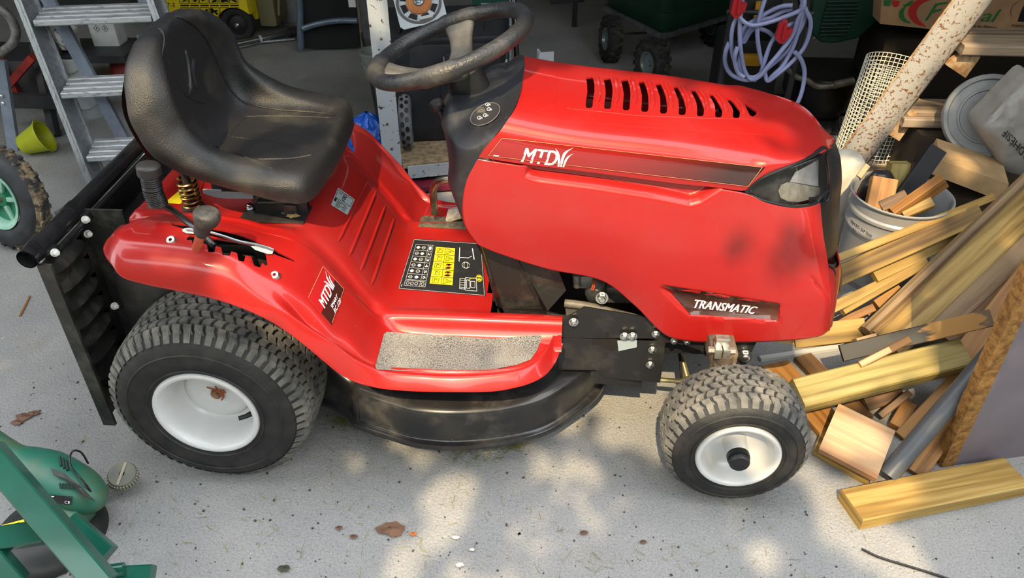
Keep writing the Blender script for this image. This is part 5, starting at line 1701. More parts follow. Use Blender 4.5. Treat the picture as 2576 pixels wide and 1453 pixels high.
q = MB(); q.beam(W(960, 345, z=.09), W(899, 25, z=.09), .012, .03); q.build('side_rail', DARKS, rack, smooth=False)
q = MB(); a = W(1018, 470, z=.02); q.beam(a, a + Vector((.42, .08, 0)), .06, .02); single('dark_red_bar', q, mat('maroon', (.13, .012, .03), .35), 'dark red flat bar on the floor under the rack', 'bar', (a.x, a.y, 0), smooth=False)
q = MB(); q.box(a + Vector((.25, .24, .02)), (.6, .3, .04), rot=Matrix.Rotation(R(10), 3, 'Z')); single('black_mat', q, DARKP, 'black rubber slab on the floor under the rack', 'mat', (a.x + .25, a.y + .24, 0), smooth=False)
tub('parts_bucket', Vector((W(948, 195, z=.1).x, W(948, 195, z=.1).y, .101)), .05, .065, .12, mat('cloudy_grey', (.25, .27, .25), .4), 'small cloudy bucket of bits on the rack beside the white post', 'bucket')
# ---- rolling tool chest on the rack
rz = Matrix.Rotation(R(9), 3, 'Z'); tc_ = W(1127, 358, z=.102); TCO = tc_ + rz @ Vector((0, .19, 0))
chest = thing('tool_chest', (TCO.x, TCO.y, .101), 'black rolling tool chest with a yellow stripe standing on the rack', 'tool box')
CH = mat('chest_plastic', (.018, .020, .025), .4, var=.3, vscale=12, bump=.2, bscale=200)
hw = .215
q = MB(); q.box(TCO + Vector((0, 0, .14)), (hw * 2 - .05, .36, .27), rot=rz, bev=.012); q.build('lower_box', CH, chest)
q = MB(); q.box(TCO + Vector((0, 0, .335)), (hw * 2, .38, .13), rot=rz, bev=.02); q.build('upper_box', CH, chest)
q = MB(); q.box(TCO + Vector((0, 0, .41)), (hw * 2 + .01, .39, .028), rot=rz, bev=.012)
for k in range(8):
    q.tube(cr([TCO + rz @ Vector((-.16 + k * .045, -.15, .426)), TCO + rz @ Vector((-.16 + k * .045 + .012, -.02, .426)), TCO + rz @ Vector((-.16 + k * .045 + .012, .15, .426))], 2), .003, 6)
q.build('lid', CH, chest)
q = MB(); q.box(TCO + rz @ Vector((-.05, -.192, .28)), (hw * 2 - .13, .003, .014), rot=rz); q.build('yellow_stripe', mat('bright_yellow', (.75, .68, .01), .4), chest, smooth=False)
q = MB(); q.box(TCO + rz @ Vector((.06, -.194, .33)), (.11, .008, .06), rot=rz, bev=.003); q.build('panel', CH, chest)
q = MB(); q.box(TCO + rz @ Vector((.0, -.197, .30)), (.006, .01, .10), rot=rz); q.box(TCO + rz @ Vector((.03, -.197, .262)), (.06, .01, .012), rot=rz); q.build('latch', ALUM, chest, smooth=False)
q = MB(); q.box(TCO + rz @ Vector((-.02, -.181, .14)), (.003, .004, .26), rot=rz); q.build('seam', BLKP, chest, smooth=False)
wq = W(1021, 308, z=.21)
q = MB(); pr = cr([Vector((a, b, 0)) for a, b in [(.06, 0), (.094, .004), (.104, .016), (.104, .034), (.094, .046), (.06, .05)]], 3)
q.lathe(wq + Vector((-.025, 0, 0)), rz @ Vector((1, 0, 0)), [(p.x, p.y) for p in pr], 40); ww = q.build('wheel', mat('grey_tyre', (.15, .155, .16), .7, var=.3, vscale=30), chest)
q = MB(); wx = rz @ Vector((1, 0, 0))
for k in range(18):
    for s_ in (0, 1):
        t_ = 2 * math.pi * (k + .5 * s_) / 18; d = Vector((-wx.y * math.cos(t_), wx.x * math.cos(t_), math.sin(t_))); c = wq + wx * (-.009 + s_ * .018) + d * .1035; e_ = wx.cross(d)
        q.add([c + wx * .0075 * math.cos(u) + e_ * .011 * math.sin(u) + d * .001 for u in [i * math.pi / 5 for i in range(10)]], [tuple(range(10))])
q.build('tread_pits', BLKP, ww, smooth=False)
# bin at the right of the chest, green crates behind
q = MB(); c = W(1232, 172, y=1.45); q.lathe(Vector((c.x, 1.5, c.z)), (0, 0, 1), [(0, 0), (.055, 0), (.062, .02), (.066, .085), (.075, .09), (.075, .12), (.068, .20), (.04, .215), (0, .216)], 28); single('black_bin', q, CH, 'black rounded bin beside the tool chest', 'bin', (c.x, 1.5, c.z))
gc = W(1232, 60, y=1.95)
cr_ = thing('green_crate', (gc.x, 2.0, .101), 'dark green slatted crate behind the tool chest', 'crate'); GRD = mat('crate_green', (.012, .07, .05), .5)
q = MB(); q.box((gc.x, 2.02, (gc.z + .2 + .101) / 2), (.16, .10, gc.z + .2 - .101)); q.build('box', GRD, cr_, smooth=False)
for k in range(12):
    q = MB(); q.box((gc.x + .01, 1.966, gc.z - .14 + k * .028), (.10, .004, .006)); q.build('slot_line', mat('pale_line', (.30, .36, .34), .5), cr_, smooth=False)
# loudspeaker lying on the chest
sc_ = W(1054, 8, y=1.3); sn = Vector((.05, -.72, .70)).normalized(); su = (Vector((0, 0, 1)) - sn * sn.z).normalized(); sr = su.cross(sn) * 1.0
sr = sn.cross(su) * -1
spk = thing('loudspeaker', (sc_.x, sc_.y, TCO.z + .42), 'bare loudspeaker with white frame and orange cone on the tool chest', 'speaker')
rotm = Matrix.Rotation(R(14), 3, sn)
sr = rotm @ sr; su = rotm @ su
SPW = mat('speaker_frame', (.52, .58, .62), .4)
hs = .088
def oct_(h, c): return [sc_ + sr * x * h + su * y * h for x, y in ((-1 + c, -1), (1 - c, -1), (1, -1 + c), (1, 1 - c), (1 - c, 1), (-1 + c, 1), (-1, 1 - c), (-1, -1 + c))]
q = MB(); q.prism(oct_(hs, .14), sn * .004); so = q.build('frame', SPW, spk, smooth=False)
q = MB(); q.lathe(sc_, sn, [(.083, .004), (.083, .008), (.074, .008), (.074, .004)], 48); q.build('gasket', mat('gasket', (.12, .11, .11), .8), spk)
for k in range(8):
    t_ = math.pi * 2 * k / 8 + .2; P = []
    for rr, dt in ((.050, -.27), (.050, .27), (.070, .25), (.070, -.25)):
        P.append(sc_ + sn * .0045 + sr * math.cos(t_ + dt) * rr + su * math.sin(t_ + dt) * rr)
    q = MB(); q.prism(P, sn * .0015); q.build('basket_opening', BLKP, spk, smooth=False)
q = MB(); q.lathe(sc_, sn, [(.047, .004), (.046, .012), (.042, .010), (.039, .013), (.035, .011), (.031, .014), (.027, .012), (.022, .015), (.019, .013)], 40); q.build('cone', mat('orange_cone', (.50, .20, .07), .6, var=.2, vscale=30), spk)
q = MB(); q.lathe(sc_, sn, [(.020, .010), (.018, .020), (.011, .022), (.010, .016), (.006, .020), (0, .021)], 28); q.build('dust_cap', mat('cap_steel', (.30, .33, .37), .3, .8), spk)
q = MB(); q.box(sc_ + sr * .012 - su * .066 + sn * .010, (.05, .012, .014), rot=Matrix((sr, su, sn)).transposed(), bev=.003); q.build('terminal', WPLA, spk)
# broom pole, brush, right of the rack
q = MB(); a = W(1302, 185, y=1.55); b = W(1289, -60, y=1.75); q.tube([Vector((a.x, a.y, 0)) * 1 + Vector((.02, 0, 0)), a, b], .011, 14); single('black_pole', q, mat('shiny_black', (.015, .015, .018), .15, coat=.5), 'glossy black pole standing behind the steering wheel', 'pole', (a.x, a.y, 0))
q = MB(); c = W(1268, 158, y=1.5); pb = thing('paint_brush', c, 'paint brush with white tip hanging on the rack post', 'brush'); q.box(c + Vector((0, 0, .0)), (.028, .012, .03), bev=.003); q.build('bristles', WPLA, pb)
q = MB(); q.tube([c + Vector((0, 0, .015)), c + Vector((.003, 0, .04)), c + Vector((.008, .004, .085)), c + Vector((.010, .004, .10))], [.008, .010, .009, .004], 12); q.build('handle', mat('brush_handle', (.10, .10, .10), .4), pb)
# ---- blue plastic bag
bgc = W(915, 378, z=0); q = MB(); rows = []
for k in range(12):
    zz = .17 * (k / 11) ** .9; f_ = (1 - (k / 11) ** 2.2) * .11 + .012
    rows.append([Vector((bgc.x + .03 * k / 11 + (f_ + .022 * noise.noise((math.cos(i * .35) * 2, math.sin(i * .35) * 2, k * .5))) * math.cos(2 * math.pi * i / 36), bgc.y + (f_ + .022 * noise.noise((math.cos(i * .35) * 2, math.sin(i * .35) * 2, k * .5 + 9))) * math.sin(2 * math.pi * i / 36) * .8, zz + .006 * noise.noise((i, k, 3)))) for i in range(36)])
q.grid(rows, close_u=True); q.add([rows[0][i] for i in range(36)], [tuple(range(36))[::-1]]); q.add([rows[-1][i] for i in range(36)], [tuple(range(36))])
single('blue_bag', q, mat('blue_film', (.01, .10, .55), .25, var=.4, vscale=14, bump=1.0, bscale=26), 'crumpled blue plastic bag on the floor behind the fender', 'bag', (bgc.x, bgc.y, 0), auto=25)
# ---- green garden cart
GT = mat('cart_green', (.004, .026, .014), .45, var=.3, vscale=6)
cart = thing('garden_cart', (1.35, 2.7, 0), 'dark green garden cart tub on four small black wheels', 'cart')
c0, c1, c2 = W(1520, 14, z=.24), W(1668, 87, z=.205), W(1880, 22, z=.23)
c3 = c0 + (c2 - c1)
q = MB(); ctr_ = (c0 + c1 + c2 + c3) / 4; rows = []
cs = [c0, c1, c2, c3]
for k, (sc2, dz) in enumerate([(.2, -.0), (.97, 0), (1.0, .012), (1.04, .09), (1.035, .10), (1.06, .105), (1.09, .20), (1.085, .21), (1.11, .215), (1.14, .34), (1.19, .345), (1.19, .37), (1.12, .37)]):
    r_ = []
    for i in range(4):
        a, b = cs[i], cs[(i + 1) % 4]
        for t_ in (0.06, .2, .4, .6, .8, .94): r_.append(ctr_ + (a.lerp(b, t_) - ctr_) * sc2 + Vector((0, 0, dz)))
    rows.append(r_)
q.grid(rows, close_u=True); q.build('tub', GT, cart)
q = MB(); 
for i in range(4): q.beam(cs[i] - Vector((0, 0, .01)), cs[(i + 1) % 4] - Vector((0, 0, .01)), .03, .02)
q.tube([W(1563, 55, z=.2), W(1562, 80, z=.15)], .012, 8); q.tube([W(1570, 85, y=2.5), W(1625, 83, y=2.6)], .006, 8); q.tube([W(1690, 85, y=2.35), W(1680, 110, y=2.36), W(1678, 140, y=2.36)], .012, 8); q.tube([W(1640, 80, y=2.5), W(1655, 105, y=2.45)], .01, 8)
q.build('chassis', mat('cart_steel', (.10, .10, .11), .5, .4, var=.4, vscale=20), cart)
CT = mat('cart_tyre', (.016, .016, .016), .8, col2=(.08, .065, .045), vscale=30, thr=(.5, .75), bump=.5, bscale=60)
def small_wheel(px, py, ax, rz_=.115):
    c = W(px, py, z=rz_); ax = Vector(ax).normalized()
    q = MB(); pr = cr([Vector((a, b, 0)) for a, b in [(.052, .02), (.06, .032), (.09, .036), (.108, .022), (.115, 0), (.108, -.022), (.09, -.036), (.06, -.032), (.052, -.02)]], 3); q.lathe(c, ax, [(p.x, p.y) for p in pr], 40)
    a_, b_ = frame_of(ax)
    for k in range(18):
        for s_ in (-1, 1):
            t_ = 2 * math.pi * (k + .25 * s_) / 18; d = a_ * math.cos(t_) + b_ * math.sin(t_); q.box(c + d * .112 + ax * s_ * .017, (.020, .026, .012), rot=Matrix((ax.cross(d), ax, d)).transposed())
    o = q.build('wheel', CT, cart)
    q = MB(); q.lathe(c, ax, [(.053, .024), (.056, .030), (.05, .030), (.044, .012), (.016, .010), (.014, .026), (0, .026)], 28); q.build('rim', mat('cart_rim', (.22, .27, .27), .35, .5), o)
small_wheel(1536, 98, (-.96, -.25, .05)); small_wheel(1640, 158, (-.86, -.5, .05)); small_wheel(1800, 60, (-.9, -.4, .05)); small_wheel(1690, 25, (-.9, -.4, .05))
q = MB(); a = W(1470, 5, y=2.95); q.prism([W(1385, 12, y=3.0), W(1470, 5, y=3.0), W(1470, -60, y=3.0), W(1365, -60, y=3.0)], Vector((0, .04, 0))); q.box((a.x - .05, 3.02, .2), (.03, .03, .4)); single('dark_sheet', q, DARKP, 'dark flat sheet at the top beside the green cart', 'sheet', (a.x, 3.0, 0), smooth=False)
# ---- pressure washer (dark, yellow bits) carrying the hose coil
pw = thing('hose_machine', (1.62, 1.75, 0), 'black and yellow machine in shadow behind the hose coil', 'machine')
q = MB(); q.box((1.58, 1.85, .20), (.26, .22, .34), bev=.03); q.box((1.58, 1.85, .45), (.2, .16, .2), bev=.03); q.build('housing', mat('near_black', (.010, .010, .011), .5), pw)
q = MB(); q.box(W(1890, 150, y=1.72), (.075, .03, .05), bev=.008); q.box(W(1905, 40, y=1.74), (.03, .02, .12), bev=.006); q.build('yellow_trim', mat('amber', (.42, .22, .006), .45), pw)
q = MB(); q.tube([Vector((1.73, 1.62, .0)), Vector((1.73, 1.62, .75))], .014, 10); q.tube([Vector((1.44, 1.62, .0)), Vector((1.44, 1.62, .75))], .014, 10); q.tube([Vector((1.42, 1.62, .52)), Vector((1.76, 1.62, .52))], .010, 10); q.build('frame_tube', DARKS, pw)
HOSE, t, p = node_mat('hose_pvc')
p.inputs['Base Color'].default_value = (.34, .37, .62, 1); p.inputs['Roughness'].default_value = .22; p.inputs['Subsurface Weight'].default_value = .25; p.inputs['Subsurface Radius'].default_value = (.02, .02, .03); p.inputs['Coat Weight'].default_value = .4
hz = lambda x, y: (1800 + x / 5.811, y / 5.811)
hp = [
    [(300, -60), (295, 80), (330, 210), (420, 320), (560, 370), (800, 320), (1000, 250), (1210, 165), (1290, 90), (1300, -50)],
    [(400, -60), (375, 150), (355, 400), (360, 650), (385, 850), (430, 1040), (520, 1160), (650, 1110), (800, 930), (980, 720), (1120, 520), (1200, 300), (1260, 150), (1290, -50)],
    [(740, -60), (660, 180), (615, 400), (620, 620), (660, 850), (720, 1050), (760, 1180), (900, 1090), (1100, 920), (1290, 700), (1380, 450), (1385, 280), (1330, 170), (1270, 20), (1260, -60)],
    [(310, 250), (250, 400), (230, 600), (250, 800), (320, 970), (430, 1090), (560, 1130), (700, 1040), (860, 860), (1040, 620), (1170, 380), (1230, 200), (1280, 20)],
    [(200, 610), (150, 750), (140, 900), (190, 1040), (300, 1130), (480, 1170), (640, 1120), (760, 1000), (930, 860), (1090, 700), (1210, 480), (1290, 300), (1320, 100)],
    [(1130, 80), (980, 90), (820, 150), (640, 260), (480, 350), (390, 450), (370, 560), (420, 610), (500, 480), (560, 420)],
    [(1130, 130), (980, 170), (800, 260), (640, 300), (500, 420), (410, 580)],
    [(400, 520), (480, 440), (620, 420), (760, 460), (880, 560), (980, 610)],
    [(890, 500), (800, 650), (730, 850), (690, 980), (640, 1100), (560, 1180)],
    [(1160, 330), (1080, 360), (1010, 400)],
    [(320, 680), (290, 790), (280, 900), (330, 1060), (420, 1130)],
    [(1160, 760), (1250, 870), (1300, 1030), (1290, 1200), (1250, 1380), (1200, 1500)],
    [(1280, 160), (1220, 420), (1120, 720), (980, 960), (860, 1080), (780, 1160)],
    [(370, 800), (350, 900), (370, 1000), (450, 1100)],
]
hose = thing('hose_coil', (1.6, 1.55, .0), 'coil of pale bluish clear hose hanging in loops behind the hood', 'hose')
q = MB(); rn = random.Random(5)
for i, pl_ in enumerate(hp):
    y0 = 1.50 + .012 * (i % 5) + (.05 if i in (5, 6, 7) else 0)
    P = [W(*hz(a, b), y=y0 + .012 * math.sin(k * 1.3 + i)) for k, (a, b) in enumerate(pl_)]
    q.tube(cr(P, 7), .0088, 10)
q.build('tube', HOSE, hose)
for px, py, s_ in ((1858, 18, 1.2), (1972, 82, 1.2)):
    q = MB(); c = W(px, py, y=1.475)
    q.prism([c + Vector((a * s_, 0, b * s_)) for a, b in ((-.022, -.018), (-.018, .02), (-.006, .036), (.006, .036), (.006, .008), (.026, .012), (.022, -.012), (.004, -.036), (-.008, -.036))], Vector((0, .03, 0))); q.box(c + Vector((.0, -.004, .005)), (.012, .012, .06), bev=.002)
    q.build('red_clamp', mat('red_clip', (.50, .02, .03), .35), hose, smooth=False)
# ---- dark green vented machine
gm = thing('green_machine', (2.03, 1.95, 0), 'dark green vented motor housing on a black base, upper right', 'machine')
GM = mat('machine_green', (.005, .034, .022), .38, var=.2, vscale=8)
pc_ = lambda x, y, yy=1.72: W(*hz(x, y), y=yy)
q = MB(); q.prism([pc_(1400, -200), pc_(2450, -200), pc_(2400, 300), pc_(2100, 560), pc_(1750, 640), pc_(1560, 630), pc_(1430, 540), pc_(1400, 300)], Vector((0, .26, 0))); go = q.build('housing', GM, gm, smooth=False)
bm_ = go.modifiers.new('b', 'BEVEL'); bm_.width = .012; bm_.segments = 3; apply_mods(go); shade(go, 40)
q = MB(); rg_ = [pc_(1640, 0, 1.716), pc_(2080, 0, 1.716), pc_(2090, 150, 1.716), pc_(1990, 380, 1.716), pc_(1890, 520, 1.716), pc_(1650, 540, 1.716), pc_(1520, 480, 1.716), pc_(1560, 250, 1.716)]
q.prism(rg_, Vector((0, .003, 0))); q.build('vent_recess', mat('vent_dark', (.004, .014, .010), .7), gm, smooth=False)
for k in range(10):
    y_ = 20 + k * 54; xl = 1640 - y_ * .26; xr = 2085 - max(0, y_ - 150) * .50
    q = MB(); q.beam(pc_(xl, y_ + 6, 1.712), pc_(xr, y_ - 4, 1.712), .014, .006, bev=.002); q.build('vent_slat', GM, gm, smooth=False)
q = MB(); a = pc_(1440, 555, 1.71); q.lathe(a, (0, -1, 0), [(.006, 0), (.005, .003), (0, .004)], 10); q.build('screw', CHROME, gm)
q = MB(); q.box((2.02, 1.9, .12), (.42, .30, .16), bev=.03); q.lathe((1.93, 1.80, .14), (0, 0, 1), [(0, -.10), (.10, -.10), (.12, .02), (.118, .05), (.10, .07), (0, .07)], 30); q.build('base', mat('base_black', (.008, .007, .007), .35), gm)
q = MB(); q.tube(cr([pc_(1050, 1000, 1.62), pc_(1180, 1120, 1.62), pc_(1330, 1170, 1.62), pc_(1480, 1260, 1.62), pc_(1720, 1250, 1.62), pc_(2010, 1180, 1.64)], 5), .0125, 10); q.tube([pc_(1720, 1245, 1.62), pc_(2010, 1180, 1.64)], .017, 10)
q.build('tube_foot', mat('dull_tube', (.14, .125, .10), .5, .5, var=.4, vscale=30), gm)
q = MB(); q.box((1.98, 1.82, .01), (.5, .4, .02)); q.build('foot_plate', DARKS, gm, smooth=False)
# ---- steel stringer of the stair with wooden treads
RSTW = mat('rusty_white_paint', (.36, .345, .325), .5, col2=(.17, .08, .03), vscale=95, thr=(.555, .60), bump=.35, bscale=70, detail=5)
RUSTO = mat('rust_orange', (.36, .18, .07), .8, col2=(.52, .36, .2), vscale=40, thr=(.4, .6), bump=.4, bscale=90)
SY = 1.15
s0, s1 = W(2084, 480, y=SY), W(2446, 0, y=SY)
sd_ = (s1 - s0).normalized()
stair = thing('stair_stringer', (s0.x, SY, 0), 'rust-speckled white steel stair stringer leaning with wooden treads', 'stair')
q = MB(); nrm = Vector((0, -1, .0)); perp = sd_.cross(nrm).normalized(); rows = []
a0 = s0 - sd_ * .14; a1 = s1 + sd_ * .5
for k in range(13):
    t_ = -1 + 2 * k / 12; off = perp * t_ * .056 + nrm * (.020 * math.cos(t_ * 1.45))
    rows.append([a0 + off, a0.lerp(a1, .33) + off, a0.lerp(a1, .66) + off, a1 + off])
q.grid(rows); so = q.build('stringer', RSTW, stair); solid(so, .006)
for sg in (-1, 1):
    q = MB(); q.tube([a0 + perp * sg * .056, a1 + perp * sg * .056], .0045, 8); q.build('rusty_edge', RUSTO, stair)
TWD = wood_mat('grey_tread', (.30, .22, .15), (.42, .33, .24), (.16, .11, .07), .8)
for (fx, fy), (bx_, by_), (tx, ty) in (((2275, 316), (2232, 333), (2290, 296)), ((2425, 134), (2398, 172), (2440, 112)), ((2150, 470), (2110, 505), (2165, 450))):
    a = W(fx, fy, y=SY - .03); tl_ = min(.75, 2.78 - a.x); 
    q = MB(); q.beam(a + Vector((-.01, .09, .012)), a + Vector((tl_, .09, .012)), .20, .036, bev=.005); q.build('tread', TWD, stair, smooth=False)
    q = MB(); b = W(bx_, by_, y=SY - .01); q.prism([b + perp * -.03, b + perp * .035 + Vector((.02, 0, -.02)), b + Vector((.075, 0, .028)), b + Vector((.085, 0, .075)), b + Vector((.02, 0, .055))], Vector((0, .03, 0))); q.build('bracket', RUSTO, stair, smooth=False)
# ---- roll of white wire mesh
MSH = mat('mesh_white', (.72, .72, .64), .5)
mc = Vector((2.00, 1.36, 0)); mroll = []
q = MB(); axm = Vector((.10, .05, 1)).normalized(); a_, b_ = frame_of(axm)
n_h, n_c = 26, 42
def mp(k, i, rad=.115): 
    t_ = 2 * math.pi * i / n_c; return mc + axm * (.42 * k / n_h) + (a_ * math.cos(t_) + b_ * math.sin(t_)) * rad
for k in range(n_h + 1): q.tube([mp(k, i) for i in range(n_c)], .0016, 4, closed=True)
for i in range(n_c): q.tube([mp(0, i), mp(n_h, i)], .0016, 4, caps=False)
single('mesh_roll', q, MSH, 'upright roll of white wire mesh behind the rusty stringer', 'wire mesh', (mc.x, mc.y, 0), smooth=False, kind=None)
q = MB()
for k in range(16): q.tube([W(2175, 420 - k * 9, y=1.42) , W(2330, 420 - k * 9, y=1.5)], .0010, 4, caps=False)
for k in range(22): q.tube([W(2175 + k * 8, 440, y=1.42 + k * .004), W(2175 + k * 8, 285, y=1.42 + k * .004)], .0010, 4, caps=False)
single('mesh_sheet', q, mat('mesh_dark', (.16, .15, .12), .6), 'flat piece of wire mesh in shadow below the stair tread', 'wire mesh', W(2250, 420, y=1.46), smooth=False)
# ---- fruit box, boxes and bags at the right
CARD = mat('cardboard', (.36, .21, .11), .85, var=.18, vscale=10)
CARD2 = mat('cardboard_pale', (.36, .24, .12), .85, var=.2, vscale=14)
FY = 1.62
P = [W(2214, 60, y=FY), W(2600, 100, y=FY), W(2610, -60, y=FY), W(2222, -60, y=FY)]
fb = thing('fruit_box', ((P[0] + P[1]) / 2).to_tuple(), 'cardboard fruit box with red and green print at the top right', 'box')
q = MB(); q.prism(P, Vector((0, .3, 0))); fo = q.build('carton', CARD, fb, smooth=False); bvF2 = bvh_of(fo)
fz = lambda x, y: (2180 + x / 5.588, y / 5.588)
def ppoly(mb, pts, bv, off=.002):
    h = [hit(bv, *p_, off) for p_ in pts]
    if all(x is not None for x in h): mb.add(h, [list(range(len(h)))])
def arcband(mb, cx_, cy_, rx, ry, wd, t0, t1, bv, n=16, f=fz):
    for i in range(n):
        a, b = t0 + (t1 - t0) * i / n, t0 + (t1 - t0) * (i + 1) / n
        k0 = math.sin(math.pi * (i / n)) ** .5 * wd; k1 = math.sin(math.pi * ((i + 1) / n)) ** .5 * wd
        ppoly(mb, [f(cx_ + rx * math.cos(a), cy_ + ry * math.sin(a)), f(cx_ + rx * math.cos(b), cy_ + ry * math.sin(b)), f(cx_ + (rx - k1) * math.cos(b), cy_ + (ry - k1 * .6) * math.sin(b)), f(cx_ + (rx - k0) * math.cos(a), cy_ + (ry - k0 * .6) * math.sin(a))], bv)
RP = mat('print_red', (.45, .02, .015), .7); GP = mat('print_green', (.02, .14, .03), .7)
q = MB(); arcband(q, 900, 170, 320, 210, 120, 1.75, 5.0, bvF2)
ppoly(q, [fz(360, 0), fz(470, 10), fz(440, 90), fz(385, 100), fz(350, 50)], bvF2); q.build('red_print', RP, fb, smooth=False, fix=False)
q = MB(); arcband(q, 620, 200, 170, 125, 70, 1.5, 4.3, bvF2); ppoly(q, [fz(500, 70), fz(560, 50), fz(640, 0), fz(660, 20), fz(600, 80), fz(540, 90)], bvF2); ppoly(q, [fz(235, 0), fz(350, 0), fz(330, 80), fz(240, 80)], bvF2)
def ptext(mb, txt, q4, bv, bold=.02, shear=0): print_text(mb, txt, q4, bv, bold, shear, .95, .002)
ptext(q, 'F', [fz(810, 290), fz(1010, 250), fz(1150, 20), fz(880, 60)], bvF2, .02, .25); ptext(q, 'al', [fz(1590, 300), fz(1850, 310), fz(1900, 130), fz(1620, 130)], bvF2, .03, .3); q.build('green_print', GP, fb, smooth=False, fix=False)
q = MB(); ptext(q, 'nos do Algarve', [fz(1440, 385), fz(1830, 412), fz(1835, 362), fz(1445, 335)], bvF2, .012)
arcband(q, 2190, 170, 170, 160, 9, 2.6, 4.7, bvF2); ppoly(q, [fz(2120, 300), fz(2215, 305), fz(2215, 60), fz(2180, 130), fz(2150, 200)], bvF2); ptext(q, 'PORTU', [fz(2040, 375), fz(2210, 385), fz(2210, 350), fz(2040, 342)], bvF2, .0)
q.build('black_print', BLKP, fb, smooth=False, fix=False)
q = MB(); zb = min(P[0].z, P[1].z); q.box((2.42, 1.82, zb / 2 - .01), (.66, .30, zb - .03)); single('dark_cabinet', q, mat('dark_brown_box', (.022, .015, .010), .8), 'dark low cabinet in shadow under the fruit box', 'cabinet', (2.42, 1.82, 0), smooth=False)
# lid leaning
lc = W(2484, 292, y=1.02); ln_ = Vector((-.25, -.85, .42)).normalized()
q = MB(); q.lathe(lc, ln_, [(0, .0), (.085, .0), (.088, .004), (.094, .004), (.097, 0), (.122, 0), (.126, .008), (.138, .010), (.142, .004), (.142, -.016), (.136, -.016)], 56)
single('round_lid', q, mat('grey_lid', (.26, .265, .265), .4, var=.2, vscale=8), 'round grey plastic bucket lid leaning behind the white bag', 'lid', (lc.x, lc.y, lc.z - .13))
CRW = mat('crate_dark_wood', (.05, .035, .022), .8, var=.4, vscale=8)
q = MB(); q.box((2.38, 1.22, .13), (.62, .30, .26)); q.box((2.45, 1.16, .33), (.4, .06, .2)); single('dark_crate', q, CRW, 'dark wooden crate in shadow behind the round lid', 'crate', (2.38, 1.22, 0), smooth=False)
# white bag ADHESIF
bgp = [(2462, 322), (2500, 275), (2545, 228), (2600, 190), (2640, 300), (2620, 430), (2530, 430), (2495, 380)]
by = .90; q = MB(); n_ = 9; cpx = (sum(a for a, b in bgp) / 8, sum(b for a, b in bgp) / 8)
ring = cr([Vector((a, b, 0)) for a, b in bgp], 5, True); rows = []
for k in range(n_ + 1):
    s_ = 1 - k / n_
    rows.append([W(cpx[0] + (v_.x - cpx[0]) * s_, cpx[1] + (v_.y - cpx[1]) * s_, y=by - .055 * math.sqrt(max(0, 1 - s_ ** 2.2)) - .008 * noise.noise((v_.x * .03 * s_, v_.y * .03 * s_, k * .4))) for v_ in ring])
q.grid(rows, close_u=True); q.grid([[p_ + Vector((0, .09, 0)) for p_ in rows[0]], rows[0]], close_u=True); q.add([p_ + Vector((0, .09, 0)) for p_ in rows[0]], [tuple(range(len(ring)))])
bag = thing('adhesive_bag', W(2540, 430, y=by).to_tuple(), 'crumpled whitish bag with upside-down black lettering at the right edge', 'bag')
bo = q.build('sack', mat('bag_white', (.30, .285, .265), .45, var=.15, vscale=14, bump=.7, bscale=28), bag, auto=50); bvBag = bvh_of(bo)
q = MB(); print_text(q, 'ADHÉSIF', [(2592, 385), (2530, 322), (2516, 342), (2576, 408)], bvBag, .0, 0, 1.0, .004); q.build('lettering', BLKP, bag, smooth=False, fix=False)
# box 'stn'
sz = lambda x, y: (2080 + x / 4.54, 240 + y / 4.54)
sy_ = .80
fA, fB_, fC, fD = W(*sz(1200, 900), y=sy_), W(*sz(2000, 1210), y=sy_ - .06), W(*sz(2080, 1010), y=sy_ - .06), W(*sz(1290, 740), y=sy_)
sbx = thing('carton_box', ((fA + fB_) / 2).to_tuple(), 'tilted cardboard carton printed stn beside the bucket', 'box')
q = MB(); q.prism([fA, fB_, fC, fD], Vector((.05, .17, .0))); co_ = q.build('carton', CARD2, sbx, smooth=False); bvS2 = bvh_of(co_)
q = MB(); print_text(q, 'stn', [sz(1560, 1060), sz(1750, 1130), sz(1790, 1040), sz(1600, 970)], bvS2, .012, 0, .9, .002); print_text(q, 'poo', [sz(1800, 1160), sz(1920, 1200), sz(1930, 1150), sz(1815, 1115)], bvS2, .0, 0, .9, .002); q.build('lettering', mat('print_dark', (.02, .03, .02), .7), sbx, smooth=False, fix=False)
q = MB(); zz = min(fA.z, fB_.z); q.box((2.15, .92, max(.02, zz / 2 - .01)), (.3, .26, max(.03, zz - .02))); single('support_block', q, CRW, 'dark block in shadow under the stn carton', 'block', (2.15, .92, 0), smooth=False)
# white sack beside the bucket
q = MB(); a = W(2118, 640, z=0); q.box((1.72, .78, .16), (.10, .12, .32), bev=.03); single('white_sack', q, mat('sack_white', (.55, .53, .46), .6, var=.15, vscale=20, bump=.5, bscale=30), 'narrow white sack between mower nose and bucket', 'bag', (1.72, .78, 0))
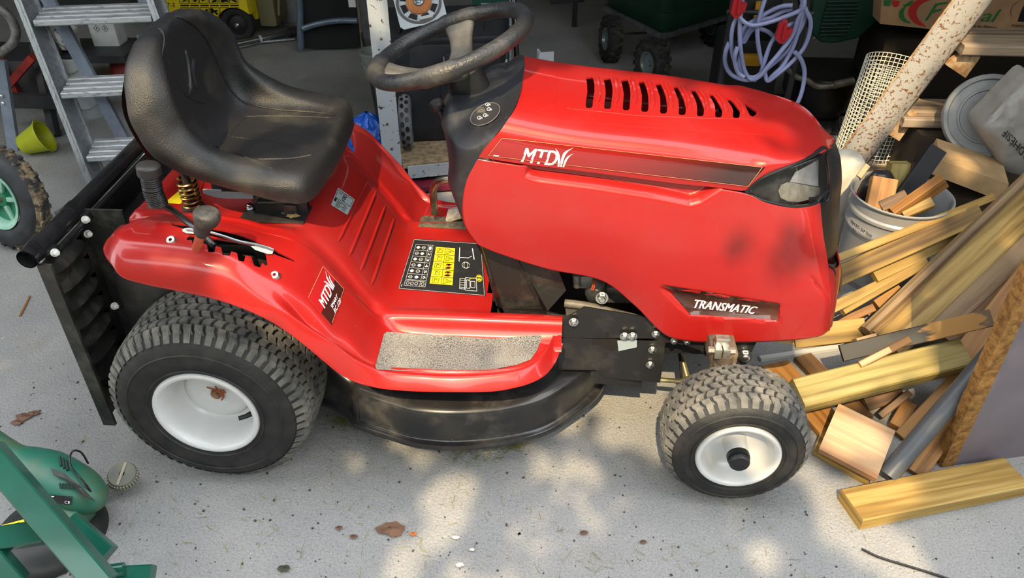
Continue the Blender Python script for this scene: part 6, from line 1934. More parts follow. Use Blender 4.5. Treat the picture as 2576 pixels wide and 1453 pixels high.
# ---- bucket with offcuts
BC = Vector((1.825, .562, 0)); BH = .30
bk = thing('metal_bucket', BC, 'grey bucket with ribbed rim holding wood offcuts', 'bucket')
BKM = mat('bucket_grey', (.30, .30, .305), .36, .15, var=.12, vscale=7)
q = MB(); q.lathe(BC, (0, 0, 1), [(0, .003), (.126, .003), (.128, .0), (.138, BH - .115), (.143, BH - .108), (.143, BH - .098), (.139, BH - .092), (.140, BH - .062), (.146, BH - .055), (.146, BH - .046), (.141, BH - .040), (.143, BH - .008), (.150, BH - .004), (.151, BH), (.146, BH + .002), (.140, BH - .006), (.134, .02), (0, .012)], 64); bko = q.build('pail', BKM, bk); bvK = bvh_of(bko)
q = MB(); print_text(q, 'TRM.ISO.: SAP 78999', [(2138, 560), (2191, 600), (2194, 592), (2141, 552)], bvK, .005, 0, 1, .001); print_text(q, 'B.S.', [(2145, 578), (2153, 584), (2155, 579), (2147, 573)], bvK, 0, 0, 1, .001); q.build('lettering', BLKP, bk, smooth=False, fix=False)
q = MB(); print_text(q, 'm7', [(2147, 487), (2158, 502), (2163, 494), (2152, 479)], bvK, .01, 0, 1, .002); q.build('pink_mark', mat('pink_ink', (.5, .10, .12), .6), bk, smooth=False, fix=False)
# =================================================================== timber pile at the right
WY = wood_mat('yellow_pine', (.30, .18, .04), (.42, .28, .085), (.16, .085, .016))
WG = wood_mat('green_treated_pine', (.27, .205, .06), (.37, .30, .11), (.15, .115, .03), .9)
WO = wood_mat('orange_pine', (.28, .125, .03), (.37, .185, .05), (.16, .065, .014))
WP = wood_mat('pale_pink_pine', (.42, .26, .14), (.52, .35, .21), (.28, .14, .07), .55)
WD = wood_mat('dark_brown_wood', (.12, .06, .022), (.17, .09, .036), (.05, .025, .01))
WB = wood_mat('grain_pine', (.30, .185, .04), (.42, .285, .085), (.10, .05, .008), .45)
WGB = wood_mat('grey_brown_wood', (.20, .125, .06), (.27, .18, .095), (.12, .07, .035))


def board(name, label, p, q, wpx, h, mt, up='cam', bev=.002, tilt=0.0, w=None, group=None):
    """plank whose seen face runs between points p and q (pixel, pixel, plane) and is wpx pixels wide"""
    a = W(p[0], p[1], **p[2]); b = W(q[0], q[1], **q[2])
    d = (b - a).normalized(); mid = (a + b) / 2
    u = Vector((0, 0, 1)) if up == 'z' else (CAM - mid) if up == 'cam' else Vector(up)
    u = (u - d * u.dot(d)).normalized()
    if tilt: u = Matrix.Rotation(R(tilt), 3, d) @ u
    ww = w if w else wpx / (F_PX / (mid - CAM).dot(C_F))
    q_ = MB(); q_.beam(a - u * h / 2, b - u * h / 2, ww, h, up=u, bev=bev)
    o = Vector((mid.x, mid.y, 0))
    return single(name, q_, mt, label, 'timber', o, group, smooth=False)


Z = lambda v: dict(z=v)
Yp = lambda v: dict(y=v)
board('timber_board', 'thick weathered board with broken end lying on the floor at the lower right', (2143, 1267, Z(.036)), (2558, 1184, Z(.036)), 0, .036, WY, 'z', .003, w=.092)
board('timber_post', 'greenish treated post lying across the pile beside the front wheel', (2010, 986, Z(.135)), (2432, 882, Z(.175)), 0, .055, WG, (.05, -.40, .9), .004, w=.078)
board('tongue_board', 'honey brown tongue board on the floor next to the front tyre', (1950, 912, Z(.020)), (2110, 1090, Z(.020)), 0, .018, WO, 'z', .002, w=.085)
board('tongue_board', 'reddish narrow board joined beside the honey brown tongue board', (2020, 892, Z(.018)), (2175, 1050, Z(.018)), 0, .016, WD, 'z', .002, w=.058)
def slab(name, label, P, h, mt):
    q = MB(); pts = [W(a, b, z=c) for a, b, c in P]; n = (pts[1] - pts[0]).cross(pts[2] - pts[0]).normalized()
    if n.z < 0: n = -n
    e0 = (pts[1] - pts[0]); L0 = e0.length
    uv = [(((p_ - pts[0]).dot(e0.normalized())), ((p_ - pts[0]).dot(n.cross(e0.normalized())))) for p_ in pts]
    vs = pts + [p_ - n * h for p_ in pts]; N = len(pts)
    fs = [tuple(range(N))] + [(i, (i + 1) % N, N + (i + 1) % N, N + i) for i in range(N)] + [tuple(range(2 * N - 1, N - 1, -1))]
    us = [uv] + [[uv[i], uv[(i + 1) % N], (uv[(i + 1) % N][0], uv[(i + 1) % N][1] + h), (uv[i][0], uv[i][1] + h)] for i in range(N)] + [uv[::-1]]
    q.add(vs, fs, us); c = sum(pts, Vector()) / N
    return single(name, q, mt, label, 'timber', (c.x, c.y, 0), smooth=False)
slab('pine_offcut', 'square pale pink pine offcut with a knot, behind the front wheel', [(2206, 1204, .052), (2060, 1128, .052), (2110, 1014, .075), (2253, 1083, .075)], .016, WP)
slab('pine_offcut', 'pale offcut peeping out underneath the square pine offcut', [(2186, 1211, .018), (2046, 1131, .018), (2075, 1060, .02), (2210, 1130, .02)], .015, WY)
q = MB(); q.beam(W(2055, 1120, z=.045), W(2204, 1199, z=.045), .006, .012); 
# grey pipe
q = MB(); a, b = W(2232, 1196, z=.028), W(2600, 765, z=.36); q.tube([a, b], .0235, 24); single('grey_pipe', q, mat('grey_pvc', (.075, .078, .085), .42, var=.15, vscale=8), 'grey plastic pipe leaning across the timber at the right', 'pipe', (a.x, a.y, 0))
# laminated chipboard panel
pb0 = W(2398, 1170, z=0); pb1 = W(2552, 1150, z=0); pdir = (pb1 - pb0).normalized()
CHIP = mat('chipboard_edge', (.33, .17, .045), .9, col2=(.16, .07, .015), vscale=60, thr=(.4, .62), bump=.7, bscale=120)
LAM = mat('grey_violet_laminate', (.17, .145, .165), .5, var=.2, vscale=3)
pnl = thing('chipboard_panel', pb0.to_tuple(), 'upright grey violet laminated chipboard panel with raw orange edge', 'panel')
q = MB(); n_ = Vector((pdir.y, -pdir.x, 0)); q.prism([pb0, pb1 + pdir * .25, pb1 + pdir * .25 + Vector((0, 0, .75)), pb0 + Vector((0, 0, .75))], -n_ * .012); q.build('face', LAM, pnl, smooth=False)
q = MB(); q.prism([pb0 + n_ * .002, pb0 - pdir * .034 + n_ * .002, pb0 - pdir * .034 + Vector((0, 0, .75)), pb0 + Vector((0, 0, .75)) + n_ * .002], -n_ * .03); q.build('raw_edge', CHIP, pnl, smooth=False)
board('orange_board', 'orange brown board leaning under the treated post', (2272, 1100, Z(.015)), (2440, 925, Z(.12)), 44, .018, WO)
board('orange_batten', 'orange brown batten standing between pipe and chipboard panel', (2306, 1190, Z(.012)), (2470, 960, Z(.13)), 42, .02, WO)
board('orange_sheet', 'wide orange brown board in shade behind the grey pipe', (2420, 930, Yp(.02)), (2640, 650, Yp(.26)), 90, .018, WO)
board('dark_batten', 'dark brown batten just above the wide orange board', (2380, 850, Yp(.12)), (2620, 640, Yp(.36)), 45, .02, WD)
board('grey_brown_board', 'grey brown board leaning below the wide plank', (2360, 830, Yp(.14)), (2620, 585, Yp(.42)), 50, .02, WGB)
board('wide_plank', 'wide dark yellow plank leaning up to the right edge', (2232, 862, Yp(.13)), (2640, 472, Yp(.56)), 92, .03, WY, bev=.004)
board('rounded_rail', 'pale rounded rail leaning along the upper edge of the wide plank', (2182, 828, Yp(.16)), (2620, 412, Yp(.58)), 30, .035, WGB, bev=.010)
board('top_batten', 'light batten topmost of the fan of boards before the bucket', (2080, 660, Yp(.30)), (2502, 494, Yp(.50)), 20, .03, WY)
board('grain_board', 'board with bold dark grain under the top batten', (2060, 716, Yp(.27)), (2470, 532, Yp(.46)), 50, .022, WB)
board('dark_grain_board', 'shaded board tucked between bold grain board and rounded rail', (2200, 690, Yp(.32)), (2500, 548, Yp(.50)), 40, .02, WB)
board('lower_board', 'plain yellow board below the bold grain board', (2040, 800, Yp(.22)), (2335, 657, Yp(.37)), 27, .02, WY)
board('bright_batten', 'thin bright batten lowest of the fan of boards', (2124, 784, Yp(.215)), (2335, 662, Yp(.355)), 13, .02, WY)
board('short_block', 'short orange block wedged below the thin bright batten', (2208, 768, Yp(.30)), (2270, 728, Yp(.34)), 32, .03, WO)
board('short_stick', 'short orange stick lying below the fan of boards', (2110, 812, Yp(.26)), (2200, 772, Yp(.29)), 20, .02, WO)
yj = W(2080, 868, z=0).y
board('yellow_beam', 'yellow beam on the floor right below the mower nose', (1999, 848, Yp(yj)), (2178, 826, Yp(yj + .02)), 56, .05, WB)
board('yellow_beam_end', 'darker butt end of beam left of the yellow beam', (1900, 880, Yp(yj - .005)), (1998, 862, Yp(yj)), 32, .04, WY)
q = MB(); a, b = W(1912, 902, z=.006), W(2125, 871, z=.006); q.beam(a, b, .016, .010); single('white_strip', q, mat('white_alu', (.60, .60, .57), .4, .3), 'white metal strip on the floor in front of the yellow beam', 'strip', (a.x, a.y, 0), smooth=False)
# painted charred board
PB, t, p = node_mat('painted_board')
uvv = objvec(t, src='UV'); sxx = nd(t, 'ShaderNodeSeparateXYZ'); t.links.new(uvv, sxx.inputs[0])
nn = noise_n(t, objvec(t, (14, 40, 40), src='UV'), 1.5, 4)
ad = t.nodes.new('ShaderNodeMath'); ad.operation = 'MULTIPLY_ADD'; t.links.new(nn, ad.inputs[0]); ad.inputs[1].default_value = .12; t.links.new(sxx.outputs[0], ad.inputs[2])
c = ramp(t, ad.outputs[0], [(.265, (.018, .017, .017)), (.285, (.38, .19, .045)), (.405, (.36, .18, .045)), (.415, (.13, .085, .045))])
t.links.new(c, p.inputs['Base Color']); p.inputs['Roughness'].default_value = .6
board('painted_board', 'black painted board with bare orange patch lying above the treated post', (2118, 888, Z(.15)), (2496, 798, Z(.26)), 44, .02, PB)
board('broken_stick', 'splintered dark stick resting on the black painted board', (2165, 916, Z(.165)), (2290, 852, Z(.20)), 20, .014, WD)
board('light_stick', 'pale square stick beneath the splintered dark stick', (2165, 916, Z(.17)), (2240, 878, Z(.19)), 16, .02, WP)
board('end_block', 'small pinkish wood block above the tip of the black board', (2158, 862, Z(.12)), (2208, 848, Z(.13)), 24, .03, WP)
board('dark_offcut', 'dark brown offcut in the hollow under the treated post', (2180, 1016, Z(.03)), (2272, 985, Z(.05)), 36, .03, WD)
board('split_offcut', 'split narrow offcut standing in the hollow under the treated post', (2215, 1045, Z(.03)), (2290, 985, Z(.08)), 18, .02, WD)
board('brown_offcut', 'brown block lowest in the hollow beside the orange brown board', (2255, 1070, Z(.02)), (2290, 1010, Z(.04)), 34, .03, WO)
# offcuts in the bucket
def stick(label, a, b, w_, h_, mt, up, nm='wood_offcut'):
    q = MB(); q.beam(a, b, w_, h_, up=Vector(up), bev=.002); c = (a + b) / 2
    return single(nm, q, mt, label, 'wood offcut', (c.x, c.y, .012), 'offcuts in the bucket', smooth=False)
stick('upright orange block at the left inside the grey bucket', W(2205, 540, y=.50), W(2225, 448, y=.56), .075, .03, WO, (-.1, -1, .3))
stick('slanting notched stick sticking out to the right of the bucket', W(2250, 540, y=.48), W(2375, 452, y=.50), .028, .05, WO, (-.4, -.3, 1))
stick('short yellow offcut end low at the bucket rim', W(2270, 540, y=.47), W(2345, 508, y=.48), .03, .025, WY, (0, -.6, 1))
stick('ridged dark strip lying inside the bucket', W(2215, 520, y=.50), W(2280, 490, y=.52), .035, .012, WD, (0, -.8, 1))
stick('pale block with end grain at the back of the bucket', W(2250, 475, y=.66), W(2262, 408, y=.68), .06, .04, WG, (0, -1, .5))
stick('black painted slat sticking out of the bucket', W(2270, 500, y=.60), W(2360, 372, y=.66), .055, .02, mat('black_slat', (.014, .014, .018), .55), (0, -1, .4))
stick('small white chip of wood at the left of the bucket rim', W(2160, 445, y=.66), W(2183, 415, y=.68), .018, .01, WP, (0, -1, .4))
q = MB(); c = W(2215, 450, y=.64); rows = [[c + Vector((.055 * math.cos(t_) * s_, .04 * math.sin(t_) * s_, -.10 + z_)) for t_ in [2 * math.pi * i / 24 for i in range(24)]] for s_, z_ in ((1.0, 0), (1.0, .06), (.85, .10), (.5, .125), (.05, .13))]
q.grid(rows, close_u=True); single('black_sack', q, mat('black_film', (.012, .013, .016), .25, bump=.8, bscale=30), 'black plastic wrap bulging at the back of the bucket', 'bag', (c.x, c.y, .012))
# =================================================================== green trimmer and green frame, lower left
TG = mat('trimmer_green', (.014, .115, .075), .42, col2=(.085, .10, .05), vscale=10, thr=(.45, .75), bump=.1, bscale=200)
trm = thing('grass_trimmer', (-.30, -.52, 0), 'dirty green electric grass trimmer lying at the lower left', 'trimmer')
ax_ = [W(-40, 1085, z=.10), W(10, 1120, z=.10), W(45, 1145, z=.10), W(75, 1160, z=.095), W(120, 1185, z=.09), (W(165, 1215, z=.085)), W(205, 1240, z=.08), W(238, 1262, z=.065), W(252, 1275, z=.05)]
rad = [.022, .022, .026, .036, .050, .055, .052, .038, .012]
q = MB(); q.tube(cr(ax_, 5), [v_.x for v_ in cr([Vector((r_, 0, 0)) for r_ in rad], 5)], 24); q.build('motor_housing', TG, trm)
q = MB()
for i in range(9):
    q.tube([W(150 + i * 4.5, 1215 - i * 0 + 3 * (i % 2), z=.135), W(153 + i * 4.5, 1228, z=.128)], .0022, 6)
for i in range(3): q.tube([W(150 + i * 8, 1148 + i * 5, z=.14), W(154 + i * 8, 1172 + i * 5, z=.14)], .003, 6)
q.build('vent_slit', mat('slit_dark', (.006, .03, .02), .7), trm)
q = MB(); q.prism([W(128, 1178, z=.143), W(160, 1190, z=.145), W(205, 1225, z=.13), W(240, 1262, z=.10), (W(215, 1250, z=.12)), W(165, 1205, z=.143), W(135, 1195, z=.145)], Vector((0, 0, .003))); q.build('dirt_cover', mat('cover_dirty', (.05, .055, .05), .7, var=.3, vscale=30), trm, smooth=False)
gc_ = W(120, 1335, z=.02)
q = MB(); q.lathe(Vector((gc_.x, gc_.y, 0)), (0, 0, 1), [(0, .045), (.06, .045), (.105, .03), (.118, .012), (.122, .002), (.118, .002), (.112, .010), (.06, .03)], 44); q.build('guard', mat('guard_black', (.014, .015, .015), .45, var=.4, vscale=14), trm)
q = MB(); q.tube(cr([W(130, 1280, z=.05), W(180, 1300, z=.045), W(205, 1320, z=.04)], 4), [.05] * 4 + [.04] * 4 + [.02], 16); q.build('head_skirt', TG, trm)
wc_ = W(309, 1195, z=.045); wxa = Vector((.15, -.28, .95)).normalized()
q = MB(); q.lathe(wc_, wxa, [(.006, .010), (.030, .010), (.032, .007), (.032, -.012), (.026, -.013), (.006, -.012)], 40)
ew = q.build('edge_wheel', mat('dirty_grey_wheel', (.10, .105, .095), .7, col2=(.17, .16, .12), vscale=30, bump=.3, bscale=120), trm)
q = MB(); a_, b_ = frame_of(wxa)
for k in range(30):
    t_ = 2 * math.pi * k / 30; d = a_ * math.cos(t_) + b_ * math.sin(t_); q.box(wc_ + d * .0325 - wxa * .003, (.0035, .004, .016), rot=Matrix((wxa.cross(d) * -1, d, wxa)).transposed())
q.build('wheel_ribs', mat('rib_tan', (.28, .26, .19), .8), ew, smooth=False)
q = MB(); q.beam(wc_ + wxa * .011 - a_ * .028, wc_ + wxa * .011 + a_ * .028, .006, .003, up=wxa); q.build('dirt_streak', mat('rib_tan', (.28, .26, .19), .8), ew, smooth=False)
q = MB(); q.beam(W(245, 1245, z=.03), W(300, 1215, z=.03), .03, .008, bev=.002); q.build('wheel_arm', mat('arm_grey', (.09, .095, .08), .7, var=.3, vscale=20), trm, smooth=False)
q = MB(); q.tube(cr([W(222, 1165, z=.10), W(205, 1138, z=.14), W(185, 1133, z=.16), W(176, 1150, z=.15), (W(180, 1175, z=.145)), W(205, 1205, z=.14), W(228, 1235, z=.11), W(240, 1262, z=.07)], 6), .0022, 8); q.build('wire_guide', mat('guide_black', (.01, .01, .011), .3), trm)
bvTr = bvh_of(*[o_ for o_ in trm.children if o_.name.startswith(('motor', 'head'))])
lq = [(108, 1262), (180, 1268), (183, 1248), (112, 1242)]
d_ = decal('rating_label', lq, bvTr, BLKP, trm, 6, 3, .002)
if d_:
    q = MB(); print_text(q, 'Qub', [(122, 1259), (140, 1260), (141, 1252), (123, 1251)], bvTr, .01, 0, 1, .004); print_text(q, 'CE', [(165, 1264), (178, 1265), (179, 1258), (166, 1257)], bvTr, 0, 0, 1, .004); print_line(q, [(.15, .85), (.4, .85)], .1, lq, bvTr, .004); q.build('label_print', WHITE, trm, smooth=False, fix=False)
q = MB(); yq = [W(4, 1322, z=.052), W(60, 1307, z=.052), W(66, 1322, z=.046), W(62, 1332, z=.044), W(10, 1337, z=.044)]; q.prism(yq, Vector((0, 0, .002))); q.build('warning_sticker', YEL, trm, smooth=False)
q = MB()
for px, py in ((14, 1328), (30, 1322), (46, 1318)): q.lathe(W(px, py, z=.052), (0, -.2, 1), [(0, .0015), (.004, .0015)], 10)
q.build('sticker_marks', BLKP, trm, smooth=False)
FG = mat('frame_green', (.006, .085, .055), .28, var=.15, vscale=10, coat=.4)
fg = thing('tube_trestle', (-.36, -.66, 0), 'glossy green square tube trestle in the lower left corner', 'trestle')
def bar(p0, p1, w_, h_, up=(0, -.5, .85), nm='tube'):
    q = MB(); q.beam(W(*p0[:2], z=p0[2]), W(*p1[:2], z=p1[2]), w_, h_, up=Vector(up), bev=.003); return q.build(nm, FG, fg, smooth=False)
bar((-30, 1130, .34), (262, 1470, .16), .048, .048)
bar((172, 1318, .16), (268, 1400, .12), .05, .035); bar((-30, 1360, .19), (110, 1337, .18), .045, .035)
bar((-20, 1400, .17), (40, 1470, .12), .05, .04); bar((250, 1452, .10), (385, 1446, .10), .04, .03)
q = MB(); q.tube([W(232, 1442, z=.13), W(312, 1430, z=.13)], .013, 16); q.build('round_tube', FG, fg)
# =================================================================== small things on the floor
LEAFB = mat('dry_leaf', (.09, .045, .03), .8, col2=(.17, .09, .05), vscale=40)
def leaf(px, py, s_, label, mt=LEAFB, rot=0, z=.003, surf=None):
    c = surf if surf is not None else W(px, py, z=z); q = MB(); rn = random.Random(int(px))
    n = 14; rows = []
    for k in range(4):
        f_ = 1 - k / 3.0
        rows.append([c + Vector((math.cos(2 * math.pi * i / n + rot) * s_ * f_ * (1 + .25 * rn.uniform(-1, 1)), math.sin(2 * math.pi * i / n + rot) * s_ * .6 * f_ * (1 + .25 * rn.uniform(-1, 1)), .004 * rn.random() + .003 * (1 - f_))) for i in range(n)])
    q.grid(rows, close_u=True); return single('dry_leaf', q, mt, label, 'leaf', c, smooth=True)
leaf(985, 1330, .032, 'large crumpled grey brown leaf on the concrete in front of the deck')
leaf(60, 1048, .022, 'dark red brown leaf fragment on the floor left of the rear plate'); leaf(85, 1040, .016, 'curled brown leaf fragment beside the dark red brown one')
leaf(45, 1062, .016, 'thin brown leaf strip below the two leaf fragments at the left')
leaf(1040, 1343, .008, 'tiny orange leaf right of the large crumpled leaf', mat('orange_leaf', (.45, .13, .02), .7)); leaf(853, 1328, .009, 'small reddish leaf left of the large crumpled leaf'); leaf(890, 1350, .009, 'small curled brown leaf below the small reddish leaf')
leaf(1468, 1340, .009, 'small brown leaf on the floor between deck and front wheel'); leaf(1617, 1363, .008, 'little dark leaf on the floor below the front wheel')
leaf(715, 1430, .014, 'dark crushed leaf at the bottom edge of the concrete', mat('green_black_leaf', (.04, .045, .03), .8))
leaf(738, 545, .014, 'pale dry leaf caught on the red body under the seat', mat('tan_leaf', (.42, .30, .12), .7), surf=W(738, 545, z=.578))
WCH = mat('white_chip', (.75, .72, .65), .7)
for px, py, s_, lb in ((1147, 1352, .008, 'white paint chip on the concrete in a patch of sun'), (1156, 1421, .009, 'white paint chip lowest on the concrete'), (1188, 1383, .006, 'tiny white flake between the two paint chips')): leaf(px, py, s_, lb, WCH)
q = MB(); q.tube(cr([W(2168, 1380, z=.006), W(2215, 1402, z=.004), W(2300, 1428, z=.004), W(2370, 1450, z=.004), W(2450, 1480, z=.004)], 6), .0028, 8); single('black_wire', q, BLK, 'thin black wire curving over the concrete at the lower right', 'wire', W(2300, 1428, z=0))
q = MB(); q.beam(W(50, 795, z=.002), W(75, 745, z=.002), .006, .003); single('wood_splinter', q, WO, 'reddish wood splinter on the floor left of the rear plate', 'splinter', W(60, 770, z=0), smooth=False)
# grass clippings
GRS = mat('grass_dry', (.24, .20, .06), .8, col2=(.12, .13, .03), vscale=30)
rn = random.Random(2)
def clippings(name, label, spots, n, z0=.002):
    q = MB()
    for k in range(n):
        px, py, sp_ = rn.choice(spots); c = W(px + rn.gauss(0, sp_), py + rn.gauss(0, sp_ * .6), z=z0); t_ = rn.uniform(0, 6.28); L_ = rn.uniform(.008, .03)
        d = Vector((math.cos(t_), math.sin(t_), rn.uniform(-.1, .35))) * L_; s_ = Vector((-math.sin(t_), math.cos(t_), 0)) * .0008
        q.add([c - s_, c + s_, c + d + s_ * .3 + Vector((0, 0, .002)), c + d - s_ * .3 + Vector((0, 0, .002))], [(0, 1, 2, 3)])
    return single(name, q, GRS, label, 'grass clippings', W(spots[0][0], spots[0][1], z=0), smooth=False, kind='stuff')
clippings('grass_clippings', 'tuft of dry grass clippings under the left end of the deck', [(860, 1050, 22), (880, 1062, 14)], 160, .006)
clippings('grass_clippings', 'dry grass clippings along the bottom of the deck', [(1180, 1132, 35), (1240, 1130, 30), (1300, 1118, 14)], 220)
clippings('grass_clippings', 'scattered grass bits over the concrete', [(500, 1300, 180), (900, 1250, 220), (1300, 1350, 240), (420, 950, 120), (1800, 1400, 200)], 260)
GRIT = mat('floor_grit', (.05, .045, .04), .9)
q = MB()
for k in range(420):
    px, py = rn.uniform(0, 2576), rn.uniform(900, 1453)
    c = W(px, py, z=.001); s_ = rn.choice([.0012, .0018, .0026, .004]); q.box(c, (s_ * rn.uniform(.7, 1.8), s_, s_ * .7), rot=Matrix.Rotation(rn.uniform(0, 3), 3, 'Z'))
single('floor_grit', q, GRIT, 'dark grit and tiny stones scattered over the concrete', 'grit', (0, 0, 0), smooth=False, kind='stuff')
# =================================================================== the tree outside: its crown dapples the light, with gaps where the photograph shows sun
TD = 5.0
sx = SUN_TO.cross(Vector((0, 0, 1))).normalized(); sy = sx.cross(SUN_TO).normalized()
O = Vector((.9, 0, .3)) + SUN_TO * TD
def tree_uv(p):
    d = p - O
    return d.dot(sx), d.dot(sy)
HOLES = []
bpy.context.view_layer.update()
DG = bpy.context.evaluated_depsgraph_get()
def sunspots(lst, k=1):
    """gaps in the crown for the patches of sun seen at these places (pixel, pixel, radius in metres)"""
    for px, py, r in lst:
        d = (C_F * F_PX + C_R * (px - 1288.0) - C_U * (py - 726.5)).normalized()
        ok, p, n, i_, o_, m_ = SC.ray_cast(DG, CAM, d)
        if ok: HOLES.append((*tree_uv(p), r * k))
sunspots([(1400, 250, .13), (1560, 262, .11), (1690, 285, .10), (1820, 310, .08), (1340, 230, .07), (1450, 335, .10), (1600, 372, .08), (1740, 395, .08), (1880, 400, .06), (1330, 345, .07), (1960, 330, .03), (1500, 180, .05), (1650, 200, .05), (1800, 230, .05)])
sunspots([(1290, 480, .11), (1250, 560, .09), (1420, 540, .13), (1560, 550, .11), (1690, 590, .08), (1620, 690, .10), (1750, 690, .06), (1330, 620, .08), (1450, 660, .08), (1800, 500, .07), (1700, 520, .08), (1930, 570, .03), (1700, 800, .07), (1830, 790, .06), (1960, 800, .05), (2050, 740, .05), (2070, 590, .03), (1200, 480, .05), (1890, 690, .03), (1900, 455, .05), (2000, 480, .05)])
sunspots([(960, 620, .10), (930, 540, .06), (1000, 700, .09), (1100, 780, .11), (1230, 800, .08), (1050, 890, .08), (1130, 900, .06), (980, 830, .09), (1320, 870, .04), (880, 720, .09), (830, 780, .09), (760, 640, .08), (690, 600, .06), (640, 640, .05), (1120, 650, .09), (1180, 690, .07), (900, 880, .08), (830, 850, .07), (1180, 960, .06), (1050, 960, .06), (950, 950, .06), (1310, 940, .05), (1390, 850, .05), (1340, 800, .06), (1020, 480, .06), (1100, 560, .05), (1000, 560, .05), (740, 750, .06), (640, 720, .06), (690, 690, .06), (610, 580, .04), (660, 570, .05), (720, 580, .06), (600, 640, .04), (610, 690, .04), (770, 690, .07), (800, 600, .05), (940, 640, .08), (1000, 480, .05), (960, 500, .05), (1020, 520, .05), (1300, 700, .06), (1420, 720, .05)])
sunspots([(345, 185, .038), (335, 240, .04), (350, 300, .035), (395, 350, .028), (365, 130, .02), (350, 370, .02), (325, 200, .025), (370, 210, .03)])
sunspots([(690, 285, .06), (800, 270, .055), (620, 325, .04), (560, 360, .03), (760, 440, .045), (850, 290, .045), (650, 400, .03), (830, 400, .03)])
sunspots([(490, 450, .022), (455, 500, .022), (583, 540, .022), (620, 545, .02), (860, 470, .03), (590, 590, .02)])
sunspots([(1000, 150, .04), (1120, 160, .05), (1180, 140, .05), (1250, 120, .04), (970, 180, .03), (1180, 80, .04), (1060, 185, .04), (1000, 185, .03), (1100, 190, .04), (1150, 165, .04), (1240, 310, .04), (1130, 470, .03), (1290, 290, .03), (1150, 215, .04)])
sunspots([(1560, 1040, .045), (1610, 1000, .045), (1590, 1080, .04), (1640, 950, .05), (1062, 1145, .018), (1070, 1165, .010), (1140, 1235, .040), (1125, 1290, .044), (1105, 1335, .034), (1022, 1400, .030), (1005, 1440, .03), (1145, 1450, .022), (1480, 1190, .022), (1700, 940, .045), (1530, 1000, .04), (1535, 1095, .03)])
sunspots([(1440, 1190, .055), (1350, 1170, .03), (1460, 1140, .03), (1370, 1330, .03), (1520, 1370, .03), (1880, 1420, .05), (1940, 1400, .03), (1260, 1440, .03)], -1)
sunspots([(1740, 1020, .06), (1830, 1000, .06), (1700, 1090, .04), (1900, 1030, .04), (1900, 1150, .022), (1930, 1190, .02), (1810, 900, .05), (1500, 830, .05), (1580, 860, .06), (1650, 890, .04), (1540, 920, .05), (1870, 890, .03), (1450, 800, .04)])
sunspots([(915, 1000, .025), (945, 1040, .025), (985, 1095, .025), (1480, 980, .04), (1430, 1040, .035), (1500, 960, .04)])
sunspots([(2040, 1195, .03), (2090, 1255, .04), (2140, 1300, .05), (2190, 1345, .055), (2250, 1400, .055), (2290, 1430, .04), (1945, 950, .03), (2120, 1330, .04), (2000, 1150, .02)])
sunspots([(2220, 900, .07), (2290, 890, .06), (2060, 970, .06), (2140, 950, .06), (2130, 1090, .05), (2180, 1100, .04), (2090, 1060, .04), (2330, 930, .03), (2180, 1250, .04), (2260, 1230, .04), (2150, 1290, .03), (1960, 920, .04), (2240, 1030, .03)])
sunspots([(2160, 640, .06), (2240, 600, .06), (2180, 700, .07), (2260, 650, .07), (2140, 780, .06), (2230, 720, .06), (2290, 560, .05), (2110, 850, .05), (2180, 760, .06), (2230, 780, .06), (2210, 560, .06), (2260, 500, .05), (2380, 455, .04), (2230, 450, .05), (2050, 870, .05), (2170, 560, .05), (2330, 560, .04), (2180, 860, .04)])
sunspots([(2170, 360, .05), (2230, 280, .05), (2290, 200, .05), (2350, 120, .05), (2420, 30, .05), (2450, 0, .05), (2160, 300, .07), (2190, 230, .06), (2200, 200, .05), (2140, 330, .06), (2220, 190, .04), (2330, 285, .03), (2430, 115, .03), (2290, 320, .03), (2130, 440, .05), (2380, 80, .05), (2260, 240, .05)])
rng = random.Random(11)
crown = MB()
def lit(u, v, m):
    for a, b, r in HOLES:
        rr = abs(r) + m
        if abs(u - a) < rr and (u - a) ** 2 + (v - b) ** 2 < rr * rr:
            if r > 0 or rng.random() < .55: return True
    return False
PT = [tree_uv(W(a, c, z=zz)) for a in (-60, 1288, 2640) for c in (0, 726, 1500) for zz in (0, .9) if W(a, c, z=zz).y < 2.8] + [tree_uv(Vector((x, 2.7, 0))) for x in (-2.6, 3.3)]
UV0, UV1 = min(a for a, c in PT) - .1, max(a for a, c in PT) + .1
VV0, VV1 = min(c for a, c in PT) - .1, max(c for a, c in PT) + .1
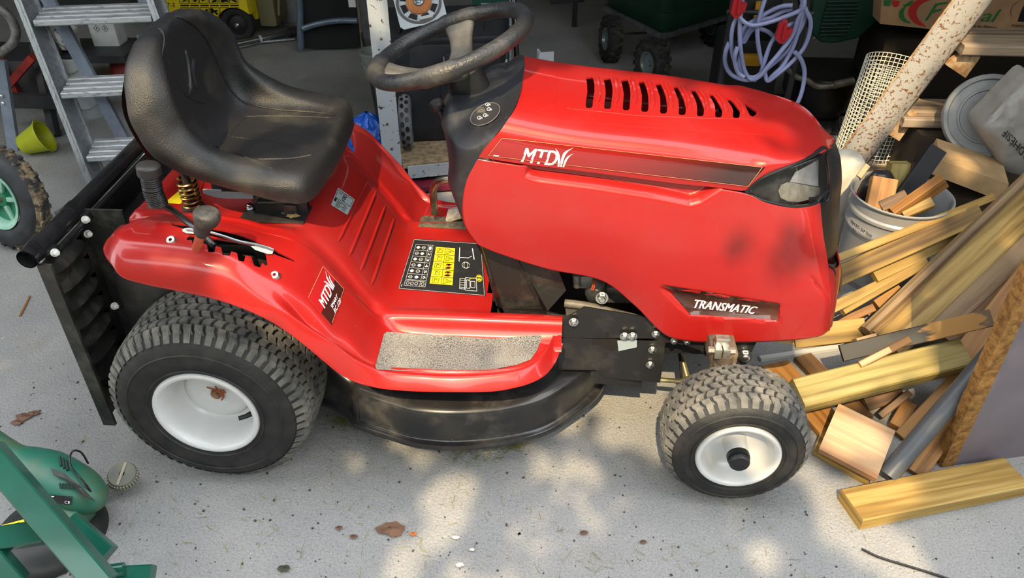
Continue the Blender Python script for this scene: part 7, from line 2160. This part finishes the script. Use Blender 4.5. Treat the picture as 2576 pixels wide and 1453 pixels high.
def leaves(n, s0, s1, mg):
    for k in range(n):
        u = rng.uniform(UV0, UV1); v_ = rng.uniform(VV0, VV1)
        s_ = rng.uniform(s0, s1)
        if lit(u, v_, s_ * mg): continue
        q = O + sx * u + sy * v_ + SUN_TO * rng.uniform(-.45, .9)
        a = Vector((rng.uniform(-1, 1), rng.uniform(-1, 1), rng.uniform(-1, 1))); a = (a - SUN_TO * a.dot(SUN_TO) * .85).normalized()
        b = a.cross(SUN_TO + Vector((rng.uniform(-.3, .3), rng.uniform(-.3, .3), 0))).normalized()
        crown.add([q - a * s_ * .5, q + b * s_ * .3, q + a * s_ * .5, q - b * s_ * .3], [(0, 1, 2, 3)])
AR = (UV1 - UV0) * (VV1 - VV0)
leaves(int(4200 * AR), .035, .07, .26)
leaves(int(160 * AR), .20, .30, .40)
TB0 = O + sx * (UV0 - .3) + sy * -.4; TB0.z = 0
tree = thing('shade_tree', TB0, 'leafy tree outside the garage whose crown dapples the sunlight', 'tree')
tag(crown.build('crown', mat('leaves', (.05, .10, .025), .6, var=.4, vscale=3), tree, smooth=False, fix=False), kind='stuff')
tk = MB(); e_ = O + sx * (UV0 - .1) + SUN_TO * .2
tk.tube(cr([TB0, TB0 + Vector((-.05, .1, 1.2)), TB0 + Vector((.02, .05, 2.4)), e_], 6), [.17] * 5 + [.15] * 5 + [.12] * 5 + [.09] * 4, 12)
tk.build('trunk', mat('bark', (.09, .065, .045), .9, var=.4, vscale=12, bump=.6, bscale=30), tree)
# ---- unseen leafy screen, added behind the camera to darken low sky and reflections
HG = mat('added_hedge_leaves', (.035, .060, .018), .7, col2=(.07, .10, .03), vscale=2.5)
q = MB(); rows = []
for i in range(40):
    a = R(-172 + 164 * i / 39); rd = 8.0
    base = Vector((.7 + math.cos(a) * rd, -1.0 + math.sin(a) * rd * .95, 0))
    rows.append([base + Vector((.5 * noise.noise((i * .7, k * .8, 1)), .5 * noise.noise((i * .7, k * .8, 5)), 4.6 * k / 12 + .3 * noise.noise((i * .6, k, 9)) * (k > 0))) for k in range(13)])
q.grid(rows)
ho = tag(q.build('added_hedge', HG, None, smooth=True, origin=(.7, -8.6, 0)), 'tall dark leafy screen, unseen, added around the yard to block the low sky', 'added_hedge', kind='stuff')
